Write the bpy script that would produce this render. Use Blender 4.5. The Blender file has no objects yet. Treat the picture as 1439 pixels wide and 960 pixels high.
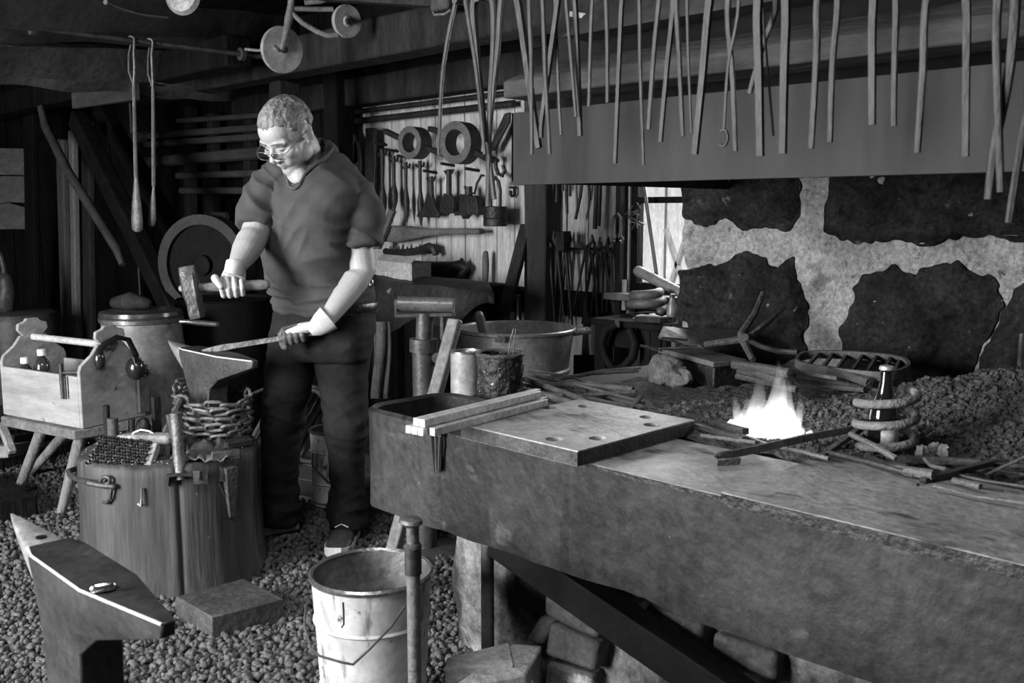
import bpy, bmesh, math, random
import numpy as np
from mathutils import Vector, Matrix, noise
random.seed(7)
SC = bpy.context.scene
COL = SC.collection
PI = math.pi
# ------------------------------------------------------------------ camera geometry
FOC, HZ, CX, CY, EYE = 1340.0, 297.0, 719.5, 480.0, 1.30
TILT = math.atan((CY - HZ) / FOC)
CT, ST = math.cos(TILT), math.sin(TILT)
Q = math.sqrt(0.5)
def V(*a): return Vector(a)
def C(R, D, z): return Vector(((R - D) * Q, (R + D) * Q, z))       # right / ahead of the tripod -> room axes
def ray(x, y): return (x - CX, FOC * CT + (CY - y) * ST, -FOC * ST + (CY - y) * CT)
def Pd(x, y, D):
    r, f, u = ray(x, y); s = D / f; return C(r * s, D, EYE + u * s)
def Pz(x, y, z):
    r, f, u = ray(x, y); s = (z - EYE) / u; return C(r * s, f * s, z)
def Pv(x, y, v):
    r, f, u = ray(x, y); s = v / (Q * (r + f)); return C(r * s, f * s, EYE + u * s)
def Pu(x, y, uu):
    r, f, u = ray(x, y); s = uu / (Q * (r - f)); return C(r * s, f * s, EYE + u * s)
def nz(p, s=1.0, o=0.0): return noise.noise(Vector((p[0] * s + o, p[1] * s + o * .7, p[2] * s - o)))
# ------------------------------------------------------------------ materials (the photograph is black and white)
MATS = {}
def mat(name, lo, hi=None, rough=.7, metal=0., scale=6., stretch=(1, 1, 1), bump=.25, bscale=None, spots=None, spec=.4, mid=.5, grit=.35):
    if name in MATS: return MATS[name]
    if hi is None: lo, hi = lo * .7, lo * 1.25
    m = bpy.data.materials.new(name); m.use_nodes = True
    nt = m.node_tree; N = nt.nodes; L = nt.links
    b = N['Principled BSDF']
    tc = N.new('ShaderNodeTexCoord'); mp = N.new('ShaderNodeMapping')
    mp.inputs['Scale'].default_value = stretch
    L.new(tc.outputs['Object'], mp.inputs['Vector'])
    n1 = N.new('ShaderNodeTexNoise'); n1.inputs['Scale'].default_value = scale; n1.inputs['Detail'].default_value = 8; n1.inputs['Roughness'].default_value = .65
    L.new(mp.outputs['Vector'], n1.inputs['Vector'])
    cr = N.new('ShaderNodeValToRGB')
    cr.color_ramp.elements[0].position = mid - .17; cr.color_ramp.elements[0].color = (lo, lo, lo, 1)
    cr.color_ramp.elements[1].position = mid + .17; cr.color_ramp.elements[1].color = (hi, hi, hi, 1)
    L.new(n1.outputs['Fac'], cr.inputs['Fac'])
    out = cr.outputs['Color']
    if spots:                                           # (scale, threshold, colour, stretch): stains, scratches, worn patches
        for (ss, th, sc_, sst) in spots:
            mp2 = N.new('ShaderNodeMapping'); mp2.inputs['Scale'].default_value = sst; mp2.inputs['Location'].default_value = (ss, .3 * ss, 1.7)
            L.new(tc.outputs['Object'], mp2.inputs['Vector'])
            n2 = N.new('ShaderNodeTexNoise'); n2.inputs['Scale'].default_value = ss; n2.inputs['Detail'].default_value = 6; n2.inputs['Roughness'].default_value = .6
            L.new(mp2.outputs['Vector'], n2.inputs['Vector'])
            r2 = N.new('ShaderNodeValToRGB'); r2.color_ramp.elements[0].position = th; r2.color_ramp.elements[1].position = min(1, th + .07)
            L.new(n2.outputs['Fac'], r2.inputs['Fac'])
            mx = N.new('ShaderNodeMix'); mx.data_type = 'RGBA'
            L.new(r2.outputs['Color'], mx.inputs['Factor']); L.new(out, mx.inputs['A'])
            mx.inputs['B'].default_value = (sc_, sc_, sc_, 1); out = mx.outputs['Result']
    if grit:
        n3 = N.new('ShaderNodeTexNoise'); n3.inputs['Scale'].default_value = scale * 9; n3.inputs['Detail'].default_value = 4; n3.inputs['Roughness'].default_value = .7
        L.new(mp.outputs['Vector'], n3.inputs['Vector'])
        mr = N.new('ShaderNodeMapRange'); mr.inputs['From Min'].default_value = .3; mr.inputs['From Max'].default_value = .7; mr.inputs['To Min'].default_value = 1 - grit; mr.inputs['To Max'].default_value = 1 + grit
        L.new(n3.outputs['Fac'], mr.inputs['Value'])
        mm = N.new('ShaderNodeMix'); mm.data_type = 'RGBA'; mm.blend_type = 'MULTIPLY'; mm.inputs['Factor'].default_value = 1
        L.new(out, mm.inputs['A']); L.new(mr.outputs['Result'], mm.inputs['B']); out = mm.outputs['Result']
    L.new(out, b.inputs['Base Color'])
    b.inputs['Roughness'].default_value = rough; b.inputs['Metallic'].default_value = metal
    b.inputs['Specular IOR Level'].default_value = spec
    if bump:
        bn = N.new('ShaderNodeTexNoise'); bn.inputs['Scale'].default_value = bscale or scale * 4; bn.inputs['Detail'].default_value = 6
        L.new(mp.outputs['Vector'], bn.inputs['Vector'])
        bp = N.new('ShaderNodeBump'); bp.inputs['Strength'].default_value = bump; bp.inputs['Distance'].default_value = .02
        L.new(bn.outputs['Fac'], bp.inputs['Height']); L.new(bp.outputs['Normal'], b.inputs['Normal'])
    MATS[name] = m
    return m
# ------------------------------------------------------------------ mesh builder
class MB:
    def __init__(s): s.v = []; s.f = []
    def add(s, vs, fs):
        b = len(s.v); s.v += [Vector(p) for p in vs]; s.f += [tuple(b + i for i in f) for f in fs]; return s
    def hexa(s, p):                                      # 4 bottom + 4 top corners, both counter-clockwise
        return s.add(p, [(3, 2, 1, 0), (4, 5, 6, 7), (0, 1, 5, 4), (1, 2, 6, 5), (2, 3, 7, 6), (3, 0, 4, 7)])
    def aab(s, a, b):
        x0, y0, z0 = a; x1, y1, z1 = b
        return s.hexa([(x0, y0, z0), (x1, y0, z0), (x1, y1, z0), (x0, y1, z0), (x0, y0, z1), (x1, y0, z1), (x1, y1, z1), (x0, y1, z1)])
    def bar(s, a, b, w, h, side=None):                   # rectangular bar from a to b, w across `side`, h across the third axis
        a, b = Vector(a), Vector(b); d = (b - a).normalized()
        sd = Vector(side) if side is not None else (V(0, 0, 1).cross(d) if abs(d.z) < .95 else V(1, 0, 0))
        sd = (sd - d * sd.dot(d)).normalized(); up = d.cross(sd)
        q = []
        for p in (a, b):
            q += [p - sd * w / 2 - up * h / 2, p + sd * w / 2 - up * h / 2, p + sd * w / 2 + up * h / 2, p - sd * w / 2 + up * h / 2]
        return s.hexa(q)
    def loft(s, rings, cap=True, close=False):
        n = len(rings[0]); b = len(s.v)
        for r in rings: s.v += [Vector(p) for p in r]
        m = len(rings)
        for i in range(m if close else m - 1):
            for k in range(n):
                a0 = b + i * n; a1 = b + ((i + 1) % m) * n
                s.f.append((a0 + k, a0 + (k + 1) % n, a1 + (k + 1) % n, a1 + k))
        if cap and not close:
            s.f.append(tuple(b + k for k in reversed(range(n)))); s.f.append(tuple(b + (m - 1) * n + k for k in range(n)))
        return s
    def tube(s, pts, r, n=8, close=False, flat=None, side=None, ends=False):   # flat=(w,h) multiplies r across / along `side`
        pts = [Vector(p) for p in pts]; m = len(pts)
        rs = list(r) if hasattr(r, '__len__') else [r] * m
        if ends:                                         # rounded ends
            p0, p1 = pts[0], pts[-1]; d0 = (pts[0] - pts[1]).normalized(); d1 = (pts[-1] - pts[-2]).normalized()
            pts = [p0 + d0 * rs[0] * .9, p0 + d0 * rs[0] * .55] + pts + [p1 + d1 * rs[-1] * .55, p1 + d1 * rs[-1] * .9]
            rs = [rs[0] * .35, rs[0] * .8] + rs + [rs[-1] * .8, rs[-1] * .35]; m += 4
        T = []
        for i in range(m):
            a = pts[(i - 1) % m] if (close or i > 0) else pts[i]
            c = pts[(i + 1) % m] if (close or i < m - 1) else pts[i]
            T.append((c - a).normalized() if (c - a).length > 1e-9 else V(0, 0, 1))
        ref = Vector(side) if side is not None else (V(0, 0, 1) if abs(T[0].z) < .9 else V(1, 0, 0))
        rings = []; nx = (ref - T[0] * ref.dot(T[0])).normalized()
        fx, fy = flat or (1, 1)
        for i in range(m):
            nx = nx - T[i] * nx.dot(T[i])
            nx = nx.normalized() if nx.length > 1e-6 else V(1, 0, 0)
            ny = T[i].cross(nx)
            off = PI / 4 if n == 4 else 0
            k4 = 1.41421 if n == 4 else 1
            rings.append([pts[i] + (nx * math.cos(2 * PI * k / n + off) * fx + ny * math.sin(2 * PI * k / n + off) * fy) * rs[i] * k4 for k in range(n)])
        return s.loft(rings, cap=not close, close=close)
    def lathe(s, prof, c, n=32, M=None, cap=(True, True), sq=(1, 1)):
        c = Vector(c); rings = []
        for (r, z) in prof:
            ring = []
            for k in range(n):
                p = V(r * math.cos(2 * PI * k / n) * sq[0], r * math.sin(2 * PI * k / n) * sq[1], z)
                ring.append(c + (M @ p if M else p))
            rings.append(ring)
        b = len(s.v); s.loft(rings, cap=False)
        if cap[0]: s.f.append(tuple(b + k for k in reversed(range(n))))
        if cap[1]: s.f.append(tuple(b + (len(prof) - 1) * n + k for k in range(n)))
        return s
    def prism(s, poly, vec):
        poly = [Vector(p) for p in poly]; vec = Vector(vec); n = len(poly); b = len(s.v)
        s.v += poly + [p + vec for p in poly]
        s.f.append(tuple(b + k for k in reversed(range(n)))); s.f.append(tuple(b + n + k for k in range(n)))
        for k in range(n): s.f.append((b + k, b + (k + 1) % n, b + n + (k + 1) % n, b + n + k))
        return s
    def blob(s, c, r, M=None, n=14, m=9, jit=0., seed=0):
        c = Vector(c); r = Vector(r) if hasattr(r, '__len__') else V(r, r, r)
        vs = []; b = len(s.v)
        for i in range(1, m):
            t = PI * i / m
            for k in range(n):
                a = 2 * PI * k / n
                vs.append(V(math.sin(t) * math.cos(a), math.sin(t) * math.sin(a), math.cos(t)))
        vs += [V(0, 0, 1), V(0, 0, -1)]
        for p in vs:
            g = 1 + (jit * nz(p, 1.7, seed) if jit else 0)
            q = V(p.x * r.x * g, p.y * r.y * g, p.z * r.z * g)
            s.v.append(c + (M @ q if M else q))
        top, bot = b + len(vs) - 2, b + len(vs) - 1
        for i in range(m - 2):
            for k in range(n):
                s.f.append((b + i * n + k, b + (i + 1) * n + k, b + (i + 1) * n + (k + 1) % n, b + i * n + (k + 1) % n))
        for k in range(n):
            s.f.append((top, b + k, b + (k + 1) % n)); s.f.append((bot, b + (m - 2) * n + (k + 1) % n, b + (m - 2) * n + k))
        return s
    def jitter(s, amp, sc=8., o=0.):
        for p in s.v:
            p += V(nz(p, sc, o), nz(p, sc, o + 31), nz(p, sc, o + 57)) * amp
        return s
    def build(s, name, m, parent=None, smooth=True, ang=38, bevel=0., remesh=0., relax=0, wrinkle=None, sub=0, solid=0.):
        me = bpy.data.meshes.new(name)
        me.from_pydata([tuple(p) for p in s.v], [], s.f); me.update()
        bm = bmesh.new(); bm.from_mesh(me); bmesh.ops.recalc_face_normals(bm, faces=bm.faces); bm.to_mesh(me); bm.free()
        if remesh:
            t = bpy.data.objects.new('tmp', me); COL.objects.link(t)
            md = t.modifiers.new('r', 'REMESH'); md.mode = 'VOXEL'; md.voxel_size = remesh
            if relax:
                sm = t.modifiers.new('s', 'SMOOTH'); sm.iterations = relax; sm.factor = .5
            dg = bpy.context.evaluated_depsgraph_get(); dg.update()
            me2 = bpy.data.meshes.new_from_object(t.evaluated_get(dg))
            bpy.data.objects.remove(t); me = me2; me.name = name
        if wrinkle:
            no = [v.normal.copy() for v in me.vertices]
            for v, n_ in zip(me.vertices, no): v.co = v.co + n_ * wrinkle(v.co, n_)
        if parent is None:
            co = [v.co for v in me.vertices]
            lo = V(min(p.x for p in co), min(p.y for p in co), min(p.z for p in co)); hi = V(max(p.x for p in co), max(p.y for p in co), max(p.z for p in co))
            org = V((lo.x + hi.x) / 2, (lo.y + hi.y) / 2, lo.z)
        else:
            org = V(0, 0, 0); q = parent
            while q is not None: org += q.location; q = q.parent
        me.transform(Matrix.Translation(-org))
        me.polygons.foreach_set('use_smooth', [smooth] * len(me.polygons))
        if smooth and not remesh: me.set_sharp_from_angle(angle=math.radians(ang))
        me.materials.append(m)
        o = bpy.data.objects.new(name, me); COL.objects.link(o)
        if parent is None: o.location = org
        else: o.parent = parent
        if bevel:
            bv = o.modifiers.new('Bevel', 'BEVEL'); bv.width = bevel; bv.segments = 2; bv.limit_method = 'ANGLE'; bv.angle_limit = math.radians(40)
        if solid:
            so = o.modifiers.new('Solidify', 'SOLIDIFY'); so.thickness = solid
        if sub:
            ss = o.modifiers.new('Sub', 'SUBSURF'); ss.levels = sub; ss.render_levels = sub
        return o
def tag(o, label=None, cat=None, group=None, kind=None):
    if label: o['label'] = label
    if cat: o['category'] = cat
    if group: o['group'] = group
    if kind: o['kind'] = kind
    return o
def thing(name, label, cat, loc, group=None):
    o = bpy.data.objects.new(name, None); o.empty_display_size = .1; COL.objects.link(o)
    o.location = Vector(loc); return tag(o, label, cat, group)
def struct(name, mb, m, **k):
    o = mb.build(name, m, **k); o['kind'] = 'structure'; return o
def arc(c, a, b, r, t0, t1, n=10):                       # arc in the plane of unit vectors a, b
    c, a, b = Vector(c), Vector(a), Vector(b)
    return [c + (a * math.cos(t0 + (t1 - t0) * i / n) + b * math.sin(t0 + (t1 - t0) * i / n)) * r for i in range(n + 1)]
def pvpoly(px, v): return [Pv(x, y, v) for x, y in px]
ORD = ['first', 'second', 'third', 'fourth', 'fifth', 'sixth', 'seventh', 'eighth', 'ninth', 'tenth', 'eleventh', 'twelfth', 'thirteenth', 'fourteenth', 'fifteenth', 'sixteenth', 'seventeenth', 'eighteenth', 'nineteenth', 'twentieth', 'twenty-first', 'twenty-second']
XU, YV, ZU = V(1, 0, 0), V(0, 1, 0), V(0, 0, 1)
TOCAM = V(Q, -Q, 0)                                       # unit vector from the scene back towards the tripod
RT = V(Q, Q, 0)
# ------------------------------------------------------------------ palette
iron = mat('forged_iron', .030, .085, rough=.5, metal=.4, scale=14, bump=.12)
dkiron = mat('black_iron', .012, .035, rough=.5, metal=.4, scale=14, bump=.35)
rust = mat('rusty_iron', .03, .09, rough=.8, metal=.15, scale=18, bump=.5)
tongm = mat('tong_iron', .013, .042, rough=.6, metal=.15, scale=16, stretch=(1, 1, .3), bump=.3)
steel = mat('worn_steel', .25, .42, rough=.32, metal=.9, scale=9, bump=.15)
bright = mat('bright_steel', .55, .8, rough=.22, metal=1., scale=20, bump=.05)
plate = mat('steel_plate', .18, .36, rough=.5, metal=.25, scale=5, bump=.2, bscale=60, grit=.3, spots=[(3.6, .57, .05, (1, 2.6, 1)), (7, .66, .34, (1, 1, 1)), (40, .70, .5, (1, 1, 1))])
hoodm = mat('hood_sheet', .008, .014, rough=.6, metal=.1, spec=.25, scale=3, stretch=(1, 1, .25), bump=.1)
slabm = mat('forge_casting', .007, .028, rough=.62, metal=.05, scale=3.2, stretch=(1, 1, .8), bump=.35, bscale=26, grit=.6,
            spots=[(4.2, .53, .006, (1.5, 1.5, .20)), (8, .57, .005, (1.5, 1.5, .18)), (7, .63, .055, (1, 1, 1.6)), (16, .64, .012, (1, 1, .5)), (34, .70, .16, (1, 1, 1))])
wood = mat('weathered_wood', .16, .34, rough=.8, scale=7, stretch=(5, 5, .5), bump=.3)
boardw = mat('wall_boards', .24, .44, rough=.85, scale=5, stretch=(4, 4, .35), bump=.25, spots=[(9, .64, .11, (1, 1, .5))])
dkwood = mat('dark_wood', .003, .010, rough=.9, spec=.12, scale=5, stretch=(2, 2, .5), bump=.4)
midwood = mat('brown_wood', .009, .028, rough=.85, spec=.15, scale=5, stretch=(2, 2, .5), bump=.4)
stumpw = mat('stump_wood', .016, .066, rough=.7, scale=3, stretch=(3, 3, .22), bump=.35, bscale=9, grit=.3, spots=[(5, .58, .022, (2, 2, .3)), (30, .72, .4, (1, 1, 1))])
pale = mat('pale_wood', .2, .36, rough=.7, scale=6, stretch=(1, 1, 1), bump=.15, spots=[(5, .64, .16, (1, 1, 1))])
gravel = mat('gravel_stone', .03, .14, rough=.8, scale=30, bump=.3)
soil = mat('dark_soil', .02, .05, rough=.95, scale=20, bump=.6)
plaster = mat('lime_plaster', .12, .27, rough=.95, scale=7, bump=.9, bscale=50, grit=.5, spots=[(30, .64, .05, (1, 1, 1)), (4, .60, .08, (1, 1, 1)), (60, .69, .03, (1, 1, 1))])
stone = mat('sooty_stone', .003, .020, rough=.85, spec=.10, scale=7, bump=1., bscale=22, grit=.7, spots=[(9, .64, .07, (1, 1, 1)), (32, .68, .16, (1, 1, 1))])
brickm = mat('old_brick', .04, .12, rough=.9, scale=8, bump=.5, spots=[(6, .6, .45, (1, 1, 1))])
limewash = mat('limewashed_stone', .025, .26, rough=.9, scale=8, bump=.8, spots=[(3.2, .50, .02, (1, 1, .45)), (20, .62, .03, (1, 1, 1))])
concrete = mat('concrete_block', .3, .45, rough=.9, scale=8, bump=.4, spots=[(9, .66, .15, (1, 1, 1))])
whitep = mat('white_paint', .36, .56, rough=.55, scale=5, bump=.12, grit=.15, spots=[(11, .575, .16, (1.6, 1.6, .42)), (30, .61, .06, (1, 1, .6)), (18, .64, .035, (1.5, 1.5, .25))])
galv = mat('galvanised_zinc', .12, .26, rough=.38, metal=.25, scale=6, bump=.08)
ash = mat('forge_ash', .02, .10, rough=.95, scale=45, bump=.9, bscale=80, spots=[(9, .6, .02, (1, 1, 1)), (70, .68, .4, (1, 1, 1))])
coal = mat('coal', .015, .07, rough=.55, scale=30, bump=.5)
black = mat('black_rubber', .003, .008, rough=.7, spec=.1, scale=9, bump=.1)
WORLD, DOOR, WINDOW, TOP_FILL, EXPOSURE = .035, 400., 95., 40., .25
# ================================================================== THE SETTING
struct('floor', MB().aab((-9.2, -1.2, -.12), (1.2, 4.2, 0)), soil, smooth=False)
# gravel: thousands of small stones nobody could count
def make_gravel():
    t = (1 + 5 ** .5) / 2
    bm = bmesh.new(); bmesh.ops.create_icosphere(bm, subdivisions=2, radius=1)
    hi = (np.array([v.co[:] for v in bm.verts]), np.array([[v.index for v in f.verts] for f in bm.faces])); bm.free()
    bm = bmesh.new(); bmesh.ops.create_icosphere(bm, subdivisions=1, radius=1)
    lo = (np.array([v.co[:] for v in bm.verts]), np.array([[v.index for v in f.verts] for f in bm.faces])); bm.free()
    rng = np.random.default_rng(3); VS = []; FS = []; nb = 0
    D = 1.9
    a0 = Pz(350, 690, 0); a1 = Pz(650, 746, 0); e = (a1 - a0); nrm = V(-e.y, e.x, 0).normalized()
    if nrm.dot(-TOCAM) < 0: nrm = -nrm
    while D < 5.6:
        pitch = .0172 if D < 3.3 else .020
        R0 = -(.62 * D + .25); R1 = min(.35, .2 * D)
        for R in np.arange(R0, R1, pitch):
            r_ = R + rng.uniform(-.5, .5) * pitch; d_ = D + rng.uniform(-.5, .5) * pitch
            p = C(r_, d_, 0)
            if nrm.dot(p - a0) > 0 and r_ > -1.42: continue
            if p.y > 1.84 and p.x > -2.1: continue
            s = pitch * rng.uniform(.42, .85)
            b = hi if D < 2.95 else lo
            q = rng.normal(size=(3, 3)); q, _ = np.linalg.qr(q)
            k = np.diag([1.15, .9, .68])
            dis = 1 + .30 * np.sin(b[0] @ rng.normal(size=3) * 2.4 + rng.uniform(0, 6)) * .6
            vv = (b[0] * dis[:, None]) @ k @ q * s
            z = rng.uniform(-.2, .75) * s + .012 * noise.noise(Vector((p.x * 3, p.y * 3, 0))) + .004
            VS.append(vv + np.array([p.x, p.y, z])); FS.append(b[1] + nb); nb += len(b[0])
        D += pitch
    vs = np.concatenate(VS).astype(np.float32); fs = np.concatenate(FS).astype(np.int32)
    me = bpy.data.meshes.new('gravel'); me.vertices.add(len(vs)); me.vertices.foreach_set('co', vs.ravel())
    me.loops.add(fs.size); me.loops.foreach_set('vertex_index', fs.ravel()); me.polygons.add(len(fs))
    me.polygons.foreach_set('loop_start', np.arange(0, fs.size, 3, dtype=np.int32)); me.polygons.foreach_set('use_smooth', np.ones(len(fs), dtype=bool))
    me.update(calc_edges=True); me.materials.append(gravel)
    o = bpy.data.objects.new('gravel', me); COL.objects.link(o)
    tag(o, 'loose grey gravel covering the workshop floor', 'gravel', kind='stuff')
make_gravel()
# worn floor planks beyond the gravel, behind the smith
a0 = Pz(300, 681, 0); a1 = Pz(700, 757, 0); e = (a1 - a0).normalized(); nn = V(-e.y, e.x, 0)
if nn.dot(TOCAM) > 0: nn = -nn
mb = MB()
for k in range(7):
    b0 = a0 + nn * (k * .21) - e * (.2 + .25 * k); b1 = a1 + nn * (k * .21) + e * .5
    mb.bar(b0 + nn * .1 + ZU * .012, b1 + nn * .1 + ZU * .012, .2, .03, side=nn)
struct('floor_planks', mb, mat('floor_plank', .035, .07, rough=.7, scale=3, bump=.2), bevel=.004)
# back wall: vertical boards round a window, a dark rail and a lower strip of boards
WV = 3.80
wl = Pv(899, 300, WV).x; wr = wl + 1.05; wz0 = Pv(935, 399, WV).z; wz1 = 1.95
rnd = random.Random(5)
mb = MB(); x = -5.42
zr = Pv(800, 408, WV).z; zr0 = Pv(800, 443, WV).z
while x < 1.0:
    w = .135 + rnd.uniform(-.012, .012); d = rnd.uniform(0, .006)
    for (z0, z1) in ((0, zr0 + .02), (zr - .02, 2.0)):
        if x + w > wl - .05 and x < wr + .05 and z1 > 1:
            mb.aab((x, WV + d, z0), (x + w - .006, WV + .03 + d, wz0 - .03)); mb.aab((x, WV + d, wz1 + .03), (x + w - .006, WV + .03 + d, z1))
        else:
            mb.aab((x, WV + d, z0), (x + w - .006, WV + .03 + d, z1))
    x += w
struct('wall_back', mb, boardw, bevel=.003)
mb = MB().aab((-5.42, WV - .03, zr0), (wl - .06, WV + .035, zr))
mb.aab((-5.9, WV + .04, 0), (wl - .05, WV + .055, 2.75)); mb.aab((wl - .05, WV + .04, 0), (wr + .05, WV + .055, wz0 - .03)); mb.aab((wr + .05, WV + .04, 0), (1.1, WV + .055, 2.75)); mb.aab((wl - .05, WV + .04, wz1), (wr + .05, WV + .055, 2.75))
struct('trim_1', mb, dkwood, smooth=False)
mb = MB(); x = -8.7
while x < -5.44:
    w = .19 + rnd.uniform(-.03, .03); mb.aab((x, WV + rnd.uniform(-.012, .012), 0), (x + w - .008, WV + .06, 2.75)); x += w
struct('wall_back_shade', mb, dkwood, bevel=.004)  # unlit stretch of the back wall, its gloom put into the board colour
# window
wf = MB()
fy0, fy1 = WV - .02, WV + .035
wf.aab((wl - .04, fy0, wz0 - .05), (wl, fy1, wz1)); wf.aab((wr, fy0, wz0 - .05), (wr + .07, fy1, wz1))
wf.aab((wl, fy0, wz0 - .05), (wr, fy1, wz0)); wf.aab((wl, fy0, wz1 - .05), (wr, fy1, wz1))
zm = Pv(935, 281, WV).z
wf.aab((wl, fy0, zm - .015), (wr, fy1 - .01, zm + .015)); wf.aab(((wl + wr) / 2 - .02, fy0, wz0), ((wl + wr) / 2 + .02, fy1 - .01, wz1))
win = struct('window_1', wf, dkwood, bevel=.004)
gm = bpy.data.materials.new('window_glass'); gm.use_nodes = True
nt = gm.node_tree; nt.nodes.clear(); o_ = nt.nodes.new('ShaderNodeOutputMaterial'); tr = nt.nodes.new('ShaderNodeBsdfTransparent'); gl = nt.nodes.new('ShaderNodeBsdfGlossy'); gl.inputs['Roughness'].default_value = .05
tr.inputs['Color'].default_value = (.9, .9, .9, 1)
mx = nt.nodes.new('ShaderNodeMixShader'); mx.inputs[0].default_value = .06; nt.links.new(tr.outputs[0], mx.inputs[1]); nt.links.new(gl.outputs[0], mx.inputs[2]); nt.links.new(mx.outputs[0], o_.inputs[0])
GLASS = gm
p_ = MB().aab((wl, WV - .003, wz0), (wr, WV + .003, wz1)).build('pane', gm, win, smooth=False)
sl = MB().aab((wl - .12, WV - .13, wz0 - .085), (wr + .1, WV + .02, wz0 - .05)).build('sill', mat('sill_wood', .09, .2, rough=.7, scale=6), win, bevel=.004)
cs = MB().aab((Pv(874, 300, WV - .03).x, WV - .03, zr0 - .05), (wl - .04, WV + .03, wz1 + .05)).build('casing', boardw, win, bevel=.003)
cs['label'] = 'pale board casing beside the window'
struct('trim_2', MB().aab((Pv(864.5, 300, WV - .09).x, WV - .09, 0), (Pv(872, 300, WV - .09).x, WV + .02, 2.7)), midwood, bevel=.004)
# yard outside the window: paling fence, leaning timbers and pale ground
mb = MB()
for k in range(46):
    mb.aab((-11.8 + k * .30, 7.2, -.2), (-11.53 + k * .30, 7.24, 3.4 + .06 * (k % 3)))
struct('outside_fence', mb, mat('fence_pale', .4, .6, rough=.9, scale=5, stretch=(3, 3, .4)), smooth=False)
mb = MB(); q_ = Pv(952, 372, 6.9)
for xx, yy in ((936, 322), (973, 305)):
    t_ = Pv(xx, yy, 6.9); d_ = (q_ - t_); mb.tube([t_, q_, q_ + d_ * ((q_.z + .05) / -d_.z)], .03, 6)
mb.build('outside_timber', wood); tag(bpy.data.objects['outside_timber'], 'crossed pale poles in the yard seen through the window', 'poles')
struct('outside_ground', MB().aab((-12, 4.2, -.3), (4, 12, -.02)), mat('outside_snow', .6, .75, rough=.95), smooth=False)
# left wall, ceiling and timber frame
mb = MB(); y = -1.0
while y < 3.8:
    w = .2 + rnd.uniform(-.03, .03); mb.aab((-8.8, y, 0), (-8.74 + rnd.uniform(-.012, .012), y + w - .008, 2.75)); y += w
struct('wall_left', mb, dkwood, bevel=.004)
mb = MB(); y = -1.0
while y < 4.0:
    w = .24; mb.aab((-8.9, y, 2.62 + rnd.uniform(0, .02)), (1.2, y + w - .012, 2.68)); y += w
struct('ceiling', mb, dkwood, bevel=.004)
def beam(name, a, b, w, h, m=midwood, j=.006):
    a, b = Vector(a), Vector(b); mb_ = MB(); n = 14
    d = (b - a).normalized(); sd = ZU.cross(d) if abs(d.z) < .9 else XU.copy(); sd = (sd - d * sd.dot(d)).normalized(); up = d.cross(sd)
    rings = []
    for i in range(n + 1):
        p = a.lerp(b, i / n)
        rings.append([p + sd * sx * w / 2 * (1 + .08 * nz(p, 3, sx)) + up * sz * h / 2 * (1 + .08 * nz(p, 3.3, sz * 2 + sx)) for sx, sz in ((-1, -1), (1, -1), (1, 1), (-1, 1))])
    mb_.loft(rings)
    return struct(name, mb_, m, bevel=.012)
beam('ceiling_beam', (-6.7, 3.0, 2.14), (-1.9, 3.0, 2.14), .16, .19)
beam('wall_beam', (-6.6, 3.72, 2.05), (-1.4, 3.72, 2.05), .14, .17)
beam('ceiling_beam', (-8.7, 2.6, 2.12), (-4.6, 2.6, 2.12), .15, .16, dkwood)
beam('ceiling_beam', (-5.75, -.4, 2.36), (-5.75, 3.8, 2.36), .16, .16, dkwood)
beam('ceiling_beam', (-3.35, .9, 2.42), (-3.35, 3.8, 2.42), .15, .18, dkwood)
beam('ceiling_beam', (-2.9, 1.3, 2.31), (1.0, 1.3, 2.31), .12, .12, dkwood)
struct('ceiling_board', MB().bar(Pv(450, -4, 2.55), Pv(625, 6, 2.55), .1, .03, side=YV), midwood, bevel=.004)
p = Pv(400, 128, 3.0)
beam('post_brace', (p.x, 3.0, p.z + .05), (p.x, 3.0, p.z - .35), .12, .14, midwood)
p = Pv(480, 250, 3.66)
beam('wall_post', (p.x, 3.66, 0), (p.x, 3.66, 2.2), .14, .16, dkwood)
x0 = Pv(735, 350, 3.66).x; x1 = Pv(765, 350, 3.66).x
beam('roof_post', ((x0 + x1) / 2, 3.72, 0), ((x0 + x1) / 2, 3.72, 2.62), x1 - x0, .12, mat('post_wood', .012, .03, rough=.8, scale=5, stretch=(2, 2, .5)))
# left timber frame: posts, planks and slanting braces under the plate beam
for (xa, ya, xb, yb, w, m, nm) in ((88, 215, 92, 470, .13, mat('grey_post', .04, .08, rough=.8, scale=5, stretch=(3, 3, .5)), 'frame_post'), (104, 203, 106, 480, .085, mat('pale_post', .09, .16, rough=.8, scale=5, stretch=(3, 3, .5)), 'frame_post'), (124, 190, 124, 480, .14, midwood, 'frame_post'), (45, 180, 45, 470, .2, dkwood, 'frame_post'),
                               (165, 330, 172, 470, .07, midwood, 'frame_post'), (190, 330, 200, 470, .12, midwood, 'frame_post'), (220, 320, 226, 470, .18, midwood, 'frame_post')):
    a = Pv(xa, ya, 2.75); b = Pv(xb, yb, 2.75)
    beam(nm, (b.x, 2.75 if xa < 140 else 3.2, 0), (a.x, 2.75 if xa < 140 else 3.2, 2.2 if xa > 40 and m is dkwood else a.z + .1), w, .05, m)
beam('frame_brace', Pv(108, 165, 2.55), Pv(245, 440, 2.55), .1, .12, black)
beam('frame_brace', Pv(140, 150, 2.95), Pv(290, 400, 2.95), .1, .12, black)
tag(MB().tube([Pv(57, 150, 2.50), Pv(64, 178, 2.50), Pv(95, 240, 2.48), Pv(165, 352, 2.46), Pv(172, 372, 2.46)], [.022, .03, .032, .028, .02], 10).build('pipe_stay', mat('stay_iron', .03, .06, rough=.5, scale=6)), 'bent iron stay slanting down from the roof beam at the left', 'stay')
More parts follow.
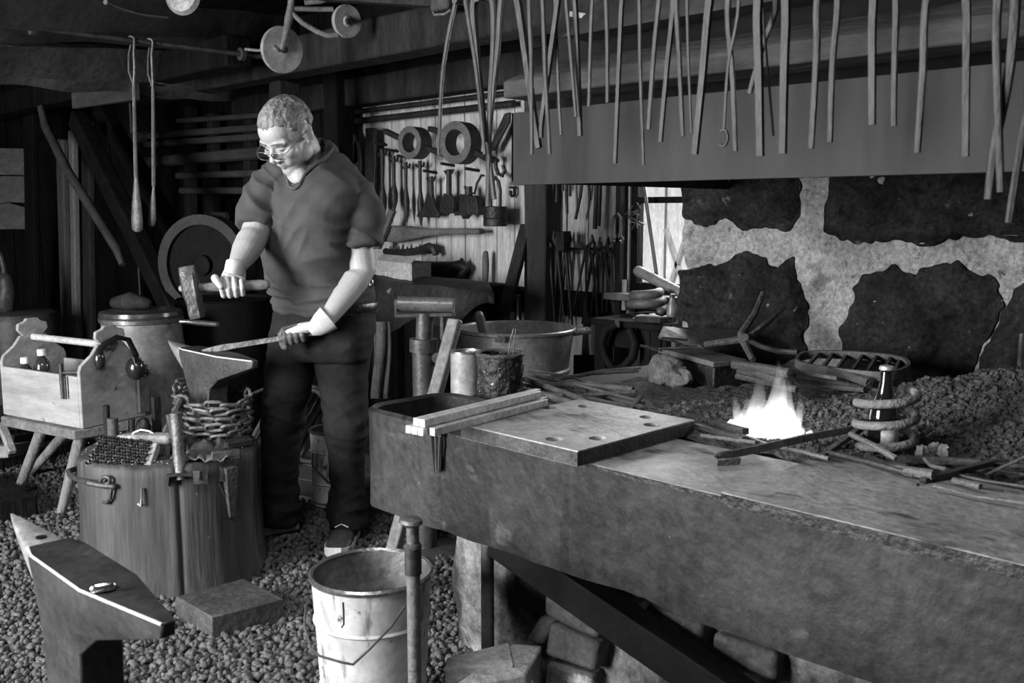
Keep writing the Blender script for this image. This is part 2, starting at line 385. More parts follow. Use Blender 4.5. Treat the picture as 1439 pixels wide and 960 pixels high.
tag(MB().bar(Pv(105, 142, 2.48), Pv(192, 128, 2.48), .04, .10).build('beam_strap', mat('strap_board', .03, .07, rough=.8, scale=6), bevel=.004), 'pale board strip nailed along the roof beam at the left', 'board')
# draped tarpaulin under the roof
def tarp(name, px, label, depth, m):
    pts = []
    nu, nv = 26, 14
    A, B_, C_, D_ = [Pd(x, y, d) for (x, y, d) in px]
    mb_ = MB(); rows = []
    for i in range(nu + 1):
        r = []
        for k in range(nv + 1):
            s_, t_ = i / nu, k / nv
            p = (A.lerp(B_, s_)).lerp(D_.lerp(C_, s_), t_)
            p = p + ZU * (-.10 * math.sin(PI * t_) + .045 * math.sin(t_ * 17 + 3 * nz(p, .9, depth)) + .05 * nz(p, 2.2, depth))
            r.append(p)
        rows.append(r)
    b = [p for r in rows for p in r]
    mb_.add(b, [(i * (nv + 1) + k, (i + 1) * (nv + 1) + k, (i + 1) * (nv + 1) + k + 1, i * (nv + 1) + k + 1) for i in range(nu) for k in range(nv)])
    o = mb_.build(name, m, solid=.006); tag(o, label, 'tarpaulin', 'tarpaulins under the roof'); return o
tarpm = mat('tarpaulin_grey', .08, .18, rough=.55, scale=4, bump=.2)
tarp('tarpaulin', [(-60, 40, 4.2), (330, 95, 6.2), (330, 118, 6.8), (-60, 105, 5.0)], 'grey creased tarpaulin slung below the roof behind the ladle rail', 1., tarpm)
tarp('tarpaulin', [(-60, -40, 3.6), (420, 30, 5.6), (420, 62, 6.4), (-60, 22, 4.4)], 'dark tarpaulin sagging over the ladle rail at the top of the picture', 2., mat('tarpaulin_dark', .035, .08, rough=.5, scale=4, bump=.2))
# ------------------------------------------------------------------ the rubble chimney wall behind the hearth
SV = 3.05
def inside(pt, poly):
    x, y = pt; r = False; n = len(poly); j = n - 1
    for i in range(n):
        xi, yi = poly[i]; xj, yj = poly[j]
        if (yi > y) != (yj > y) and x < (xj - xi) * (y - yi) / (yj - yi) + xi: r = not r
        j = i
    return r
def edged(pt, poly):
    x, y = pt; d = 9.; n = len(poly)
    for i in range(n):
        ax, ay = poly[i]; bx, by = poly[(i + 1) % n]; ex, ey = bx - ax, by - ay
        t = max(0, min(1, ((x - ax) * ex + (y - ay) * ey) / (ex * ex + ey * ey + 1e-12))); d = min(d, math.hypot(x - ax - t * ex, y - ay - t * ey))
    return d
def uz(px): return [((lambda q: (q.x, q.z))(Pv(x, y, SV))) for x, y in px]
sx0 = Pv(961, 350, SV).x
wallpoly = [(sx0, 0), (sx0 + .01, .8), (sx0 - .015, .95), (sx0 + .012, 1.02), (sx0 + .004, 1.14), (sx0 - .02, 1.22), (sx0 + .02, 1.31), (sx0, 1.45), (sx0, 2.4), (.7, 2.4), (.7, 0)]
def field(poly, step, depth, face, rise):
    us = [p[0] for p in poly]; zs = [p[1] for p in poly]
    u0, u1, z0, z1 = min(us), max(us), min(zs), max(zs)
    nu, nz_ = int((u1 - u0) / step) + 2, int((z1 - z0) / step) + 2
    idx = {}; mb_ = MB()
    cells = []
    for i in range(nu):
        for k in range(nz_):
            c = (u0 + (i + .5) * step, z0 + (k + .5) * step)
            w = (c[0] + .026 * nz((c[0], c[1], 0), 9, 3) + .016 * nz((c[0], c[1], 0), 31, 5), c[1] + .026 * nz((c[0], c[1], 0), 9, 8) + .016 * nz((c[0], c[1], 0), 31, 12))
            if inside(w, poly): cells.append((i, k))
    cs_ = set(cells)
    def vert(i, k, back):
        key = (i, k, back)
        if key not in idx:
            u, z = u0 + i * step, z0 + k * step
            e_ = edged((u, z), poly)
            d = rise * min(1, e_ / (.05)) ** .6 + face * 1.3 * (nz((u, z, 0), 4, 1) + .5 * nz((u, z, 0), 13, 2) + .25 * nz((u, z, 0), 34, 5)) * min(1, e_ / .03)
            j = .25 * step
            idx[key] = len(mb_.v)
            mb_.v.append(V(u + j * nz((u, z, 0), 60, 4), SV + depth if back else SV - d, z + j * nz((u, z, 0), 60, 9)))
        return idx[key]
    for (i, k) in cells:
        mb_.f.append((vert(i, k, 0), vert(i + 1, k, 0), vert(i + 1, k + 1, 0), vert(i, k + 1, 0)))
        for (di, dk, a, b) in ((-1, 0, (0, 1), (0, 0)), (1, 0, (1, 0), (1, 1)), (0, -1, (0, 0), (1, 0)), (0, 1, (1, 1), (0, 1))):
            if (i + di, k + dk) not in cs_:
                mb_.f.append((vert(i + a[0], k + a[1], 0), vert(i + a[0], k + a[1], 1), vert(i + b[0], k + b[1], 1), vert(i + b[0], k + b[1], 0)))
    # draw the ragged outline smooth: relax the vertices of the open border
    from collections import defaultdict
    cnt = defaultdict(int)
    for (i, k) in cells:
        for a_, b_ in (((i, k), (i + 1, k)), ((i + 1, k), (i + 1, k + 1)), ((i, k + 1), (i + 1, k + 1)), ((i, k), (i, k + 1))): cnt[(a_, b_)] += 1
    nb = defaultdict(list)
    for (a_, b_), c_ in cnt.items():
        if c_ == 1: nb[a_].append(b_); nb[b_].append(a_)
    for _ in range(2):
        new = {}
        for a_, l in nb.items():
            p0 = mb_.v[idx[(a_[0], a_[1], 0)]]; av = sum((mb_.v[idx[(q_[0], q_[1], 0)]] for q_ in l), V(0, 0, 0)) / len(l)
            new[a_] = p0.lerp(av, .6)
        for a_, p_ in new.items():
            mb_.v[idx[(a_[0], a_[1], 0)]] = p_; kb = (a_[0], a_[1], 1)
            if kb in idx: mb_.v[idx[kb]] = V(p_.x, SV + depth, p_.z)
    return mb_
wch = struct('wall_chimney', field(wallpoly, .022, .5, .010, .0), plaster)
STONES = [
    [(955, 240), (1122, 236), (1126, 300), (1110, 326), (1085, 318), (1050, 322), (1020, 310), (990, 318), (962, 305)],
    [(956, 382), (980, 378), (1010, 369), (1037, 356), (1070, 363), (1093, 370), (1117, 355), (1121, 383), (1130, 410), (1134, 437), (1137, 505), (950, 530)],
    [(1166, 236), (1445, 222), (1460, 330), (1400, 332), (1360, 338), (1312, 347), (1290, 340), (1240, 345), (1193, 337), (1158, 320)],
    [(1178, 520), (1182, 467), (1197, 427), (1207, 400), (1230, 378), (1253, 377), (1281, 392), (1297, 383), (1320, 370), (1347, 366), (1367, 380), (1373, 388), (1403, 390), (1412, 430), (1385, 470), (1372, 520), (1380, 560), (1175, 560)],
    [(1416, 432), (1425, 405), (1470, 396), (1480, 580), (1384, 562), (1376, 520), (1390, 470)],
]
for q in STONES:
    s_ = field(uz(q), .010, .03, .034, .026).build('stone', stone, wch)
# soot-dark lintel course behind the hood
# ================================================================== THE FORGE
FV, FT, FB = 1.57, .75, .485
FX0 = -2.19
FX1 = .35
forge = thing('forge_table', 'long cast forge table with a quenching trough at its left end, on a rubble base', 'forge', (-1., 2.3, 0))
# casting: front apron, left end rounded, hollow trough, deck behind
mb = MB()
def outline(x0, y0, x1, y1, r, n=8):
    pts = [(x0 + r - r * math.sin(a), y0 + r - r * math.cos(a)) for a in [PI / 2 * i / n for i in range(n + 1)]][::-1]
    return pts
TX1 = -1.80; TY1 = 1.90
rr = .075; w_ = .022
def ringpts(x0, y0, x1, y1, r, n=7):
    out = []
    for (cx, cy, a0) in ((x0 + r, y0 + r, PI), (x1 - r, y0 + r, 1.5 * PI), (x1 - r, y1 - r, 0), (x0 + r, y1 - r, .5 * PI)):
        for i in range(n + 1):
            a = a0 + PI / 2 * i / n; out.append((cx + r * math.cos(a), cy + r * math.sin(a)))
    return out
O = ringpts(FX0, FV, TX1, TY1, rr); I = ringpts(FX0 + w_, FV + w_, TX1 - w_, TY1 - w_, rr - .015)
prof = [(O, FB - .015, 1.0), (O, FB + .05, .985), (O, .62, .985), (O, FT - .005, 1.0)]
cx_, cy_ = (FX0 + TX1) / 2, (FV + TY1) / 2
rings = []
for (P_, z, s_) in prof: rings.append([V(cx_ + (x - cx_) * s_, FV + (y - FV) * s_ if y > FV + .1 else y, z) for x, y in P_])
rings.append([V(x, y, FT + .004) for x, y in [((a[0] + b[0]) / 2, (a[1] + b[1]) / 2) for a, b in zip(O, I)]])
rings.append([V(x, y, FT - .004) for x, y in I])
rings.append([V(x, y, FB + .04) for x, y in I])
mb.loft(rings)
o = mb.build('trough', slabm, forge, ang=50); o['label'] = 'open quenching trough with a rounded rim'
MB().prism([V(x, y, FT - .07) for x, y in ringpts(FX0 + w_ + .003, FV + w_ + .003, TX1 - w_ - .003, TY1 - w_ - .003, rr - .016)], (0, 0, .002)).build('water', mat('quench_water', .004, .008, rough=.06, bump=0), forge)
mb = MB(); n = 40
front = []
for i in range(n + 1):
    u = TX1 - .03 + (FX1 - TX1 + .03) * i / n
    row = []
    for k in range(9):
        z = FB + (FT - FB) * k / 8 - (.012 * nz((u, 0, 0), 5, 2) if k == 0 else 0) - .012
        row.append(V(u, FV + .004 * nz((u, z, 0), 9, 1) + .004 * nz((u, z, 0), 25, 1) + (.006 if k == 0 else 0), z))
    row.append(V(u, FV + .5, FT - .012)); row.append(V(u, FV + .5, FB)); front.append(row)
mb.loft(front); mb.build('apron', slabm, forge, ang=60)
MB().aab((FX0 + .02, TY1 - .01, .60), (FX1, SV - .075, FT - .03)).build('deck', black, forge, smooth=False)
# rubble base under it
BV = 1.80
bx0 = Pv(640, 760, BV).x
bf = []
for i in range(61):
    u = bx0 + (FX1 - bx0) * i / 60; row = []
    for k in range(13):
        z = .60 * k / 12; row.append(V(u + (.02 * nz((0, z, 0), 6, 3) if i == 0 else 0), BV + .02 * nz((u, z, 0), 5, 2) + .012 * nz((u, z, 0), 14, 7), z))
    row += [V(u, 2.9, .60), V(u, 2.9, 0)]; bf.append(row)
o = MB().loft(bf).build('pier', limewash, forge, ang=60)
def flatstone(px, v, t, m, nm='brick', bev=.012):
    q = pvpoly(px, v); mb_ = MB().prism(q, (0, t, 0)); return mb_.build(nm, m, forge, bevel=bev, smooth=True)
for q in ([(785, 795), (850, 818), (902, 836), (896, 852), (845, 845), (792, 822)], [(765, 832), (842, 884), (838, 900), (800, 884), (764, 864)],
          [(772, 874), (840, 905), (834, 945), (764, 922)], [(757, 866), (780, 870), (760, 908), (736, 902)], [(768, 930), (832, 950), (826, 985), (760, 985)],
          [(905, 850), (985, 880), (985, 915), (905, 890)], [(925, 905), (1010, 940), (1010, 975), (925, 955)], [(1000, 890), (1090, 920), (1090, 960), (1000, 935)]):
    flatstone(q, BV - .05, .09, brickm)
# angle iron brace and prop pipe under the table
br = MB(); a = Pv(697, 764, 1.64); b = Pv(985, 962, 1.64); d = (b - a); b2 = a + d * (a.z / (a.z - b.z)) * .985
a = a - d.normalized() * .02
br.bar(a, b2, .012, .085, side=YV); br.bar(a + V(0, .03, 0) + d.cross(YV).normalized() * .036, b2 + V(0, .03, 0) + d.cross(YV).normalized() * .036, .06, .012, side=YV)
o = br.build('brace', black, forge, bevel=.003); o['label'] = 'slanting angle iron brace'
a = Pv(685, 768, 1.71); MB().tube([V(a.x, a.y, 0), V(a.x, a.y, .5)], .0185, 12).build('prop_pipe', mat('prop_iron', .06, .12, rough=.5, scale=9), forge)
# iron plates on the deck
def plateobj(name, label, x0, x1, y0, y1, z0, z1, m, holes=(), tilt=0., bev=.003):
    bm = MB().aab((x0, y0, z0), (x1, y1, z1))
    o = bm.build(name, m, None, smooth=True, bevel=bev)
    tag(o, label, 'metal plate'); return o
# the drilled plate: real holes, cut as a grid of quads round each octagon
def drilled(name, label, x0, x1, y0, y1, z0, z1, holes, r, m):
    bm = bmesh.new(); top = {}
    hp = []
    for (hx, hy) in holes: hp.append([(hx + r * math.cos(2 * PI * k / 20), hy + r * math.sin(2 * PI * k / 20)) for k in range(20)])
    loops = [[(x0, y0), (x1, y0), (x1, y1), (x0, y1)]] + hp
    for z in (z0, z1):
        ed = []
        for lp in loops:
            vs = [bm.verts.new((x, y, z)) for x, y in lp]
            for i in range(len(vs)): ed.append(bm.edges.new((vs[i], vs[(i + 1) % len(vs)])))
            top.setdefault(z, []).append(vs)
        bmesh.ops.triangle_fill(bm, use_beauty=True, use_dissolve=False, edges=ed)
    for a, b in zip(top[z0], top[z1]):
        for i in range(len(a)): bm.faces.new((a[i], a[(i + 1) % len(a)], b[(i + 1) % len(a)], b[i]))
    mb_ = MB(); bm.verts.index_update(); mb_.v = [v.co.copy() for v in bm.verts]; mb_.f = [tuple(v.index for v in f.verts) for f in bm.faces]; bm.free()
    o = mb_.build(name, m); tag(o, label, 'metal plate'); return o
PZ = .785
hs = [Pz(x, y, PZ) for x, y in ((771, 573), (823, 571), (910, 586), (916, 597), (840, 616), (779, 617), (694, 588))]
px0 = Pz(628, 600, PZ).x; px1 = Pz(812, 634, PZ).x; py0 = Pz(812, 634, PZ).y; py1 = Pz(985, 592, PZ).y
drilled('drilled_plate', 'thick square steel plate with round holes lying on the forge edge', px0, px1, py0, py1, FT, PZ, [(p.x, p.y) for p in hs], .021, plate)
dpl = bpy.data.objects['drilled_plate']
MB().aab((px0, py0 - .0012, FT + .001), (px1 + .0012, py0, PZ - .003)).aab((px1, py0 - .0012, FT + .001), (px1 + .0012, py1, PZ - .003)).build('shade_edge', rust, dpl, smooth=False)  # added rusty strips: shade of the plate's sides put into their colour
# small hole showing at the plate's near rim
xs = Pz(1017, 697, FT).x
plateobj('cover_plate', 'flat iron cover plate between the drilled plate and the long plate', px1 - .1, xs - .004, FV - .004, Pz(1130, 652, FT).y, FT - .012, FT - .0005, plate)
plateobj('cover_plate', 'long iron cover plate overhanging the front of the forge table', xs + .004, FX1, FV - .022, Pz(1330, 668, FT + .012).y, FT - .012, FT + .012, plate)
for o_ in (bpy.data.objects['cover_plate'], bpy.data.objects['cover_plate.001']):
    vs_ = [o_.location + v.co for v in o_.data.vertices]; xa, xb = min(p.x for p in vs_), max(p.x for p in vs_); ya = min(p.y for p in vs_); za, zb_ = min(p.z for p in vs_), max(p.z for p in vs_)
    MB().aab((xa + .002, ya - .0014, za), (xb - .002, ya + .001, zb_ - .0015)).build('shade_edge', dkiron, o_, smooth=False)  # added dark strip so the lit front face reads as shaded
# square bars across the trough
dirb = None
a0 = Pz(588, 607, .795); a1 = Pz(762, 562, .795)
k = 0
sq = [(0, 0, 'front bottom'), (0, 1, 'front top'), (1, 0, 'back bottom'), (1, 1, 'back top'), (2, 0, 'rear bottom'), (-1.1, 0, 'frontmost, half hidden below')]
d = (a1 - a0).normalized(); sd = V(-d.y, d.x, 0)
barz = PZ + .0005
sqm = mat('square_bar', .45, .62, rough=.4, metal=.5, scale=8, stretch=(1, 1, 1), bump=.1)
for (i, j, w) in sq:
    s_ = sd * (i * .0195 - .006); e0 = a0 + s_ + d * (.006 * ((i * 3 + j) % 3)); e1 = a1 + s_ - d * (.012 * ((i + 2 * j) % 3))
    e0.z = e1.z = barz + .010 + j * .0195
    tag(MB().bar(e0, e1, .018, .0185).build('square_bar', sqm, bevel=.0012), 'bright square steel bar laid across the trough, %s of the bundle' % w, 'metal bar', 'square bars across the trough')
# narrow tongs hooked over the trough rim, hanging in front of the apron
t = thing('hanging_clamp', 'narrow forked iron hanging on the front of the trough below the square bars', 'tool', Pv(614, 660, FV - .02))
for (xa, xb) in ((606, 611), (613, 614.5), (619, 617.5)):
    MB().tube([Pv(xa, 606, FV - .012), Pv((xa + xb) / 2, 635, FV - .012), Pv(xb, 663, FV - .012)], .0055, 6).build('tine', tongm, t)
MB().bar(Pv(603, 607, FV - .012), Pv(622, 611, FV - .012), .012, .012).build('crossbar', tongm, t)
# ------------------------------------------------------------------ hood
HV = 1.90
hx0 = Pv(719, 200, HV).x
hz0 = 1.378; hz1 = 1.568
hood = thing('chimney_hood', 'wide sheet metal smoke hood with a timber collar hanging over the forge', 'hood', (-.9, 2.4, hz0))
mb = MB(); hz = [hz0, hz1]
mb.aab((hx0, HV, hz0), (FX1 + .3, HV + .006, hz1)); mb.aab((hx0, HV, hz0), (hx0 + .006, SV - .06, hz1))
mb.aab((hx0, HV - .004, hz0 - .006), (FX1 + .3, HV + .03, hz0 + .004))
o = mb.build('skirt', hoodm, hood, smooth=False)
# chalked curl on the skirt
c = Pv(1016, 194, HV - .003)
MB().tube([c + V(.012 * math.cos(t) , 0, .018 * math.sin(t)) for t in [-2.4 + 4.6 * i / 14 for i in range(15)]], .0016, 5).build('chalk_curl', mat('chalk', .08, .12), hood)
cz0 = 1.603
collar = [(HV - .045, cz0), (HV - .045, cz0 + .045), (HV + .01, 1.690), (HV + .08, 1.690), (HV + .08, cz0)]
mb = MB(); cx0 = Pv(707, 140, HV - .045).x
r0 = [V(cx0, y, z) for y, z in collar]; r0[2] = V(cx0 + .11, collar[2][0], collar[2][1]); r0[3] = V(cx0 + .11, collar[3][0], collar[3][1])
r1 = [V(FX1 + .3, y, z) for y, z in collar]
mb.loft([r0, r1]); o = mb.build('collar', mat('hood_timber', .013, .04, rough=.8, scale=5, stretch=(.5, 3, 3), bump=.4, spots=[(8, .66, .25, (.7, 1, 1))]), hood, bevel=.004)
mb = MB().aab((hx0 + .02, HV + .16, hz1 - .05), (FX1 + .3, HV + .19, 1.80)); mb.build('gap_shade', black, hood, smooth=False)  # black sheet added so the gaps round the collar read as shade
cone = [V(hx0 + .13, HV + .06, 1.762), V(FX1 + .3, HV + .06, 1.762), V(FX1 + .3, SV - .06, 1.762), V(hx0 + .13, SV - .06, 1.762)]
topc = [V(hx0 + .82, HV + .62, 2.60), V(FX1 + .3, HV + .62, 2.60), V(FX1 + .3, SV - .06, 2.60), V(hx0 + .82, SV - .06, 2.60)]
MB().hexa(cone + topc).build('sloping_sheet', mat('hood_slope', .022, .04, rough=.6, metal=.2, scale=4, bump=.1), hood, smooth=False)
# pale splintered board end behind the hood
tag(MB().bar(Pd(808, 20, 3.6), Pd(875, 30, 3.3), .05, .02).build('roof_lath', wood, bevel=.003), 'pale split lath under the roof beside the sloping hood sheet', 'board')
# rail and hanging tongs in front of the hood
rv = 1.655; rz = 1.86
rail = tag(MB().tube([V(-2.05, rv, rz), V(FX1 + .3, rv, rz)], .011, 10).build('tong_rail', iron), 'iron rail above the forge on which the tongs hang', 'rail')
tag(MB().aab((Pv(617, 0, rv).x, rv - .03, rz - .06), (Pv(642, 0, rv).x, rv + .04, rz + .07)).build('rail_bracket', midwood, bevel=.006), 'wooden block carrying the left end of the tong rail', 'bracket')
tag(MB().tube([Pv(607, 10, rv - .02), Pv(611, 21, rv - .02), Pv(625, 20, rv - .02), Pv(634, 14, rv - .02)], .004, 6).build('wire_hook', iron), 'bent wire hook beside the left end of the tong rail', 'hook')
BARS = {
 1: ([(640, 16), (631, 60), (623, 120), (619, 218)], 6.5), 2: ([(651, 0), (658, 41), (668, 108), (679, 217)], 7), 3: ([(668, 8), (672, 68), (680, 152), (684, 200)], 8),
 4: ([(689, 0), (691, 54), (686, 149), (684, 240), (683, 290)], 9), 5: ([(707, 0), (702, 68), (692, 163), (690, 217), (697, 280)], 9), 6: ([(725, 0), (735, 68), (748, 163), (755, 208)], 8.5),
 7: ([(746, 0), (749, 81), (750, 217)], 7), 8: ([(760, 0), (764, 108), (768, 176), (770, 217)], 7), 9: ([(787, 0), (776, 81), (764, 170), (763, 194)], 6.5), 10: ([(783, 0), (788, 135), (791, 190)], 5.5),
 11: ([(793, 0), (800, 81), (807, 164)], 6), 12: ([(805, 0), (809, 81), (813, 191)], 6.5), 13: ([(835, 0), (832, 81), (830, 150)], 6), 14: ([(849, 0), (851, 68), (851, 144)], 6.5),
 15: ([(877, 0), (873, 81), (867, 230)], 5.5), 16: ([(896, 0), (897, 81), (902, 232)], 6), 17: ([(929, 0), (921, 81), (914, 182)], 8), 18: ([(944, 0), (935, 95), (926, 199)], 6),
 19: ([(953, 0), (957, 81), (962, 192)], 8), 20: ([(963, 0), (965, 81), (969, 187)], 5), 21: ([(1000, 0), (990, 108), (979, 217)], 9), 22: ([(1036, 0), (1021, 95), (1015, 181)], 5.5),
 23: ([(1026, 0), (1032, 108), (1036, 213)], 9), 24: ([(1068, 0), (1069, 100), (1071, 220)], 10), 25: ([(1088, 0), (1070, 62), (1051, 131)], 9), 26: ([(1071, 0), (1076, 65), (1087, 191)], 3.5),
 27: ([(1102, 0), (1100, 100), (1098, 216)], 10), 28: ([(1151, 0), (1150, 75), (1142, 209)], 11), 29: ([(1175, 0), (1168, 88), (1164, 200)], 10), 30: ([(1230, 0), (1228, 100), (1228, 176)], 9),
 31: ([(1257, 0), (1255, 86), (1254, 177)], 9.5), 32: ([(1304, 0), (1299, 103), (1291, 215)], 11), 33: ([(1356, 0), (1356, 103), (1355, 220)], 9), 34: ([(1404, 0), (1403, 103), (1408, 270)], 12),
 35: ([(1425, 0), (1416, 103), (1396, 206), (1387, 280)], 14), 36: ([(1455, 110), (1437, 192), (1418, 313)], 12)}
PAIRS = [(1, 2), (3, 4), (5, 6), (7, 8), (9, 11), (10, 12), (13, 14), (15, 16), (17, 18), (19, 20), (21, 22), (23, 25), (24, 27), (26,), (28, 29), (30, 31), (32, 33), (34, 35), (36,)]
n_t = 0
for gi, pr in enumerate(PAIRS):
    v_ = rv + (-.03, .0, .025)[gi % 3] * .6
    tops = [Pv(BARS[b][0][0][0], max(BARS[b][0][0][1], 0), v_) for b in pr]
    piv = sum(tops, V(0, 0, 0)) / len(tops); piv.z = rz - .045
    if len(pr) == 1:
        t = thing('hooked_rod', ['', 'thin iron rod hanging between two tongs in the row before the hood', 'iron rod hanging last at the right end of the tong rail'][1 if pr[0] == 26 else 2], 'iron rod', (piv.x, v_, rz))
        pts = [Pv(x, y, v_) for x, y in BARS[pr[0]][0]]; r_ = BARS[pr[0]][1] / 2 / 1340 * (pts[-1].dot(-TOCAM))
        MB().tube(arc((piv.x, v_, rz), XU, ZU, .017, -.4, PI + .2, 8) + [V(piv.x - .012, v_, rz - .03)] + pts, r_, 8).build('rod', tongm, t)
        continue
    extra = {0: 'one rein bright edged', 1: 'one rein over the wall of tools', 2: 'one rein reaching the drum weight', 7: 'with thin long reins', 11: 'one rein swung aside', 17: 'with thick dark reins'}.get(gi, '')
    t = thing('blacksmith_tongs', ('tongs hung %s from left before the hood' % ORD[n_t]) + (', ' + extra if extra else ''), 'tongs', (piv.x, v_, rz), 'tongs hung before the hood'); n_t += 1
    for bi, b in enumerate(pr):
        pts = [Pv(x, y, v_) for x, y in BARS[b][0]]
        dep = pts[-1].dot(-TOCAM); r_ = BARS[b][1] / 2 / 1340 * dep
        yo = .006 * (bi * 2 - 1)
        pts = [p + V(0, yo, 0) for p in pts]
        top = piv + V((bi * 2 - 1) * .004, yo, 0)
        # smooth the polyline
        full = [top] + pts; sm = []
        for i in range(len(full) - 1):
            p0, p1, p2, p3 = full[max(i - 1, 0)], full[i], full[i + 1], full[min(i + 2, len(full) - 1)]
            for k_ in range(5):
                s_ = k_ / 5
                sm.append(.5 * ((2 * p1) + (p2 - p0) * s_ + (2 * p0 - 5 * p1 + 4 * p2 - p3) * s_ ** 2 + (3 * p1 - p0 - 3 * p2 + p3) * s_ ** 3))
        sm.append(full[-1]); m_ = len(sm)
        rad = [r_ * (1.15 - .25 * i / m_) for i in range(m_)]
        s2 = -(bi * 2 - 1)
        jaw = [piv + V(s2 * .03, yo, .075), piv + V(s2 * .034, yo, .05), piv + V(s2 * .02, yo, .02)]
        MB().tube(jaw + sm, [r_ * .8, r_ * 1.1, r_ * 1.3] + rad, 8 if b % 3 else 4, flat=(1, .7), side=XU).build('rein', tongm, t)
    MB().tube([piv + V(0, -.016, 0), piv + V(0, .016, 0)], .010, 10).build('rivet', iron, t)
# ------------------------------------------------------------------ hearth bed: ash, coal heap, fire
fc = Pz(1082, 596, .765)
hp_ = Pz(1400, 585, .80)
hp2 = Pz(1300, 560, .80)
def bedz(u, y):
    z = .738 + .014 * nz((u, y, 0), 3, 4) + .010 * nz((u, y, 0), 11, 6) + .005 * nz((u, y, 0), 30, 6)
    d = math.hypot(u - fc.x, y - fc.y); z += .030 * math.exp(-((d - .24) / .11) ** 2) - .012 * math.exp(-(d / .1) ** 2)
    z += .15 * math.exp(-(((u - hp_.x - .12) / .34) ** 2 + ((y - hp_.y - .12) / .24) ** 2)) * (1 + .25 * nz((u, y, 0), 9, 1))
    z += .05 * math.exp(-(((u - hp2.x) / .25) ** 2 + ((y - hp2.y) / .15) ** 2))
    # falls away to the iron covers in front
    z -= .05 * max(0, min(1, (1.98 - y) / .10))
    return z
nu, nv = 190, 90; U0, U1, W0, W1 = -1.98, FX1, 1.93, 2.97
vs = []
for i in range(nu + 1):
    for k in range(nv + 1):
        u = U0 + (U1 - U0) * i / nu; y = W0 + (W1 - W0) * k / nv; vs.append(V(u, y, bedz(u, y)))
o = MB().add(vs, [(i * (nv + 1) + k, (i + 1) * (nv + 1) + k, (i + 1) * (nv + 1) + k + 1, i * (nv + 1) + k + 1) for i in range(nu) for k in range(nv)]).build('ash_bed', ash, solid=.0)
tag(o, 'grey ash and cinders heaped over the hearth round the fire', 'ash', kind='stuff')
def chunks(name, n, fn, m, label, cat, seed):
    rg = random.Random(seed); mb_ = MB()
    for i in range(n):
        p, s_ = fn(rg)
        M = Matrix.Rotation(rg.uniform(0, 6.3), 3, 'Z') @ Matrix.Rotation(rg.uniform(0, 6.3), 3, 'X')
        mb_.blob(p, (s_, s_ * rg.uniform(.6, .9), s_ * rg.uniform(.45, .8)), M, n=6, m=4, jit=.7, seed=i)
    o_ = mb_.build(name, m, smooth=False); tag(o_, label, cat, kind='stuff'); return o_
def heapf(rg):
    u = rg.gauss(hp_.x + .10, .24); y = rg.gauss(hp_.y + .05, .20); y = min(max(y, 1.97), 2.95); u = min(u, FX1 - .02); s_ = rg.choice([.004, .005, .006, .008, .012]) * rg.uniform(.6, 1.1); return V(u, y, bedz(u, y) + s_ * .2), s_
chunks('coal_heap', 7500, heapf, mat('coke', .008, .075, rough=.7, scale=25, bump=.5), 'heap of broken coke at the right of the hearth', 'coke', 4)
def aroundf(rg):
    a = rg.uniform(0, 6.3); d = abs(rg.gauss(.18, .13)); u, y = fc.x + d * math.cos(a), fc.y + d * math.sin(a); y = max(y, 1.97); s_ = rg.uniform(.004, .011); return V(u, y, bedz(u, y) + s_ * .2), s_
chunks('cinders', 1500, aroundf, mat('cinder', .02, .11, rough=.8, scale=40, bump=.5), 'scattered cinders and clinker round the fire', 'cinders', 5)
# flames: glowing gas as a real volume
fm = bpy.data.materials.new('flame_gas'); fm.use_nodes = True
nt = fm.node_tree; nt.nodes.clear(); N = nt.nodes; L = nt.links
ou = N.new('ShaderNodeOutputMaterial'); em = N.new('ShaderNodeEmission'); tc = N.new('ShaderNodeTexCoord'); sp = N.new('ShaderNodeSeparateXYZ'); L.new(tc.outputs['Generated'], sp.inputs[0])
cr = N.new('ShaderNodeValToRGB'); e = cr.color_ramp.elements
e[0].position = 0; e[0].color = (1, 1, 1, 1); e[1].position = 1; e[1].color = (.012, .012, .012, 1); q = e.new(.35); q.color = (.6, .6, .6, 1); q = e.new(.62); q.color = (.16, .16, .16, 1)
L.new(sp.outputs['Z'], cr.inputs[0]); mu = N.new('ShaderNodeMath'); mu.operation = 'MULTIPLY'; mu.inputs[1].default_value = 48.; L.new(cr.outputs[0], mu.inputs[0]); L.new(mu.outputs[0], em.inputs['Strength'])
L.new(em.outputs[0], ou.inputs['Volume'])
fire = thing('fire', 'bright flames licking up from burning coal in the hearth', 'fire', (fc.x, fc.y, bedz(fc.x, fc.y)))
mpp = (fc.dot(-TOCAM)) / 1310.
def tongue(px, w, dz=0.):
    D = fc.dot(-TOCAM) + dz
    pts = [Pd(x, y, D) for x, y in px]; n = len(pts)
    sm = []
    for i in range(n - 1):
        for k in range(4): sm.append(pts[i].lerp(pts[i + 1], k / 4))
    sm.append(pts[-1])
    rad = []
    for i in range(len(sm)):
        s_ = i / (len(sm) - 1) * (n - 1); a = int(min(s_, n - 2)); rad.append(.88 * (w[a] + (w[a + 1] - w[a]) * (s_ - a)) * mpp)
    for _ in range(2): rad = [rad[0]] + [(rad[i - 1] + rad[i] * 2 + rad[i + 1]) / 4 for i in range(1, len(rad) - 1)] + [rad[-1]]
    o_ = MB().tube(sm, rad, 12, ends=True).build('flame', fm, fire)
tongue([(1040, 600), (1036, 580), (1033, 562), (1034, 554)], [9, 8, 4, 1.5])
tongue([(1052, 602), (1048, 585), (1055, 565), (1063, 552)], [13, 11, 7, 2], .02)
tongue([(1062, 604), (1065, 575), (1067, 550), (1067, 540), (1067, 536)], [20, 17, 9, 8, 3])
tongue([(1088, 604), (1090, 580), (1094, 555), (1096, 530), (1094, 508)], [24, 20, 14, 8, 2], .03)
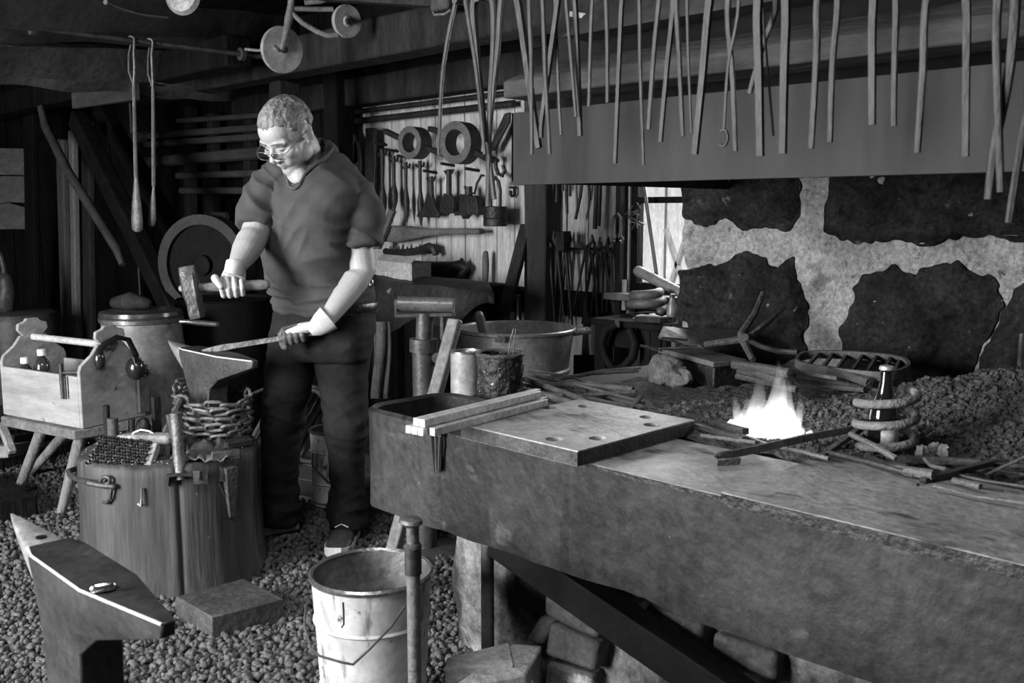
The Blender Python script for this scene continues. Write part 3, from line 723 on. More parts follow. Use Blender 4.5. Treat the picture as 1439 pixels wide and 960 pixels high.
tongue([(1102, 604), (1103, 580), (1104, 560), (1106, 542), (1104, 528)], [20, 17, 11, 7, 2], -.02)
tongue([(1116, 604), (1121, 588), (1125, 570), (1124, 552)], [11, 8, 5, 1.5])
tongue([(1075, 598), (1085, 590), (1100, 590), (1112, 598)], [20, 26, 26, 16])
tongue([(1048, 602), (1070, 598), (1100, 600), (1124, 606)], [9, 17, 17, 9], -.03)
hotm = bpy.data.materials.new('glowing_coal'); hotm.use_nodes = True
nt = hotm.node_tree; b = nt.nodes['Principled BSDF']; b.inputs['Base Color'].default_value = (.03, .03, .03, 1); b.inputs['Roughness'].default_value = .8
ns = nt.nodes.new('ShaderNodeTexNoise'); ns.inputs['Scale'].default_value = 45; r_ = nt.nodes.new('ShaderNodeValToRGB'); r_.color_ramp.elements[0].position = .48; r_.color_ramp.elements[1].position = .62
nt.links.new(ns.outputs['Fac'], r_.inputs[0]); nt.links.new(r_.outputs[0], b.inputs['Emission Color']); b.inputs['Emission Strength'].default_value = 3.
rg = random.Random(2)
for i in range(34):
    a = rg.uniform(0, 6.3); d = rg.uniform(0, .095); u, y = fc.x + d * math.cos(a) * 1.1, fc.y + d * math.sin(a); s_ = rg.uniform(.010, .02)
    MB().blob((u, y, bedz(u, y) + .008), (s_, s_ * .8, s_ * .7), Matrix.Rotation(rg.uniform(0, 6), 3, 'Z'), n=7, m=5, jit=.6, seed=i).build('burning_coal', hotm, fire, smooth=False)
# ================================================================== THINGS ON THE FORGE TABLE
ZT = FT - .03                                           # deck level behind the trough
# tin can
c = Pz(655, 553, ZT); dep = c.dot(-TOCAM); r_ = 21.5 / 1320 * dep; h_ = Pd(655, 494, dep).z - ZT
can = thing('tin_can', 'shiny ribless tin can with a dented lid standing behind the trough', 'tin can', c)
MB().lathe([(r_ * .97, 0), (r_, .004), (r_, h_ - .004), (r_ * 1.02, h_)], c, 36, cap=(True, False)).build('body', mat('tinplate', .42, .58, rough=.3, metal=.55, scale=4, bump=.03), can)
MB().lathe([(r_ * 1.03, h_ - .003), (r_ * 1.03, h_ + .003), (r_ * .96, h_ + .003), (r_ * .93, h_ - .003), (r_ * .5, h_ - .004), (.001, h_ - .003)], c, 36, cap=(False, True)).build('lid', steel, can)
# pierced coal can with wire handle
c = Pz(703, 560, ZT); dep = c.dot(-TOCAM); r_ = 32 / 1320 * dep; h_ = Pd(703, 497, dep).z - ZT
bk = thing('perforated_can', 'rusty pierced coal can with a wire loop standing on the forge beside the tin can', 'can', c)
pm = mat('pierced_can', .008, .03, rough=.45, metal=.3, scale=18, bump=.8, bscale=40, spots=[(70, .62, .5, (1, 1, .7))])
mb = MB(); rings = []
for i in range(15):
    z = h_ * i / 14; rings.append([c + V(math.cos(a) * r_, math.sin(a) * r_, z) * 1 + V(math.cos(a), math.sin(a), 0) * (.006 * nz((math.cos(a) * 2, math.sin(a) * 2, z * 20), 2.2, 3)) for a in [2 * PI * k / 48 for k in range(48)]])
mb.loft(rings, cap=False); mb.f.append(tuple(reversed(range(48)))); mb.build('body', pm, bk, solid=.002)
MB().tube([c + V(math.cos(a) * r_, math.sin(a) * r_, h_ + .004 * nz((a, 0, 0), 3)) for a in [2 * PI * k / 30 for k in range(30)]], .006, 8, close=True).build('rim', rust, bk)
MB().prism([c + V(math.cos(a) * r_ * .95, math.sin(a) * r_ * .95, h_ * .86) for a in [2 * PI * k / 24 for k in range(24)]], (0, 0, .004)).build('coal_fill', coal, bk)
MB().tube([Pd(714, 503, dep), Pd(717, 480, dep), Pd(722, 462, dep), Pd(725, 463, dep), Pd(723, 480, dep), Pd(721, 500, dep)], .0022, 6).build('wire_loop', steel, bk)
# zinc wash tub behind the forge
c = C(.020, 4.30, 0); dep = 4.30; zt = Pd(726, 462, dep).z; r_ = 82 / 1330 * dep
tub = thing('wash_tub', 'round galvanised wash tub with side handles standing behind the forge', 'tub', c)
zb = .28
prof = [(r_ * .80, zb), (r_ * .81, zb + .01), (r_ * .9, zt - .20), (r_ * .925, zt - .195), (r_ * .93, zt - .18), (r_ * .905, zt - .172), (r_ * .985, zt - .012), (r_ * 1.015, zt - .006), (r_ * 1.02, zt + .004), (r_ * 1.0, zt + .009), (r_ * .98, zt), (r_ * .96, zt - .06), (r_ * .92, zt - .14), (.001, zt - .14)]
MB().lathe(prof, c, 48, cap=(True, False)).build('body', galv, tub, ang=18)
MB().lathe([(r_ * .945, zt - .075), (.6 * r_, zt - .06), (.001, zt - .055)], c, 40, cap=(False, True)).build('ash_fill', mat('tub_ash', .03, .08, rough=.95, scale=20, bump=.6), tub)
MB().lathe([(r_ * .7, 0), (r_ * .72, zb)], c, 24).build('stand', dkwood, tub)
hp0 = c + RT * r_ + V(0, 0, zt - .02)
hd = MB().tube([hp0 - TOCAM * .06 + V(0, 0, .005), hp0 - TOCAM * .05 + RT * .06 + V(0, 0, .012), hp0 + TOCAM * .03 + RT * .065 + V(0, 0, .012), hp0 + TOCAM * .05 - RT * .004 + V(0, 0, .003)], .011, 8, ends=True).build('handle', galv, tub)
hp1 = c - RT * r_ + V(0, 0, zt - .02)
MB().tube([hp1 - TOCAM * .06 + V(0, 0, .005), hp1 - TOCAM * .05 - RT * .05 + V(0, 0, .012), hp1 + TOCAM * .03 - RT * .055 + V(0, 0, .012), hp1 + TOCAM * .05 + V(0, 0, .003)], .011, 8, ends=True).build('handle', galv, tub)
MB().aab(Pd(703, 479, dep - r_ * 1.0) - V(.03, .003, .008), Pd(703, 474, dep - r_ * 1.0) + V(.03, .003, .008)).build('maker_plate', steel, tub)
tag(MB().tube([Pd(681, 475, 4.22), Pd(677, 458, 4.20), Pd(673, 443, 4.18)], [.020, .022, .021], 12, ends=True).build('wooden_pestle', mat('dark_handle', .05, .13, rough=.4, scale=8)), 'round-ended dark wooden handle sticking up out of the wash tub', 'handle')
# scrap bars between the drilled plate and the back of the table
rg = random.Random(11)
SCR = [((735, 541), (935, 583), 8, 'bar'), ((733, 525), (905, 566), 5, 'r'), ((738, 533), (880, 592), 10, 'r'), ((742, 548), (865, 590), 8, 'r'), ((745, 520), (860, 545), 4, 's'),
       ((760, 541), (890, 548), 9, 'r'), ((800, 530), (900, 517), 4, 's'), ((770, 535), (897, 521), 5, 'r'), ((740, 553), (792, 556), 5, 's'), ((830, 546), (905, 575), 9, 'bar'), ((860, 600), (900, 558), 7, 'r'), ((820, 556), (895, 550), 7, 'bar'), ((905, 562), (935, 598), 9, 'bar')]
NM = ['long flat iron bar reaching from the pierced can to the plate corner', 'thin straight iron rod from the pierced can across the scrap', 'thick round iron rod lying behind the drilled plate, lowest of the heap', 'short thick iron rod with a sawn end behind the drilled plate', 'slim bright rod topmost beside the wash tub',
      'round rusty bar lying level under the rods behind the plate', 'thin bright strip pointing at the rock', 'brown rod crossing towards the rock', 'short flat strip close to the pierced can', 'broad flat bar behind the drilled plate, its end near the ash', 'rusty offcut tilted over the scrap bars', 'short flat offcut in the middle of the scrap heap', 'curved flat strap lying at the right end of the scrap heap']
for i, ((xa, ya), (xb, yb), w, k) in enumerate(SCR):
    lift = .012 + .006 * (i % 4)
    a = Pz(xa, ya, ZT + lift); b = Pz(xb, yb, FT + .004 + lift * .6); wd = w / 1320 * b.dot(-TOCAM)
    if k == 'bar': o = MB().bar(a, b, wd * 1.6, wd * .5).jitter(.003, 9).build('scrap_bar', rust, bevel=.002)
    else:
        mid = a.lerp(b, .5) + V(.01 * rg.uniform(-1, 1), .01 * rg.uniform(-1, 1), .006)
        o = MB().tube([a, a.lerp(mid, .5), mid, mid.lerp(b, .5), b], wd * .55, 8).build('scrap_rod', steel if k == 's' else rust)
    tag(o, NM[i], 'iron bar', 'scrap iron behind the drilled plate')
# rock and sooty wooden block with a plank lid
c = Pz(935, 541, ZT + .01); dep = c.dot(-TOCAM)
tag(MB().blob(c + V(0, 0, .045), (.068, .055, .060), n=26, m=16, jit=.28, seed=3).jitter(.014, 13).build('rock', mat('pale_rock', .05, .15, rough=.9, scale=9, bump=.7)), 'lumpy grey boulder on the hearth beside the sooty block', 'rock')
c2 = Pz(952, 545, ZT + .008); dp2 = c2.dot(-TOCAM)
tag(MB().blob(c2 + V(0, 0, .030), (.05, .04, .036), n=20, m=12, jit=.4, seed=9).jitter(.008, 20).build('rock', mat('pale_rock', .05, .15)), 'smaller pale stone leaning on the front of the boulder', 'rock')
a = Pz(1002, 548, ZT + .01); dpt = a.dot(-TOCAM); e0 = Pz(1030, 535, ZT + .01) - a
blk = thing('fire_block', 'sooty rectangular block with a plank lying on it at the back of the hearth', 'block', a)
dL = (Pd(930, 497, dpt + .28) - Pd(1002, 514, dpt)); dL.z = 0
dW = V(-dL.y, dL.x, 0).normalized(); dW = -dW if dW.dot(RT) < 0 else dW
hh = Pd(1002, 516, dpt).z - a.z
dLn = dL.normalized(); LL = .30; WW = .12
q = [a, a + dW * WW, a + dW * WW + dLn * LL, a + dLn * LL]
MB().hexa(q + [p + V(0, 0, hh) for p in q]).jitter(.006, 9).build('body', dkiron, blk, bevel=.006)
q = [a - dLn * .01 - dW * .01, a + dW * (WW + .01) - dLn * .01, a + dW * (WW + .012) + dLn * (LL + .03), a + dLn * (LL + .03) - dW * .006]
MB().hexa([p + V(0, 0, hh + .001) for p in q] + [p + V(0, 0, hh + .018) for p in q]).jitter(.004, 9).build('plank', mat('sooty_plank', .06, .13, rough=.8, scale=8), blk, bevel=.003)
# flat shovel blade / long spatula and tongs lying at the back
bz = ZT + .135
def Pb(x, y, D): return Pd(x, y, D)
sh = thing('fire_shovel', 'flat long-bladed fire shovel lying across the back of the hearth', 'shovel', Pd(985, 478, 3.15))
MB().prism([Pd(925, 476, 3.34), Pd(932, 461, 3.45), Pd(1040, 466, 3.30), Pd(1044, 478, 3.18), Pd(985, 488, 3.12)], (0, 0, .006)).build('blade', mat('shovel_iron', .035, .07, rough=.5, metal=.3, scale=6), sh)
MB().tube([Pd(1038, 472, 3.24), Pd(1070, 487, 3.12), Pd(1095, 494, 3.06), Pd(1122, 495, 3.0)], .009, 8).build('handle', iron, sh)
for (lab, pts, w) in (('bright wire lying over the left end of the shovel blade', [(945, 458), (1000, 469)], .003), ('bright rod with a thick end left of the sooty block', [(928, 491), (975, 490), (988, 489)], .004), ('thin bright strip crossing beneath the shovel blade', [(942, 478), (975, 490)], .004), ('short bright rod beside the shovel end', [(930, 475), (966, 478)], .005), ('thin rod slanting left of the sooty block', [(900, 486), (930, 493)], .004)):
    tag(MB().tube([Pd(x, y, 3.12) for x, y in pts], w, 8).build('bright_rod', bright), lab, 'metal rod', 'bright rods on the hearth')
t = thing('fire_tongs', 'rusty tongs leaning open against the chimney wall behind the fire', 'tongs', Pd(1050, 475, 3.05))
MB().tube([Pd(1072, 412, 3.22), Pd(1060, 442, 3.14), Pd(1042, 470, 3.05), Pd(1046, 482, 3.02), Pd(1058, 506, 2.95)], [.009, .011, .014, .013, .010], 8).build('rein', rust, t)
MB().tube([Pd(1102, 432, 3.24), Pd(1080, 452, 3.14), Pd(1056, 472, 3.05), Pd(1035, 478, 3.06), Pd(990, 484, 3.1)], [.008, .010, .013, .012, .010], 8).build('rein', rust, t)
MB().tube([Pd(1047, 474, 3.07), Pd(1047, 474, 3.0)], .012, 10).build('rivet', iron, t)
# oval cast grate
g = thing('grate', 'oval iron grate with cross bars propped at the back of the hearth', 'grate', Pd(1200, 520, 2.75))
A = [Pd(1118, 508, 2.95), Pd(1128, 498, 3.02), Pd(1180, 498, 3.0), Pd(1245, 502, 2.9), Pd(1272, 508, 2.82), Pd(1280, 517, 2.75), Pd(1268, 525, 2.68), Pd(1240, 530, 2.64), Pd(1190, 525, 2.72), Pd(1140, 518, 2.84), Pd(1122, 513, 2.9)]
sm = []
for i in range(len(A)):
    for k in range(4): sm.append(A[i].lerp(A[(i + 1) % len(A)], k / 4))
for _ in range(3): sm = [(sm[i - 1] + sm[i] * 2 + sm[(i + 1) % len(sm)]) / 4 for i in range(len(sm))]
MB().tube(sm, .010, 4, close=True, flat=(1.3, .5), side=ZU).build('frame', mat('grate_iron', .05, .10, rough=.6, scale=12), g)
for (xa, ya, xb, yb, da, db) in ((1150, 498, 1133, 516, 3.0, 2.86), (1170, 498, 1155, 519, 3.0, 2.81), (1190, 499, 1174, 522, 3.0, 2.76), (1212, 500, 1195, 525, 2.95, 2.72), (1232, 501, 1216, 527, 2.92, 2.68), (1252, 503, 1238, 528, 2.88, 2.65), (1264, 507, 1255, 527, 2.84, 2.66)):
    MB().bar(Pd(xa, ya, da), Pd(xb, yb, db), .008, .012).build('cross_bar', mat('grate_iron', .05, .10), g)
for (xa, ya, xb, yb, w, lb) in ((1120, 530, 1240, 552, .010, 'long rod lying under the grate'), (1165, 520, 1222, 538, .014, 'thick pipe end lying under the grate'), (1125, 542, 1215, 548, .008, 'thin bar lying in front of the grate'), (1035, 528, 1120, 548, .010, 'dark bar lying behind the fire'), (1030, 512, 1110, 525, .014, 'round log of iron behind the fire, upper of two'), (1038, 519, 1100, 536, .012, 'rusty rod behind the fire, lower of two')):
    tag(MB().tube([Pd(xa, ya, 2.78), Pd((xa + xb) / 2, (ya + yb) / 2 - 1, 2.72), Pd(xb, yb, 2.64)], w, 8).build('iron_rod', rust), lb, 'iron rod', 'rods at the back of the hearth')
# bent flat bar, front of fire
pts = [Pz(1215, 600, FT + .05), Pz(1150, 612, FT + .045), Pz(1100, 623, FT + .04), Pz(1055, 633, FT + .032), Pz(1030, 638, FT + .03), Pz(1012, 640, FT + .03), Pz(1003, 645, FT + .022), Pz(1008, 650, FT + .02), Pz(1040, 648, FT + .02)]
tag(MB().tube(pts, .0085, 4, flat=(1.0, .35), side=ZU).build('bent_strap', mat('strap_iron', .07, .15, rough=.6, metal=.2, scale=14, bump=.3), bevel=.001), 'long flat iron strap with a hooked end lying in front of the fire', 'iron strap')
# beer bottle inside a coil spring
c = Pz(1240, 634, FT + .004); dep = c.dot(-TOCAM); k = dep / 1308.
bt = thing('bottle', 'brown glass bottle with a pale cap and label standing inside the coil spring', 'bottle', c)
HB = Pd(1240, 514, dep).z - c.z; Rb = 21 * k
bprof = [(Rb * .9, 0), (Rb, .006), (Rb, HB * .42), (Rb * .93, HB * .50), (Rb * .62, HB * .66), (Rb * .42, HB * .80), (Rb * .36, HB * .93), (Rb * .42, HB * .935), (Rb * .42, HB * .955), (Rb * .36, HB * .96)]
bg = mat('bottle_glass', .006, .010, rough=.06, bump=0, spec=.8)
MB().lathe(bprof, c, 32).build('body', bg, bt)
MB().lathe([(Rb * .47, HB * .955), (Rb * .49, HB * .96), (Rb * .45, HB * .995), (Rb * .36, HB)], c, 24).build('cap', mat('cap_tin', .4, .6, rough=.4, metal=.5), bt)
mb = MB(); rows = []
for i in range(9):
    a = math.radians(-62) + math.radians(78) * i / 8
    dv = TOCAM * math.cos(a) + RT * math.sin(a + .55)
    dv = (TOCAM * math.cos(a + .55) + RT * math.sin(a + .55)) * (Rb + .0009)
    rows.append([c + dv + V(0, 0, HB * .05), c + dv + V(0, 0, HB * .37), c + dv * .985 + V(0, 0, HB * .37), c + dv * .985 + V(0, 0, HB * .05)])
MB().loft(rows).build('label', mat('paper_label', .45, .62, rough=.8, scale=14, bump=0), bt)
# coil spring
cc = c + V(0, 0, 0) + RT * .004; Rs = 39 * k; pts = []
z0 = .006; pitch = (Pd(1250, 570, dep).z - Pd(1250, 600, dep).z)
zf = lambda y: Pd(1250, y, dep - Rs).z
turns = 2.55
for i in range(100):
    s_ = i / 99; a = -PI * .5 - PI * .45 + 2 * PI * turns * s_
    rr_ = Rs * (1.0)
    pts.append(cc + (RT * math.cos(a) + (-TOCAM) * math.sin(a)) * rr_ + V(0, 0, .014 + pitch * 1.0 * turns * s_))
pts = [Pz(1163, 640, FT + .012), Pz(1188, 624, FT + .016), Pz(1205, 606, FT + .03)][:0] + pts
tag(MB().tube(pts, 6.2 * k, 12, ends=True).build('coil_spring', mat('spring_iron', .10, .20, rough=.7, scale=22, bump=.5)), 'thick rusty coil spring standing round the bottle on the forge', 'spring')
# bars in the right-hand pile along the long cover plate
FR = [((1155, 641), (1210, 602), 9, 'bar', 'square offcut leaning up against the foot of the coil spring'), ((1165, 636), (1285, 668), 8, 'r', 'thick bent rod below the coil spring'), ((1195, 610), (1260, 645), 9, 'r', 'curved rod crossing under the coil spring'), ((1180, 637), (1290, 682), 6, 'r', 'slim rod along the back edge of the long plate'),
      ((1225, 647), (1275, 660), 15, 'r', 'stubby thick round bar in front of the bottle'), ((1272, 662), (1312, 668), 15, 'r', 'stubby thick round bar right of the bottle'), ((1264, 644), (1380, 650), 12, 'bar', 'flat bar lying behind the stubby bars'), ((1297, 676), (1395, 650), 10, 'bar', 'square bar lying on top of the pile at a slant'),
      ((1312, 683), (1445, 708), 5, 'r', 'long thin rod nearest the long plate, lower'), ((1310, 679), (1450, 695), 7, 'r', 'long rod nearest the long plate, upper'), ((1330, 664), (1445, 685), 6, 'r', 'rusty rod running out of the picture above the long rods'), ((1300, 645), (1330, 660), 6, 'r', 'short curved hook on the pile'),
      ((1385, 668), (1445, 640), 5, 'r', 'thin rod slanting up at the right edge'), ((1345, 650), (1450, 655), 8, 'bar', 'flat strip at the foot of the coke heap'), ((1340, 675), (1378, 684), 9, 'r', 'sawn bar end poking from the pile'), ((1360, 660), (1445, 668), 5, 'r', 'slim rod in the middle of the right end of the pile'),
      ((975, 598), (1045, 618), 9, 'bar', 'flat bar end in front of the fire, left of the hooked strap'), ((985, 612), (1062, 622), 6, 'r', 'thin rod in front of the fire'), ((1000, 595), (1048, 606), 12, 'bar', 'channel section offcut at the front edge of the fire'), ((1040, 612), (1085, 628), 8, 'bar', 'folded strip offcut by the fire'), ((1095, 628), (1165, 645), 6, 'r', 'dark rod beneath the hooked strap')]
for i, ((xa, ya), (xb, yb), w, kd, lb) in enumerate(FR):
    zz = FT + .010 + .007 * (i % 3)
    a = Pz(xa, ya, zz); b = Pz(xb, yb, zz + (.012 if kd == 'bar' else .004)); 
    if i == 0: b = Pz(xb, yb, FT + .05)
    if i == 2: a = Pz(xa, ya, FT + .045)
    if i == 12: b = Pz(xb, yb, FT + .06)
    wd = w / 1308. * b.dot(-TOCAM)
    m_ = [rust, iron, mat('brown_iron', .07, .16, rough=.7, metal=.2, scale=14, bump=.4)][i % 3]
    if kd == 'bar': o = MB().bar(a, b, wd, wd * .8).jitter(.002, 12).build('scrap_bar', m_, bevel=.0015)
    else:
        mid = a.lerp(b, .5) + V(.008, .006, .004) * rg.uniform(-1, 1); o = MB().tube([a, a.lerp(mid, .5), mid, mid.lerp(b, .5), b], wd * .5, 8).build('scrap_rod', m_)
    tag(o, lb, 'iron bar', 'bars piled along the hearth edge')
for i, (x, y, lb) in enumerate(((1313, 636, 'pale limestone lump left of its neighbour by the spring foot'), (1325, 640, 'pale limestone lump at the foot of the coke heap'), (1296, 640, 'dull grey lump nearest the coil spring'))):
    p = Pz(x, y, FT + .012); tag(MB().blob(p + V(0, 0, .008), (.014, .012, .016), n=10, m=7, jit=.5, seed=i).build('clinker_lump', mat('clinker', .09, .22, rough=.8, scale=30, bump=.5)), lb, 'stone')
p = Pd(1432, 510, 2.35); tag(MB().tube([Pd(1437, 470, 2.45), Pd(1434, 510, 2.42), Pd(1440, 560, 2.30)], .008, 8).build('poker', iron), 'slim iron rod leaning on the chimney wall at the right edge', 'iron rod')
# ================================================================== TOOL WALL, BENCHES, WINDOW CORNER
TV = WV - .075
def peg(x, y, lb, r=.009):
    a = Pv(x, y, WV); tag(MB().tube([a + V(0, .01, 0), a + V(0, -.10, .01)], r, 8).build('wall_peg', midwood), lb, 'peg', 'pegs of the tool wall')
# two long pipes along the top of the wall
for (ya, yb, r_, lb) in ((159, 133, .016, 'upper of two dark pipes running along the top of the tool wall'), (172, 142, .020, 'lower of two dark pipes running along the top of the tool wall')):
    a = Pv(487, ya, WV - .06); z = a.z
    tag(MB().tube([V(a.x - .1, WV - .06, z), V(Pv(722, 140, WV - .06).x, WV - .06, z)], r_, 10).build('wall_pipe', dkiron), lb, 'pipe')
def spindle(x, y0, yb, y1, w, lb, cross=True):
    v = TV; t = thing('swage_tool', lb, 'tool', Pv(x, y1, v), 'spindle tools on the wall')
    k = Pv(x, y0, v).dot(-TOCAM) / 1345.
    ys = [y0, y0 + 10, yb - 6, yb, yb + (y1 - yb) * .3, yb + (y1 - yb) * .6, y1 - 6, y1]; rs = [.34, .30, .26, .30, .56, .5, .22, .08]
    MB().tube([Pv(x + (i - 4) * .25, y, v) for i, y in enumerate(ys)], [r * w * k for r in rs], 10).build('blade', dkiron, t)
    if cross: MB().tube([Pv(x - 7, y0 + 5, v), Pv(x - 5, y0 + 8, v), Pv(x + 4, y0 + 7, v), Pv(x + 5, y0 + 2, v)], 1.8 * k, 6).build('hook', dkiron, t)
    peg(x + 5, y0 - 6, 'peg above ' + lb)
spindle(538, 210, 264, 311, 11, 'spindle-shaped swage hung on the tool wall, first right of the smith')
spindle(554, 219, 260, 298, 10, 'spindle-shaped swage hung on the tool wall, second right of the smith')
spindle(571, 228, 268, 313, 9, 'straight swage hung on the tool wall, third right of the smith')
spindle(591, 226, 270, 318, 9, 'long straight swage hung on the tool wall, beside the hatchet blade')
def flat(name, px, v, th, lb, cat, m=dkiron, group=None, bev=.004):
    o = MB().prism(pvpoly(px, v), (0, -th, 0)).build(name, m, bevel=bev); return tag(o, lb, cat, group)
def blade(stem, poly, lb, hook):
    v = TV; t = thing('wall_hatchet', lb, 'tool', Pv(poly[0][0], poly[0][1], v), 'flared blades on the tool wall')
    k = Pv(poly[0][0], poly[0][1], v).dot(-TOCAM) / 1345.
    MB().prism(pvpoly(poly, v), (0, -.022, 0)).build('blade', dkiron, t, bevel=.004)
    MB().tube([Pv(*stem[0], v - .011), Pv(*stem[1], v - .011)], stem[2] * k, 8).build('shank', dkiron, t)
    MB().tube([Pv(hook - 6, stem[0][1] + 2, v - .01), Pv(hook - 4, stem[0][1] + 6, v - .01), Pv(hook + 4, stem[0][1] + 5, v - .01), Pv(hook + 6, stem[0][1], v - .01)], 1.7 * k, 6).build('hook', dkiron, t)
    peg(hook + 7, stem[0][1] - 5, 'peg above ' + lb)
blade(((606, 248), (607, 277), 3.2), [(603, 272), (610, 272), (614, 290), (620, 300), (619, 306), (589, 305), (590, 300), (598, 292)], 'flared axe-like blade hung on the tool wall, left of two', 606)
blade(((631, 238), (631, 274), 3.8), [(627, 272), (636, 272), (641, 284), (640, 300), (635, 299), (631, 303), (627, 299), (622, 298), (623, 284)], 'flared axe-like blade with a notched foot on the tool wall, right of two', 631)
t = thing('set_hammer', 'square-bodied hammer head with a narrow foot on the tool wall beside the weight', 'tool', Pv(664, 300, TV))
MB().prism(pvpoly([(655, 273), (678, 276), (681, 302), (664, 302), (659, 308), (656, 302), (647, 303), (648, 297), (654, 296)], TV), (0, -.05, 0)).build('body', dkiron, t, bevel=.004)
MB().tube([Pv(659, 276, TV - .025), Pv(659, 262, TV - .025)], .02, 8).build('neck', dkiron, t)
MB().tube([Pv(653, 262, TV - .03), Pv(657, 271, TV - .03), Pv(667, 272, TV - .03), Pv(670, 258, TV - .03), Pv(677, 246, TV - .03), Pv(680, 247, TV - .03)], .007, 8).build('hook', dkiron, t)
peg(672, 240, 'peg carrying the square-bodied hammer head')
t = thing('hanging_weight', 'drum-shaped iron weight hung by a hoop at the right of the tool wall', 'weight', Pv(697, 318, TV - .1))
k = Pv(697, 300, TV - .1).dot(-TOCAM) / 1345.
ct = Pv(696, 304, TV - .08)
MB().lathe([(16 * k, -14 * k), (17 * k, -13 * k), (17 * k, -4 * k), (16.2 * k, -3 * k), (17 * k, -2 * k), (17 * k, 13 * k), (16 * k, 14 * k)], ct, 28).build('body', dkiron, t)
bl = [ct + V(-9 * k, 0, 13 * k), ct + V(-9 * k, 0, 36 * k), ct + V(-6 * k, 0, 48 * k), ct + V(0, 0, 54 * k), ct + V(7 * k, 0, 48 * k), ct + V(10 * k, 0, 36 * k), ct + V(10 * k, 0, 13 * k)]
MB().tube(bl, 2.4 * k, 8).build('bail', dkiron, t)
t = thing('double_hook', 'twisted double hook above the weight on the tool wall', 'hook', Pv(700, 240, TV))
MB().tube([Pv(696, 222, TV), Pv(697, 235, TV), Pv(700, 244, TV), Pv(706, 247, TV), Pv(709, 240, TV), Pv(707, 232, TV)], .011, 8).build('shaft', dkiron, t)
MB().tube([Pv(693, 222, TV), Pv(700, 226, TV)], .012, 8).build('knot', dkiron, t)
# hoops with handles
hoopm = mat('hoop_wood', .05, .11, rough=.7, scale=9, bump=.3)
def hoop(cx_, cy_, rx, ry, depth, lb, stick, out):
    v = TV - .16; c_ = Pv(cx_, cy_, v); k_ = c_.dot(-TOCAM) / 1345.
    ax = (TOCAM * .72 + V(0, -1, 0) * .35 - RT * .42).normalized()
    e1 = ZU - ax * ax.z; e1 = (e1.normalized() * .98 + ax.cross(ZU).normalized() * .16).normalized(); e2 = ax.cross(e1).normalized()
    M = Matrix((e2, e1, ax)).transposed()
    R_ = ry * k_
    t_ = thing('iron_hoop', lb, 'hoop', c_)
    MB().lathe([(R_ * .62, depth * .5), (R_, depth * .5), (R_ * 1.0, -depth * .5), (R_ * .62, -depth * .5), (R_ * .62, depth * .5)], c_, 40, M, cap=(False, False), sq=(.95, 1)).build('band', hoopm, t_, ang=30)
    MB().bar(Pv(stick[0][0], stick[0][1], v + .03), Pv(stick[1][0], stick[1][1], v + .02), .035, .03).build('crossbar', dkiron, t_, bevel=.004)
    if out: MB().bar(Pv(out[0][0], out[0][1], v + .03), Pv(out[1][0], out[1][1], v + .02), .035, .03).build('crossbar', dkiron, t_, bevel=.004)
    peg(cx_ + 4, cy_ - ry * .55, 'thick peg behind ' + lb, .015)
hoop(583, 201, 18, 22, .10, 'smaller iron hoop with a long crossbar on the tool wall', ((541, 184), (566, 196)), ((600, 208), (630, 219)))
hoop(647, 201, 20, 29, .10, 'larger iron hoop with a crossbar hung high on the tool wall', ((664, 212), (692, 226)), ((604, 181), (628, 188)))
flat('iron_stay', [(712, 160), (719, 158), (718, 172), (697, 212), (692, 212), (694, 200)], TV, .02, 'black diagonal iron stay beside the hood on the tool wall', 'stay')
# row of knives and slats behind the smith's shoulder
for (px, lb) in (([(496, 190), (501, 188), (506, 210), (507, 228), (500, 232), (497, 215)], 'curved dark blade hung nearest the wall post behind the smith'), ([(501, 198), (508, 198), (511, 228), (507, 300), (498, 300), (500, 228)], 'long dark knife hung behind the shoulder of the smith'),
                 ([(517, 180), (530, 180), (531, 228), (527, 300), (515, 300), (516, 228)], 'broad dark slat hung behind the shoulder of the smith')):
    flat('wall_knife', px, TV, .02, lb, 'tool')
tag(MB().tube([Pv(494, 152, TV), Pv(498, 190, TV), Pv(503, 222, TV)], .012, 6).build('strap', black), 'black strap hung at the left end of the tool wall', 'strap')
# big wooden paddle on its hooks
t = thing('wooden_paddle', 'long dark wooden lever with a thick end lying across the tool wall', 'lever', Pv(600, 332, TV))
MB().prism(pvpoly([(528, 322), (545, 319), (562, 317), (580, 318), (600, 321), (640, 321), (682, 321), (683, 329), (640, 330), (610, 332), (590, 336), (568, 341), (548, 339), (528, 336)], TV), (0, -.06, 0)).build('shaft', hoopm, t, bevel=.012)
flat('bat_stick', [(551, 293), (558, 297), (545, 330), (537, 350), (529, 350), (537, 330)], TV - .07, .03, 'short dark stick leaning across the wooden lever', 'stick', hoopm)
t = thing('spiked_bar', 'black bar with a row of short spikes above the carton', 'tool', Pv(575, 355, TV))
MB().tube([Pv(541, 353, TV), Pv(560, 356, TV), (Pv(585, 353, TV)), Pv(603, 347, TV), Pv(611, 350, TV), Pv(613, 358, TV)], [.02, .022, .022, .028, .03, .02], 8).build('shaft', dkiron, t)
mb = MB()
for i in range(9): mb.tube([Pv(548 + i * 6, 354, TV), Pv(549 + i * 6, 346 - (i % 2) * 3, TV)], [.010, .003], 5)
o = mb.build('spikes', dkiron, t)
t = thing('pipe_clamp', 'black pistol-shaped pipe clamp hung low on the tool wall', 'clamp', Pv(635, 385, TV))
MB().tube([Pv(603, 378, TV), Pv(636, 378, TV), Pv(650, 373, TV), Pv(656, 377, TV)], [.045, .045, .035, .02], 10).build('body', dkiron, t)
MB().tube([Pv(655, 376, TV), Pv(648, 386, TV), Pv(639, 396, TV)], [.02, .026, .030], 8, ends=True).build('grip', dkiron, t)
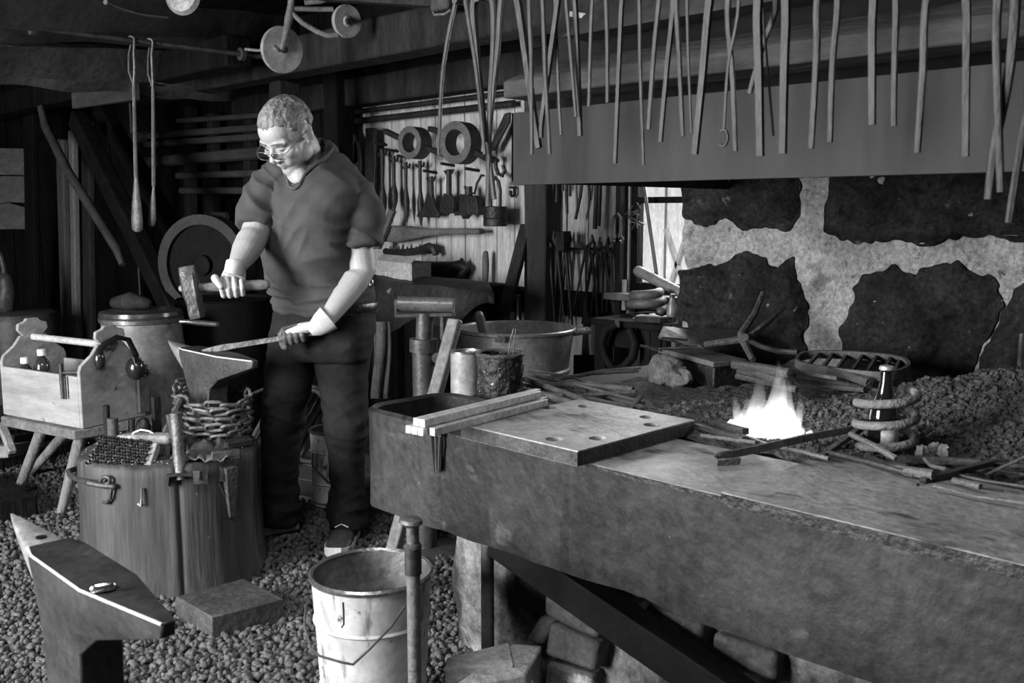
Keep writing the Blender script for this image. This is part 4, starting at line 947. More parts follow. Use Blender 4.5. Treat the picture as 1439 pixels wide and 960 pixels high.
MB().tube([Pv(648, 374, TV), Pv(649, 363, TV)], .011, 6).build('screw', dkiron, t)
t = thing('wood_file', 'long file with a dark wooden handle hung upright on the tool wall', 'file', Pv(683, 400, TV))
MB().tube([Pv(682.5, 356, TV), Pv(682.5, 372, TV), Pv(682, 394, TV)], [.016, .021, .018], 10, ends=True).build('handle', hoopm, t)
MB().bar(Pv(682, 392, TV), Pv(682.5, 428, TV), .022, .008, side=XU).build('blade', iron, t)
# plank leaning by the roof post
a = Pv(706, 450, 3.5); b = Pv(733, 345, 3.66)
d_ = (a - b).normalized(); s_ = a.z / -d_.z
tag(MB().bar(a + d_ * s_, b - d_ * .12, .075, .03, side=XU).build('leaning_plank', midwood, bevel=.004), 'dark plank leaning against the roof post', 'plank')
tag(MB().tube([V(Pv(729, 420, 3.7).x, 3.7, 0), Pv(729, 415, 3.7)], .016, 8).build('short_pole', steel), 'pale short pole between the leaning plank and roof post', 'pole')
flat('iron_staple', [(718, 262), (726, 262), (726, 274), (722, 278), (718, 274), (718, 268), (720.5, 268), (720.5, 273), (722, 275), (724, 273), (724, 265), (718, 265)], WV - .02, .02, 'small iron staple on the boards left of the roof post', 'staple')
# tongs hung on the right panel
def wtongs(xj, y0, yp, y1, xl, xr, lb, jaw=5, w=3.2, spread=0):
    v = TV; t_ = thing('wall_tongs', lb, 'tongs', Pv(xj, y1, v), 'tongs hung under the window end of the wall'); k_ = Pv(xj, yp, v).dot(-TOCAM) / 1338.
    for s_, xe, o_ in ((1, xl, .012), (-1, xr, -.012)):
        pts = [Pv(xj + s_ * (jaw + spread) * .8, y0, v + o_), Pv(xj + s_ * (jaw + spread), y0 + (yp - y0) * .45, v + o_), Pv(xj + s_ * 1.5, yp - 3, v + o_), Pv(xj - s_ * .5, yp + 4, v + o_), Pv((xj + xe) / 2, (yp + y1) / 2, v + o_), Pv(xe, y1, v + o_)]
        MB().tube(pts, [w * k_ * q * .78 for q in (.7, .95, 1.1, 1.0, .72, .6)], 8).build('rein', dkiron, t_)
    MB().tube([Pv(xj, yp, v - .028), Pv(xj, yp, v + .028)], 3.4 * k_, 8).build('rivet', dkiron, t_)
WT = [(772, 318, 345, 446, 774, 779, 3, 3, 0, 'close against the roof post'), (783, 325, 346, 455, 779, 793, 5, 3.6, 0, 'with straight stout jaws, second from the roof post'), (795, 325, 352, 458, 786, 804, 6, 4.2, 0, 'with a big square clamp head'),
      (823, 330, 350, 438, 806, 824, 9, 2.6, 2, 'with wide forked jaws'), (832, 345, 362, 455, 818, 841, 4, 3.2, 0, 'with small round jaws'), (840, 340, 356, 460, 841, 828, 5, 2.8, 0, 'with crossed long reins'), (849, 333, 352, 440, 846, 862, 7, 2.8, 0, 'with open curled jaws'), (858, 335, 358, 438, 852, 863, 5, 2.6, 0, 'nearest the window casing')]
for (xj, y0, yp, y1, xl, xr, jw, w, sp, lb) in WT: wtongs(xj, y0, yp, y1, xl, xr, 'black tongs on the lower wall rail ' + lb, jw, w, sp)
tag(MB().tube([Pv(770, 350, TV + .03), Pv(866, 350, TV + .03)], .007, 8).build('wall_rail', dkiron), 'thin iron rail carrying the lower tongs between post and window', 'rail')
flat('clamp_head', [(789, 325), (801, 325), (801, 352), (795, 354), (789, 351)], TV - .035, .05, 'square iron clamp block on the lower row of tongs', 'clamp')
URX = [(779, 240, 774, 302), (783, 240, 782, 284), (790, 240, 791, 268), (795, 240, 797, 300), (801, 240, 801, 276), (823, 240, 809, 308), (826, 240, 829, 282), (840, 240, 836, 322), (844, 240, 841, 318)]
for i, (xa, ya, xb, yb) in enumerate(URX):
    v = TV; w = .012 if i in (7, 8) else .008
    tag(MB().tube([Pv(xa, ya - 22, v), Pv((xa + xb) / 2, (ya + yb) / 2, v), Pv(xb, yb, v)], w, 8).build('hanging_rein', dkiron), 'dark iron rein hanging on the wall boards under the hood, %s from the roof post' % ORD[i], 'tool', 'iron reins on the upper wall')
tag(MB().tube([V(Pv(766, 230, TV).x, TV, Pv(800, 222, TV).z), V(Pv(868, 230, TV).x, TV, Pv(800, 222, TV).z)], .010, 8).build('wall_rail', dkiron), 'iron rail high behind the hood carrying the upper reins', 'rail')
t = thing('spring_shears', 'small looped spring shears hung beside the window casing', 'shears', Pv(868, 330, TV - .05))
v = TV - .06
MB().tube([Pv(863, 335, v), Pv(861, 318, v), Pv(863, 305, v), Pv(868, 301, v), Pv(872, 306, v), Pv(872, 325, v), Pv(870, 334, v)], .008, 8).build('bow', iron, t)
for s_ in (-1, 1):
    MB().tube([Pv(867 + s_ * 2, 332, v), Pv(867 + s_ * 5, 331, v), Pv(868 + s_ * 8, 335, v), Pv(867 + s_ * 6, 341, v), Pv(867 + s_ * 4, 338, v)], .006, 8).build('curl', iron, t)
# bench along the tool wall with carton and sack
bx0, bx1 = -4.75, -3.74; by0 = 3.22; bzt = .90
bench = thing('work_bench', 'dark work bench under the tool wall behind the smith', 'bench', ((bx0 + bx1) / 2, 3.5, 0))
MB().aab((bx0, by0, bzt - .05), (bx1, WV - .04, bzt)).build('top', dkwood, bench, bevel=.006)
for (x, y) in ((bx0 + .06, by0 + .06), (bx1 - .06, by0 + .06), (bx0 + .06, WV - .12), (bx1 - .06, WV - .12)): MB().aab((x - .04, y - .04, 0), (x + .04, y + .04, bzt - .05)).build('leg', dkwood, bench, bevel=.004)
MB().aab((bx0 + .06, WV - .10, .12), (bx1 - .06, WV - .07, bzt - .08)).build('back_panel', dkwood, bench, smooth=False)
t = thing('carton', 'open-topped cardboard carton standing on the bench', 'carton', Pv(567, 392, 3.36))
cd = mat('cardboard', .22, .34, rough=.9, scale=6, bump=.1, spots=[(16, .63, .08, (1, 1, 1)), (12, .64, .6, (1, 1, .5))])
a = Pv(530, 392, 3.34); b = Pv(578, 393, 3.25); d_ = Pv(605, 389, 3.45)
zb_ = bzt + .002; ht = Pv(578, 362, 3.25).z - Pv(578, 393, 3.25).z
a = V(a.x, a.y, zb_); b = V(b.x, b.y, zb_); d_ = V(d_.x, d_.y, zb_); e_ = a + (d_ - b)
mb = MB()
for p, q in ((a, b), (b, d_), (d_, e_), (e_, a)):
    n_ = (q - p).normalized(); s_ = V(-n_.y, n_.x, 0) * .004
    mb.hexa([p - s_, q - s_, q + s_, p + s_, p - s_ + V(0, 0, ht), q - s_ + V(0, 0, ht), q + s_ + V(0, 0, ht), p + s_ + V(0, 0, ht)])
mb.prism([a, b, d_, e_], (0, 0, .005)); mb.build('walls', cd, t, smooth=False)
fl = (b - a).normalized(); n_ = V(fl.y, -fl.x, 0)
MB().hexa([a + V(0, 0, ht), b + V(0, 0, ht), b + V(0, 0, ht) + n_ * .004, a + V(0, 0, ht) + n_ * .004, e_ * .3 + a * .7 + V(0, 0, ht + .03), d_ * .3 + b * .7 + V(0, 0, ht + .03), d_ * .3 + b * .7 + V(0, 0, ht + .033), e_ * .3 + a * .7 + V(0, 0, ht + .033)]).build('flap', cd, t, smooth=False)
# leather apron thrown over the bench
rows = []
for i in range(22):
    x = 528 + (694 - 528) * i / 21; row = []
    for k in range(12):
        s_ = k / 11
        yt = 398 + 16 * max(0, (i - 9) / 12) + 2 * math.sin(i * .9); yb_ = 457 + 10 * math.sin(i * .55 + .6) - 26 * max(0, (i - 10) / 11)
        p = Pv(x, yt, by0 + .35).lerp(Pv(x, yb_, by0 - .06), s_ ** 1.2)
        p.z = max(p.z, bzt + .008) if p.y > by0 - .02 else p.z
        row.append(p + V(0, -.03 * math.sin(s_ * PI), .03 * math.sin(s_ * PI) + .012 * nz(p, 6, 2)))
    rows.append(row)
mb = MB(); mb.add([p for r in rows for p in r], [(i * 12 + k, (i + 1) * 12 + k, (i + 1) * 12 + k + 1, i * 12 + k + 1) for i in range(21) for k in range(11)])
tag(mb.build('leather_hide', mat('old_leather', .006, .020, rough=.55, scale=5, bump=.4), solid=.008), 'dark leather hide hanging over the front of the bench', 'hide')
tag(MB().tube([Pv(530, 404, by0 - .02), Pv(549, 398, by0 + .05), Pv(563, 396, by0 + .1), Pv(558, 402, by0), Pv(545, 412, by0 - .04)], .014, 8, flat=(1, .4)).build('belt_strap', mat('strap_leather', .05, .16, rough=.4)), 'shiny leather strap lying on the hide', 'strap')
# roller stand in front of the bench
D = 3.52
rs = thing('roller_stand', 'iron roller stand on a round post behind the trough', 'stand', Pd(592, 560, D) * 1)
rs.location.z = 0
f_ = Pd(595, 470, D)
MB().tube([V(f_.x, f_.y, .02), Pd(595, 487, D)], .042, 16).build('post', iron, rs)
MB().tube([Pd(595, 494, D), Pd(595, 476, D)], .052, 16).build('collar', iron, rs)
MB().tube([Pd(596, 480, D), Pd(597, 440, D)], .032, 16).build('pillar', iron, rs)
MB().lathe([(.16, 0), (.16, .015), (.05, .03)], V(f_.x, f_.y, 0), 24).build('foot', iron, rs)
MB().tube([Pd(559, 427, D), Pd(637, 429, D)], .028, 18).build('roller', mat('roller_iron', .09, .15, rough=.35, metal=.4, scale=9, bump=.1), rs)
MB().bar(Pd(556, 443, D), Pd(640, 441, D), .05, .012).build('carrier', iron, rs)
MB().bar(Pd(557, 420, D), Pd(557, 444, D), .05, .008, side=-TOCAM).build('end_cheek', iron, rs)
MB().bar(Pd(638, 419, D), Pd(637.5, 444, D), .05, .008, side=-TOCAM).build('end_cheek', iron, rs)
MB().bar(Pd(621, 442, D), Pd(622, 500, D), .018, .006).build('stay', iron, rs)
MB().tube([Pd(614, 503, D - .04), Pd(614, 503, D + .04)], .02, 10).build('clamp_screw', iron, rs)
a = Pd(640, 449, 3.30); b = Pd(610, 560, 3.22); d_ = (b - a).normalized(); b = b + d_ * (b.z / -d_.z)
t = tag(MB().bar(a, b, .052, .03).build('leaning_lever', mat('ash_pole', .09, .18, rough=.6, scale=6), bevel=.006), 'square wooden lever leaning beside the roller stand', 'lever')
# canvas sack or apron at the far side of the stand
rows = []
for i in range(14):
    x = 524 + 24 * i / 13; rows.append([Pd(x + 2 * math.sin(k * .5), 452 + k * 12, 4.4 + .012 * math.sin(i * .7 + k * .2)) for k in range(10)])
mb = MB(); mb.add([p for r in rows for p in r], [(i * 10 + k, (i + 1) * 10 + k, (i + 1) * 10 + k + 1, i * 10 + k + 1) for i in range(13) for k in range(9)])
tag(mb.build('canvas_apron', mat('canvas', .04, .1, rough=.9, scale=8), solid=.008), 'grey canvas apron hanging from the bench beside the smith', 'apron')
# window corner: little bench, hose ring, paper, bottle, cushion of scrap
wb0 = Pv(852, 450, 3.45); wbz = Pv(900, 447, 3.35).z
wbn = thing('window_bench', 'low dark bench under the window at the end of the hearth', 'bench', (wb0.x + .35, 3.5, 0))
x0 = Pv(853, 450, 3.32).x; x1 = Pv(958, 452, 3.40).x + .05
MB().aab((x0, 3.20, wbz - .03), (x1, WV - .14, wbz)).build('top', dkwood, wbn, bevel=.008)
MB().aab((x0 + .05, 3.22, wbz - .12), (x1, 3.26, wbz - .03)).build('rail', dkwood, wbn, bevel=.004)
for (x, y) in ((x0 + .05, 3.24), (x0 + .30, 3.24), (x1 - .05, 3.24), (x0 + .05, WV - .2), (x1 - .05, WV - .2)): MB().aab((x - .03, y - .03, 0), (x + .03, y + .03, wbz - .03)).build('leg', dkwood, wbn, bevel=.004)
rub = mat('hose_rubber', .05, .10, rough=.55, scale=10, bump=.1)
c = Pv(909, 436, 3.5); c.z = wbz + .022; k = 26 / 1335. * c.dot(-TOCAM)
pts = [c + V(math.cos(a) * k * (.95 - .02 * a), math.sin(a) * k * (.95 - .02 * a), .0062 * a) for a in [i * .35 for i in range(38)]]
tag(MB().tube(pts, .022, 10, ends=True).build('hose_coil', rub), 'thick pale rubber hose coiled in a ring below the window', 'hose')
p = Pv(920, 448, 3.30); p.z = wbz + .006
mb = MB(); rws = []
for i in range(7): rws.append([p + V((i - 3) * .024, (k - 2) * .03, .014 * nz((i, k, 0), .7, 2) + .016 * abs(math.sin(i * .9 + k))) for k in range(5)])
mb.add([q for r in rws for q in r], [(i * 5 + k, (i + 1) * 5 + k, (i + 1) * 5 + k + 1, i * 5 + k + 1) for i in range(6) for k in range(4)])
tag(mb.build('crumpled_paper', mat('paper', .25, .4, rough=.85, bump=.1), solid=.002), 'crumpled pale paper lying on the window bench before the hose', 'paper')
c = Pv(944, 444, 3.35); c.z = wbz
t = thing('small_bottle', 'small dusty bottle standing on the window bench beside the paper', 'bottle', c)
MB().lathe([(.020, 0), (.022, .004), (.022, .06), (.012, .085), (.010, .10)], c, 18).build('body', mat('dusty_glass', .08, .18, rough=.3), t)
MB().lathe([(.012, .10), (.012, .115), (.006, .118)], c, 14).build('stopper', iron, t)
tag(MB().bar(Pv(897, 452, 3.22) + V(0, 0, .012), Pv(934, 454, 3.22) + V(0, 0, .012), .06, .025).build('wood_wedge', midwood, bevel=.005), 'thin wooden batten at the front of the window bench', 'batten')
a = Pv(897, 381, 3.62); b = Pv(970, 418, 3.63)
tag(MB().tube([a, a.lerp(b, .5), b + (b - a) * .1], [.026, .024, .024], 12, ends=True).build('hoe_handle', mat('smooth_handle', .12, .2, rough=.5, scale=8)), 'smooth pale tool handle leaning across the window sill', 'handle')
tag(MB().tube([Pv(904, 255, WV - .1), Pv(917, 345, WV - .12), Pv(927, 418, WV - .14)], .009, 8).build('thin_pole', iron), 'thin dark pole standing across the window', 'pole')
tag(MB().bar(Pv(876, 393, WV - .06), Pv(876.5, 436, WV - .06), .03, .02, side=XU).build('wood_block', mat('pale_slat', .25, .4, rough=.8, scale=6, stretch=(3, 3, .5)), bevel=.003), 'short pale slat nailed beside the window casing', 'slat')
mb = MB(); rg = random.Random(8)
for i in range(10):
    p = Pv(896 + rg.uniform(-3, 5), 285 + i * 3.6, WV - .07); mb.tube([p, p + V(rg.uniform(-.05, .05), -.03, rg.uniform(-.04, .04)), p + V(rg.uniform(-.06, .06), -.02, rg.uniform(-.06, .03))], .0035, 5)
tag(mb.build('wire_tangle', iron, None), 'tangle of old wire hanging on the window frame', 'wire')
# hose loop hanging under the window bench, shovel by the tub
tag(MB().tube([Pv(868, 455, 3.17), Pv(852, 463, 3.16), Pv(846, 480, 3.16), Pv(849, 500, 3.16), Pv(862, 520, 3.16), Pv(876, 517, 3.16), Pv(889, 502, 3.16), Pv(893, 482, 3.17), Pv(885, 463, 3.17)], .020, 10).build('rubber_hose', black), 'black rubber hose looped from the end of the window bench', 'hose')
t = thing('spade', 'square black spade standing behind the wash tub', 'spade', Pd(822, 526, 4.55))
MB().prism([Pd(806, 499, 4.62), Pd(839, 499, 4.62), Pd(839, 545, 4.60), Pd(806, 545, 4.60)], -TOCAM * .012).build('blade', black, t, bevel=.003)
MB().tube([Pd(823, 500, 4.62), Pd(823, 470, 4.75), Pv(824, 425, WV - .03)], [.02, .014, .013], 8).build('shaft', iron, t)
# wall shelves with long rods, far left of the back wall
lb6 = ['uppermost', 'second', 'third', 'fourth', 'fifth', 'lowest']
for i, (xa, ya, xb, yb, r_) in enumerate(((250, 170, 345, 162, .02), (185, 193, 370, 177, .026), (205, 203, 372, 190, .026), (205, 228, 365, 213, .045), (250, 247, 357, 243, .026), (255, 268, 352, 268, .026))):
    a = Pv(xa, ya, 3.62); b = Pv(xb + 20, yb, 3.62)
    tag(MB().tube([a, b], r_, 8).build('long_rod', mat('dim_rod', .03, .06)), '%s of the long rods stored on the dark back wall left of the smith' % lb6[i], 'rod', 'long rods stored on the back wall')
t = thing('rod_loop', 'iron loop handle at the end of the stored rods', 'handle', Pv(180, 197, 3.6))
MB().tube([Pv(205, 187, 3.6), Pv(180, 190, 3.6), Pv(171, 196, 3.6), Pv(175, 202, 3.6), Pv(205, 196, 3.6)], .014, 8).build('loop', iron, t)
for (x, ya, yb) in ((268, 150, 310), (352, 150, 290), (300, 160, 310)):
    a = Pv(x, ya, 3.70); b = Pv(x, yb, 3.70); struct('wall_batten', MB().bar(a, b, .10, .06, side=XU), midwood, smooth=False)
# ================================================================== STUMP, ANVIL, CRATE
SZ = .46
sc_ = C(-1.236, 3.365, 0)
stump = thing('anvil_stump', 'heavy tree stump carrying the working anvil, with iron hooks on its side', 'stump', sc_)
mb = MB(); rings = []
SR = .308
def srad(a, z): return SR * (1 + .035 * nz((math.cos(a) * 1.2, math.sin(a) * 1.2, 2), 1.4, 3) + .02 * nz((math.cos(a) * 5, math.sin(a) * 5, z * .8), 1., 6) - .035 * max(0, 1 - 7 * abs(nz((math.cos(a) * 3.2, math.sin(a) * 3.2, z * .5), 1., 16)))) * (1 + .05 * (1 - z / SZ) ** 3 + (.02 if z < .05 else 0))
NA = 220
for z in (0, .03, .08, .15, .25, .35, .42, SZ - .012, SZ):
    rings.append([sc_ + V(math.cos(a) * srad(a, z), math.sin(a) * srad(a, z), z + (.012 * nz((math.cos(a) * 3, math.sin(a) * 3, 0), 1, 2) if z >= .42 else 0)) * 1 - (V(math.cos(a), math.sin(a), 0) * .010 if z == SZ else V(0, 0, 0)) for a in [2 * PI * k / NA for k in range(NA)]])
mb.loft(rings, cap=False); b = len(mb.v); mb.v.append(sc_ + V(0, 0, SZ + .002)); top0 = (len(rings) - 1) * NA
for k in range(NA): mb.f.append((top0 + k, top0 + (k + 1) % NA, b))
mb.build('log', stumpw, stump, ang=50)
def on_stump(x, y, out=0.):
    r, f, u = ray(x, y); O_ = V(0, 0, EYE); d_ = (C(r, f, EYE + u) - V(0, 0, EYE))
    dx, dy = d_.x, d_.y; ox, oy = -sc_.x, -sc_.y
    A_ = dx * dx + dy * dy; B_ = 2 * (ox * dx + oy * dy); R_ = SR + out; C_ = ox * ox + oy * oy - R_ * R_
    q = B_ * B_ - 4 * A_ * C_
    t_ = (-B_ - math.sqrt(max(q, 0))) / (2 * A_); return V(0, 0, EYE) + d_ * t_
hk = MB(); k = .0026
hk.tube([on_stump(160, 684, .012), on_stump(140, 682, .018), on_stump(126, 679, .034), Pd(107, 673, 3.26), Pd(98, 667, 3.31), Pd(97, 662, 3.37), Pd(106, 659, 3.41), Pd(118, 661, 3.43)], .010, 10, ends=True).build('bent_handle', iron, stump)
sp = [on_stump(150 + (9.5 - 1.5 * a) * math.cos(a * 1.0 + 2.6), 677 + (10 - 1.5 * a) * math.sin(a + 2.6), .014) for a in [i * .35 for i in range(18)]]
MB().tube([on_stump(145, 706, .01), on_stump(150, 707, .012), on_stump(155, 700, .012), on_stump(157, 688, .013)] + sp, .006, 8).build('scroll_hook', iron, stump)
st = [on_stump(x, y, .010) for x, y in ((234, 684), (236, 668), (247, 667), (262, 667), (276, 667), (290, 668))]
MB().tube(st, .014, 4, flat=(.35, 1.), side=ZU).build('strap', iron, stump)
MB().tube([on_stump(276, 662, .018), on_stump(276, 678, .03), on_stump(287, 678, .03), on_stump(287, 662, .018)], .011, 4, flat=(.5, 1), side=ZU).build('socket', iron, stump)
MB().tube([on_stump(199, 686, .006), on_stump(198, 712, .012), on_stump(194, 709, .006)], .0045, 6).build('staple', steel, stump)
MB().tube([on_stump(312, 676, .012), on_stump(311, 658, .014), on_stump(332, 656, .014), on_stump(333, 676, .012)], .008, 4, flat=(.6, 1), side=ZU).build('tool_loop', iron, stump)
tag(MB().tube([on_stump(322, 656, .022), on_stump(323, 680, .02), on_stump(325, 726, .016)], [.021, .019, .007], 4).build('hot_set', rust), 'tapered iron spike hanging in the loop at the right side of the stump', 'tool')
tag(MB().tube([on_stump(308, 680, .006), on_stump(318, 702, .008), on_stump(319, 690, .008)], .004, 6).build('bent_nail', iron), 'bent nail in the stump beside the hanging spike', 'nail')
tag(MB().tube([Pd(247, 580, 3.13), Pd(250, 620, 3.13), Pd(254, 675, 3.09)], [.020, .019, .020], 10).build('chisel', mat('chisel_iron', .08, .2, rough=.5, metal=.4, scale=12, bump=.3)), 'long chisel standing upright in the strap on the front of the stump', 'chisel')
# short tools standing on the rear of the stump
def stub(x0, y0, x1, y1, D, r_, lb, m, n=10, cat='punch'):
    a = Pd(x1, y1, D); a = V(a.x, a.y, SZ - .004); tp = Pd(x0, y0, D); tag(MB().tube([a, a.lerp(tp, .5), tp], r_, n).build('punch', m), lb, cat, 'tools standing on the stump')
stub(149, 570, 151, 615, 3.42, .012, 'slim wooden-shafted punch at the left rear of the stump', midwood)
stub(158, 588, 159, 618, 3.40, .019, 'stout short wooden peg beside the slim punch on the stump', mat('peg_wood', .04, .09, rough=.8, scale=9))
stub(185, 589, 185, 620, 3.45, .012, 'short dark punch in the middle of the stump rear', iron)
stub(219, 558, 221, 610, 3.52, .013, 'tall black square punch behind the chain on the stump', dkiron, 4)
stub(238, 582, 247, 615, 3.24, .013, 'bright-headed punch leaning against the chained anvil', iron)
tag(MB().blob(Pd(201, 595, 3.48) + V(0, 0, -.02), (.028, .028, .045), n=14, m=10, jit=.3, seed=2).build('iron_swage', dkiron), 'round dark iron swage head standing among the punches', 'tool')
tag(MB().tube([Pd(255, 560, 3.36), Pd(244, 585, 3.34), Pd(231, 612, 3.30)], .014, 8).build('round_bar', iron), 'short round bar leaning on the chain at the left of the anvil', 'iron bar')
# brushes
wb = thing('wire_brush', 'large block wire brush lying bristles outward on the stump edge', 'brush', Pd(170, 640, 3.15))
q = [Pd(120, 654, 3.13), Pd(208, 664, 3.09), Pd(222, 622, 3.17), Pd(140, 612, 3.22)]
n_ = (q[1] - q[0]).cross(q[3] - q[0]).normalized()
if n_.dot(V(0, 0, EYE) - q[0]) < 0: n_ = -n_
MB().hexa([p - n_ * .03 for p in q] + q).build('block', pale, wb, bevel=.004)
mb = MB(); rg = random.Random(4)
for i in range(20):
    for j in range(10):
        s_, t_ = (i + .6 + .5 * (j % 2)) / 22.4, (j + .5) / 10
        p = q[0].lerp(q[1], s_).lerp(q[3].lerp(q[2], s_), t_)
        dd = n_ * rg.uniform(.013, .017) + (q[1] - q[0]).normalized() * rg.uniform(-.002, .004) + V(0, 0, rg.uniform(-.004, -.001))
        mb.tube([p, p + dd], [.0052, .0040], 6)
        for _ in range(3): mb.tube([p + dd * .8, p + dd * 1.15 + V(rg.uniform(-1, 1), rg.uniform(-1, 1), rg.uniform(-1, 1)) * .004], [.0012, .0006], 4)
o = mb.build('bristles', mat('wire_tuft', .02, .12, rough=.35, metal=.7, scale=120, bump=0), wb); o['kind'] = 'stuff'
hb = thing('hand_brush', 'wooden hand brush with a white cord loop lying behind the wire brush', 'brush', Pd(225, 640, 3.34))
a = Pd(168, 616, 3.44); b = Pd(246, 617, 3.24); s_ = (b - a).cross(ZU).normalized()
MB().bar(a, b, .075, .036, side=s_).build('block', pale, hb, bevel=.012)
mb = MB(); ta = (b - a)
for i in range(46):
    for j in range(8):
        p = a + ta * ((i + .5) / 46) + s_ * ((j - 3.5) * .0085) - ZU * .018
        mb.tube([p, p - ZU * (.052 if p.z - .055 > SZ + .001 else max(p.z - SZ - .002, .01)) + V(rg.uniform(-.006, .006), rg.uniform(-.006, .006), 0)], [.0026, .0016], 4)
o = mb.build('bristles', mat('brush_hair', .03, .25, rough=.7, scale=60, stretch=(1, 1, .1), bump=0), hb); o['kind'] = 'stuff'
MB().tube([Pd(183, 618, 3.36), Pd(188, 608, 3.36), Pd(198, 604, 3.35), Pd(210, 606, 3.34), Pd(219, 612, 3.32), Pd(219, 621, 3.28)], .0035, 6).build('cord', mat('white_cord', .6, .75), hb)
# ------------------------------------------------------------------ anvils: side profile with a pointed horn, hewn waist, spreading feet
def anvil(name, label, u0, u1, v0, w, zf, zbase, horn, m, k0=.62, tall=0.):
    L = u1 - u0; rt = thing(name, label, 'anvil', ((u0 + u1) / 2, v0 + w / 2, zbase)); vm = v0 + w / 2; h = w / 2
    def loop(z, fa, fb, hw, ke, kb=.78, km=None):
        ua, ub = u0 + fa * L, u0 + fb * L; l = ub - ua; q = k0 if km is None else km; hw = h * hw
        return [V(ua, vm - hw * kb, z), V(ua + .10 * l, vm - hw, z), V(ua + q * l, vm - hw, z), V(ub, vm - hw * ke, z), V(ub, vm + hw * ke, z), V(ua + q * l, vm + hw, z), V(ua + .10 * l, vm + hw, z), V(ua, vm + hw * kb, z)]
    H_ = zf - zbase
    zz_ = lambda t: zbase + t * H_
    lv = [loop(zz_(0), -.05, .72, 1.6, .7, .7, .8), loop(zz_(.07), -.05, .72, 1.6, .7, .7, .8), loop(zz_(.10), -.03, .69, 1.5, .7, .7, .8), loop(zz_(.20), .06, .54, 1.1, .8, .8, .8), loop(zz_(.32), .12, .46, .9, .9, .9, .85),
          loop(zf - .17 - tall, .13, .44, .88, .9, .9, .85), loop(zf - .13, .10, .46, .90, .85, .86, .8), loop(zf - .092, .065, .56, .94, .6, .82, .74), loop(zf - .055, .03, .80, .97, .42, .8, .68), loop(zf - .026, .0, .985, 1., .24), loop(zf, 0, 1, 1., .22)]
    MB().loft(lv).build('body', m, rt, ang=24, bevel=.0035)
    rg_ = []
    for i in range(11):
        s_ = i / 10; x = u0 + .012 - (horn + .012) * s_; hw = h * .80 * (1 - s_) ** .85 + .0015; ht = .095 * (1 - s_) ** .8 + .003; top = zf - .003 + .010 * s_
        rg_.append([V(x, vm + hw * math.cos(a), top - (ht * (-math.sin(a)) if math.sin(a) < 0 else 0) - .012 * (1 - s_) * (1 - max(0, math.sin(a)))) for a in [2 * PI * k / 24 for k in range(24)]])
    MB().loft(rg_).build('horn', mat('polished_horn', .22, .40, rough=.35, metal=.35, scale=8, bump=.15), rt, ang=60)
    return rt, vm
anv, avm = anvil('anvil', 'pointed anvil wrapped in chain standing on the tree stump before the smith', Pv(247, 489, 1.615).x, Pv(341, 509, 1.615).x, 1.615, .098, .792, SZ, .165, mat('anvil_side', .05, .09, rough=.5, metal=.5, scale=9, bump=.25, bscale=22))
au0 = Pv(247, 489, 1.615).x; au1 = Pv(341, 509, 1.615).x
worn = mat('worn_arris', .55, .75, rough=.3, metal=.2, scale=20, bump=0, grit=0)
# bright worn front arris of the face
MB().tube([V(au0 + .05, avm - .0485, .7905), V(au0 + .31, avm - .0485, .7905), V(au1 - .003, avm - .012, .7905)], .0028, 6).build('worn_edge', worn, anv)
MB().tube([V(au0 + .05, avm - .0485, .7905), V(au0 + .002, avm - .038, .7905)], .0025, 6).build('worn_edge', worn, anv)
# chain wound round the waist
ch = thing('chain', 'heavy iron chain wound several times round the waist of the anvil', 'chain', ((au0 + au1) / 2, avm, SZ + .05))
wa, wb_ = au0 + .17 * (au1 - au0), au0 + .50 * (au1 - au0)
chm = mat('chain_iron', .07, .17, rough=.5, metal=.3, scale=20, bump=.2)
rg = random.Random(6)
nl = 0; ca_, la_ = (wa + wb_) / 2 + .012, (wb_ - wa) / 2 + .075
for rowi in range(5):
    zc = .515 + rowi * .029; M_ = 14
    for k in range(M_):
        a = 2 * PI * (k + .5 * (rowi % 2) + .15 * rowi) / M_
        tw = .035 * (rowi == 3)
        ex = la_ * (1 + .02 * rowi) * math.cos(a); ey = (.115 - .0 * rowi) * math.sin(a)
        p = V(ca_ + ex, avm + ey, zc + .012 * math.cos(a - 2.6) + rg.uniform(-.006, .006) + (.018 if math.cos(a) < -.6 else 0))
        tdir = V(-la_ * math.sin(a), .115 * math.cos(a), rg.uniform(-.02, .02)).normalized(); rad = V(math.cos(a), math.sin(a), 0)
        sd = (rad if k % 2 else ZU); sd = (sd + (ZU if k % 2 else rad) * rg.uniform(.3, .7)); sd = (sd - tdir * sd.dot(tdir)).normalized()
        lp = []
        for i in range(7): t_ = -PI / 2 + PI * i / 6; lp.append(p + tdir * (.018 + .0145 * math.cos(t_)) + sd * .0145 * math.sin(t_))
        for i in range(7): t_ = PI / 2 + PI * i / 6; lp.append(p + tdir * (-.018 + .0145 * math.cos(t_)) + sd * .0145 * math.sin(t_))
        MB().tube(lp, .0062, 8, close=True).build('link', chm, ch); nl += 1
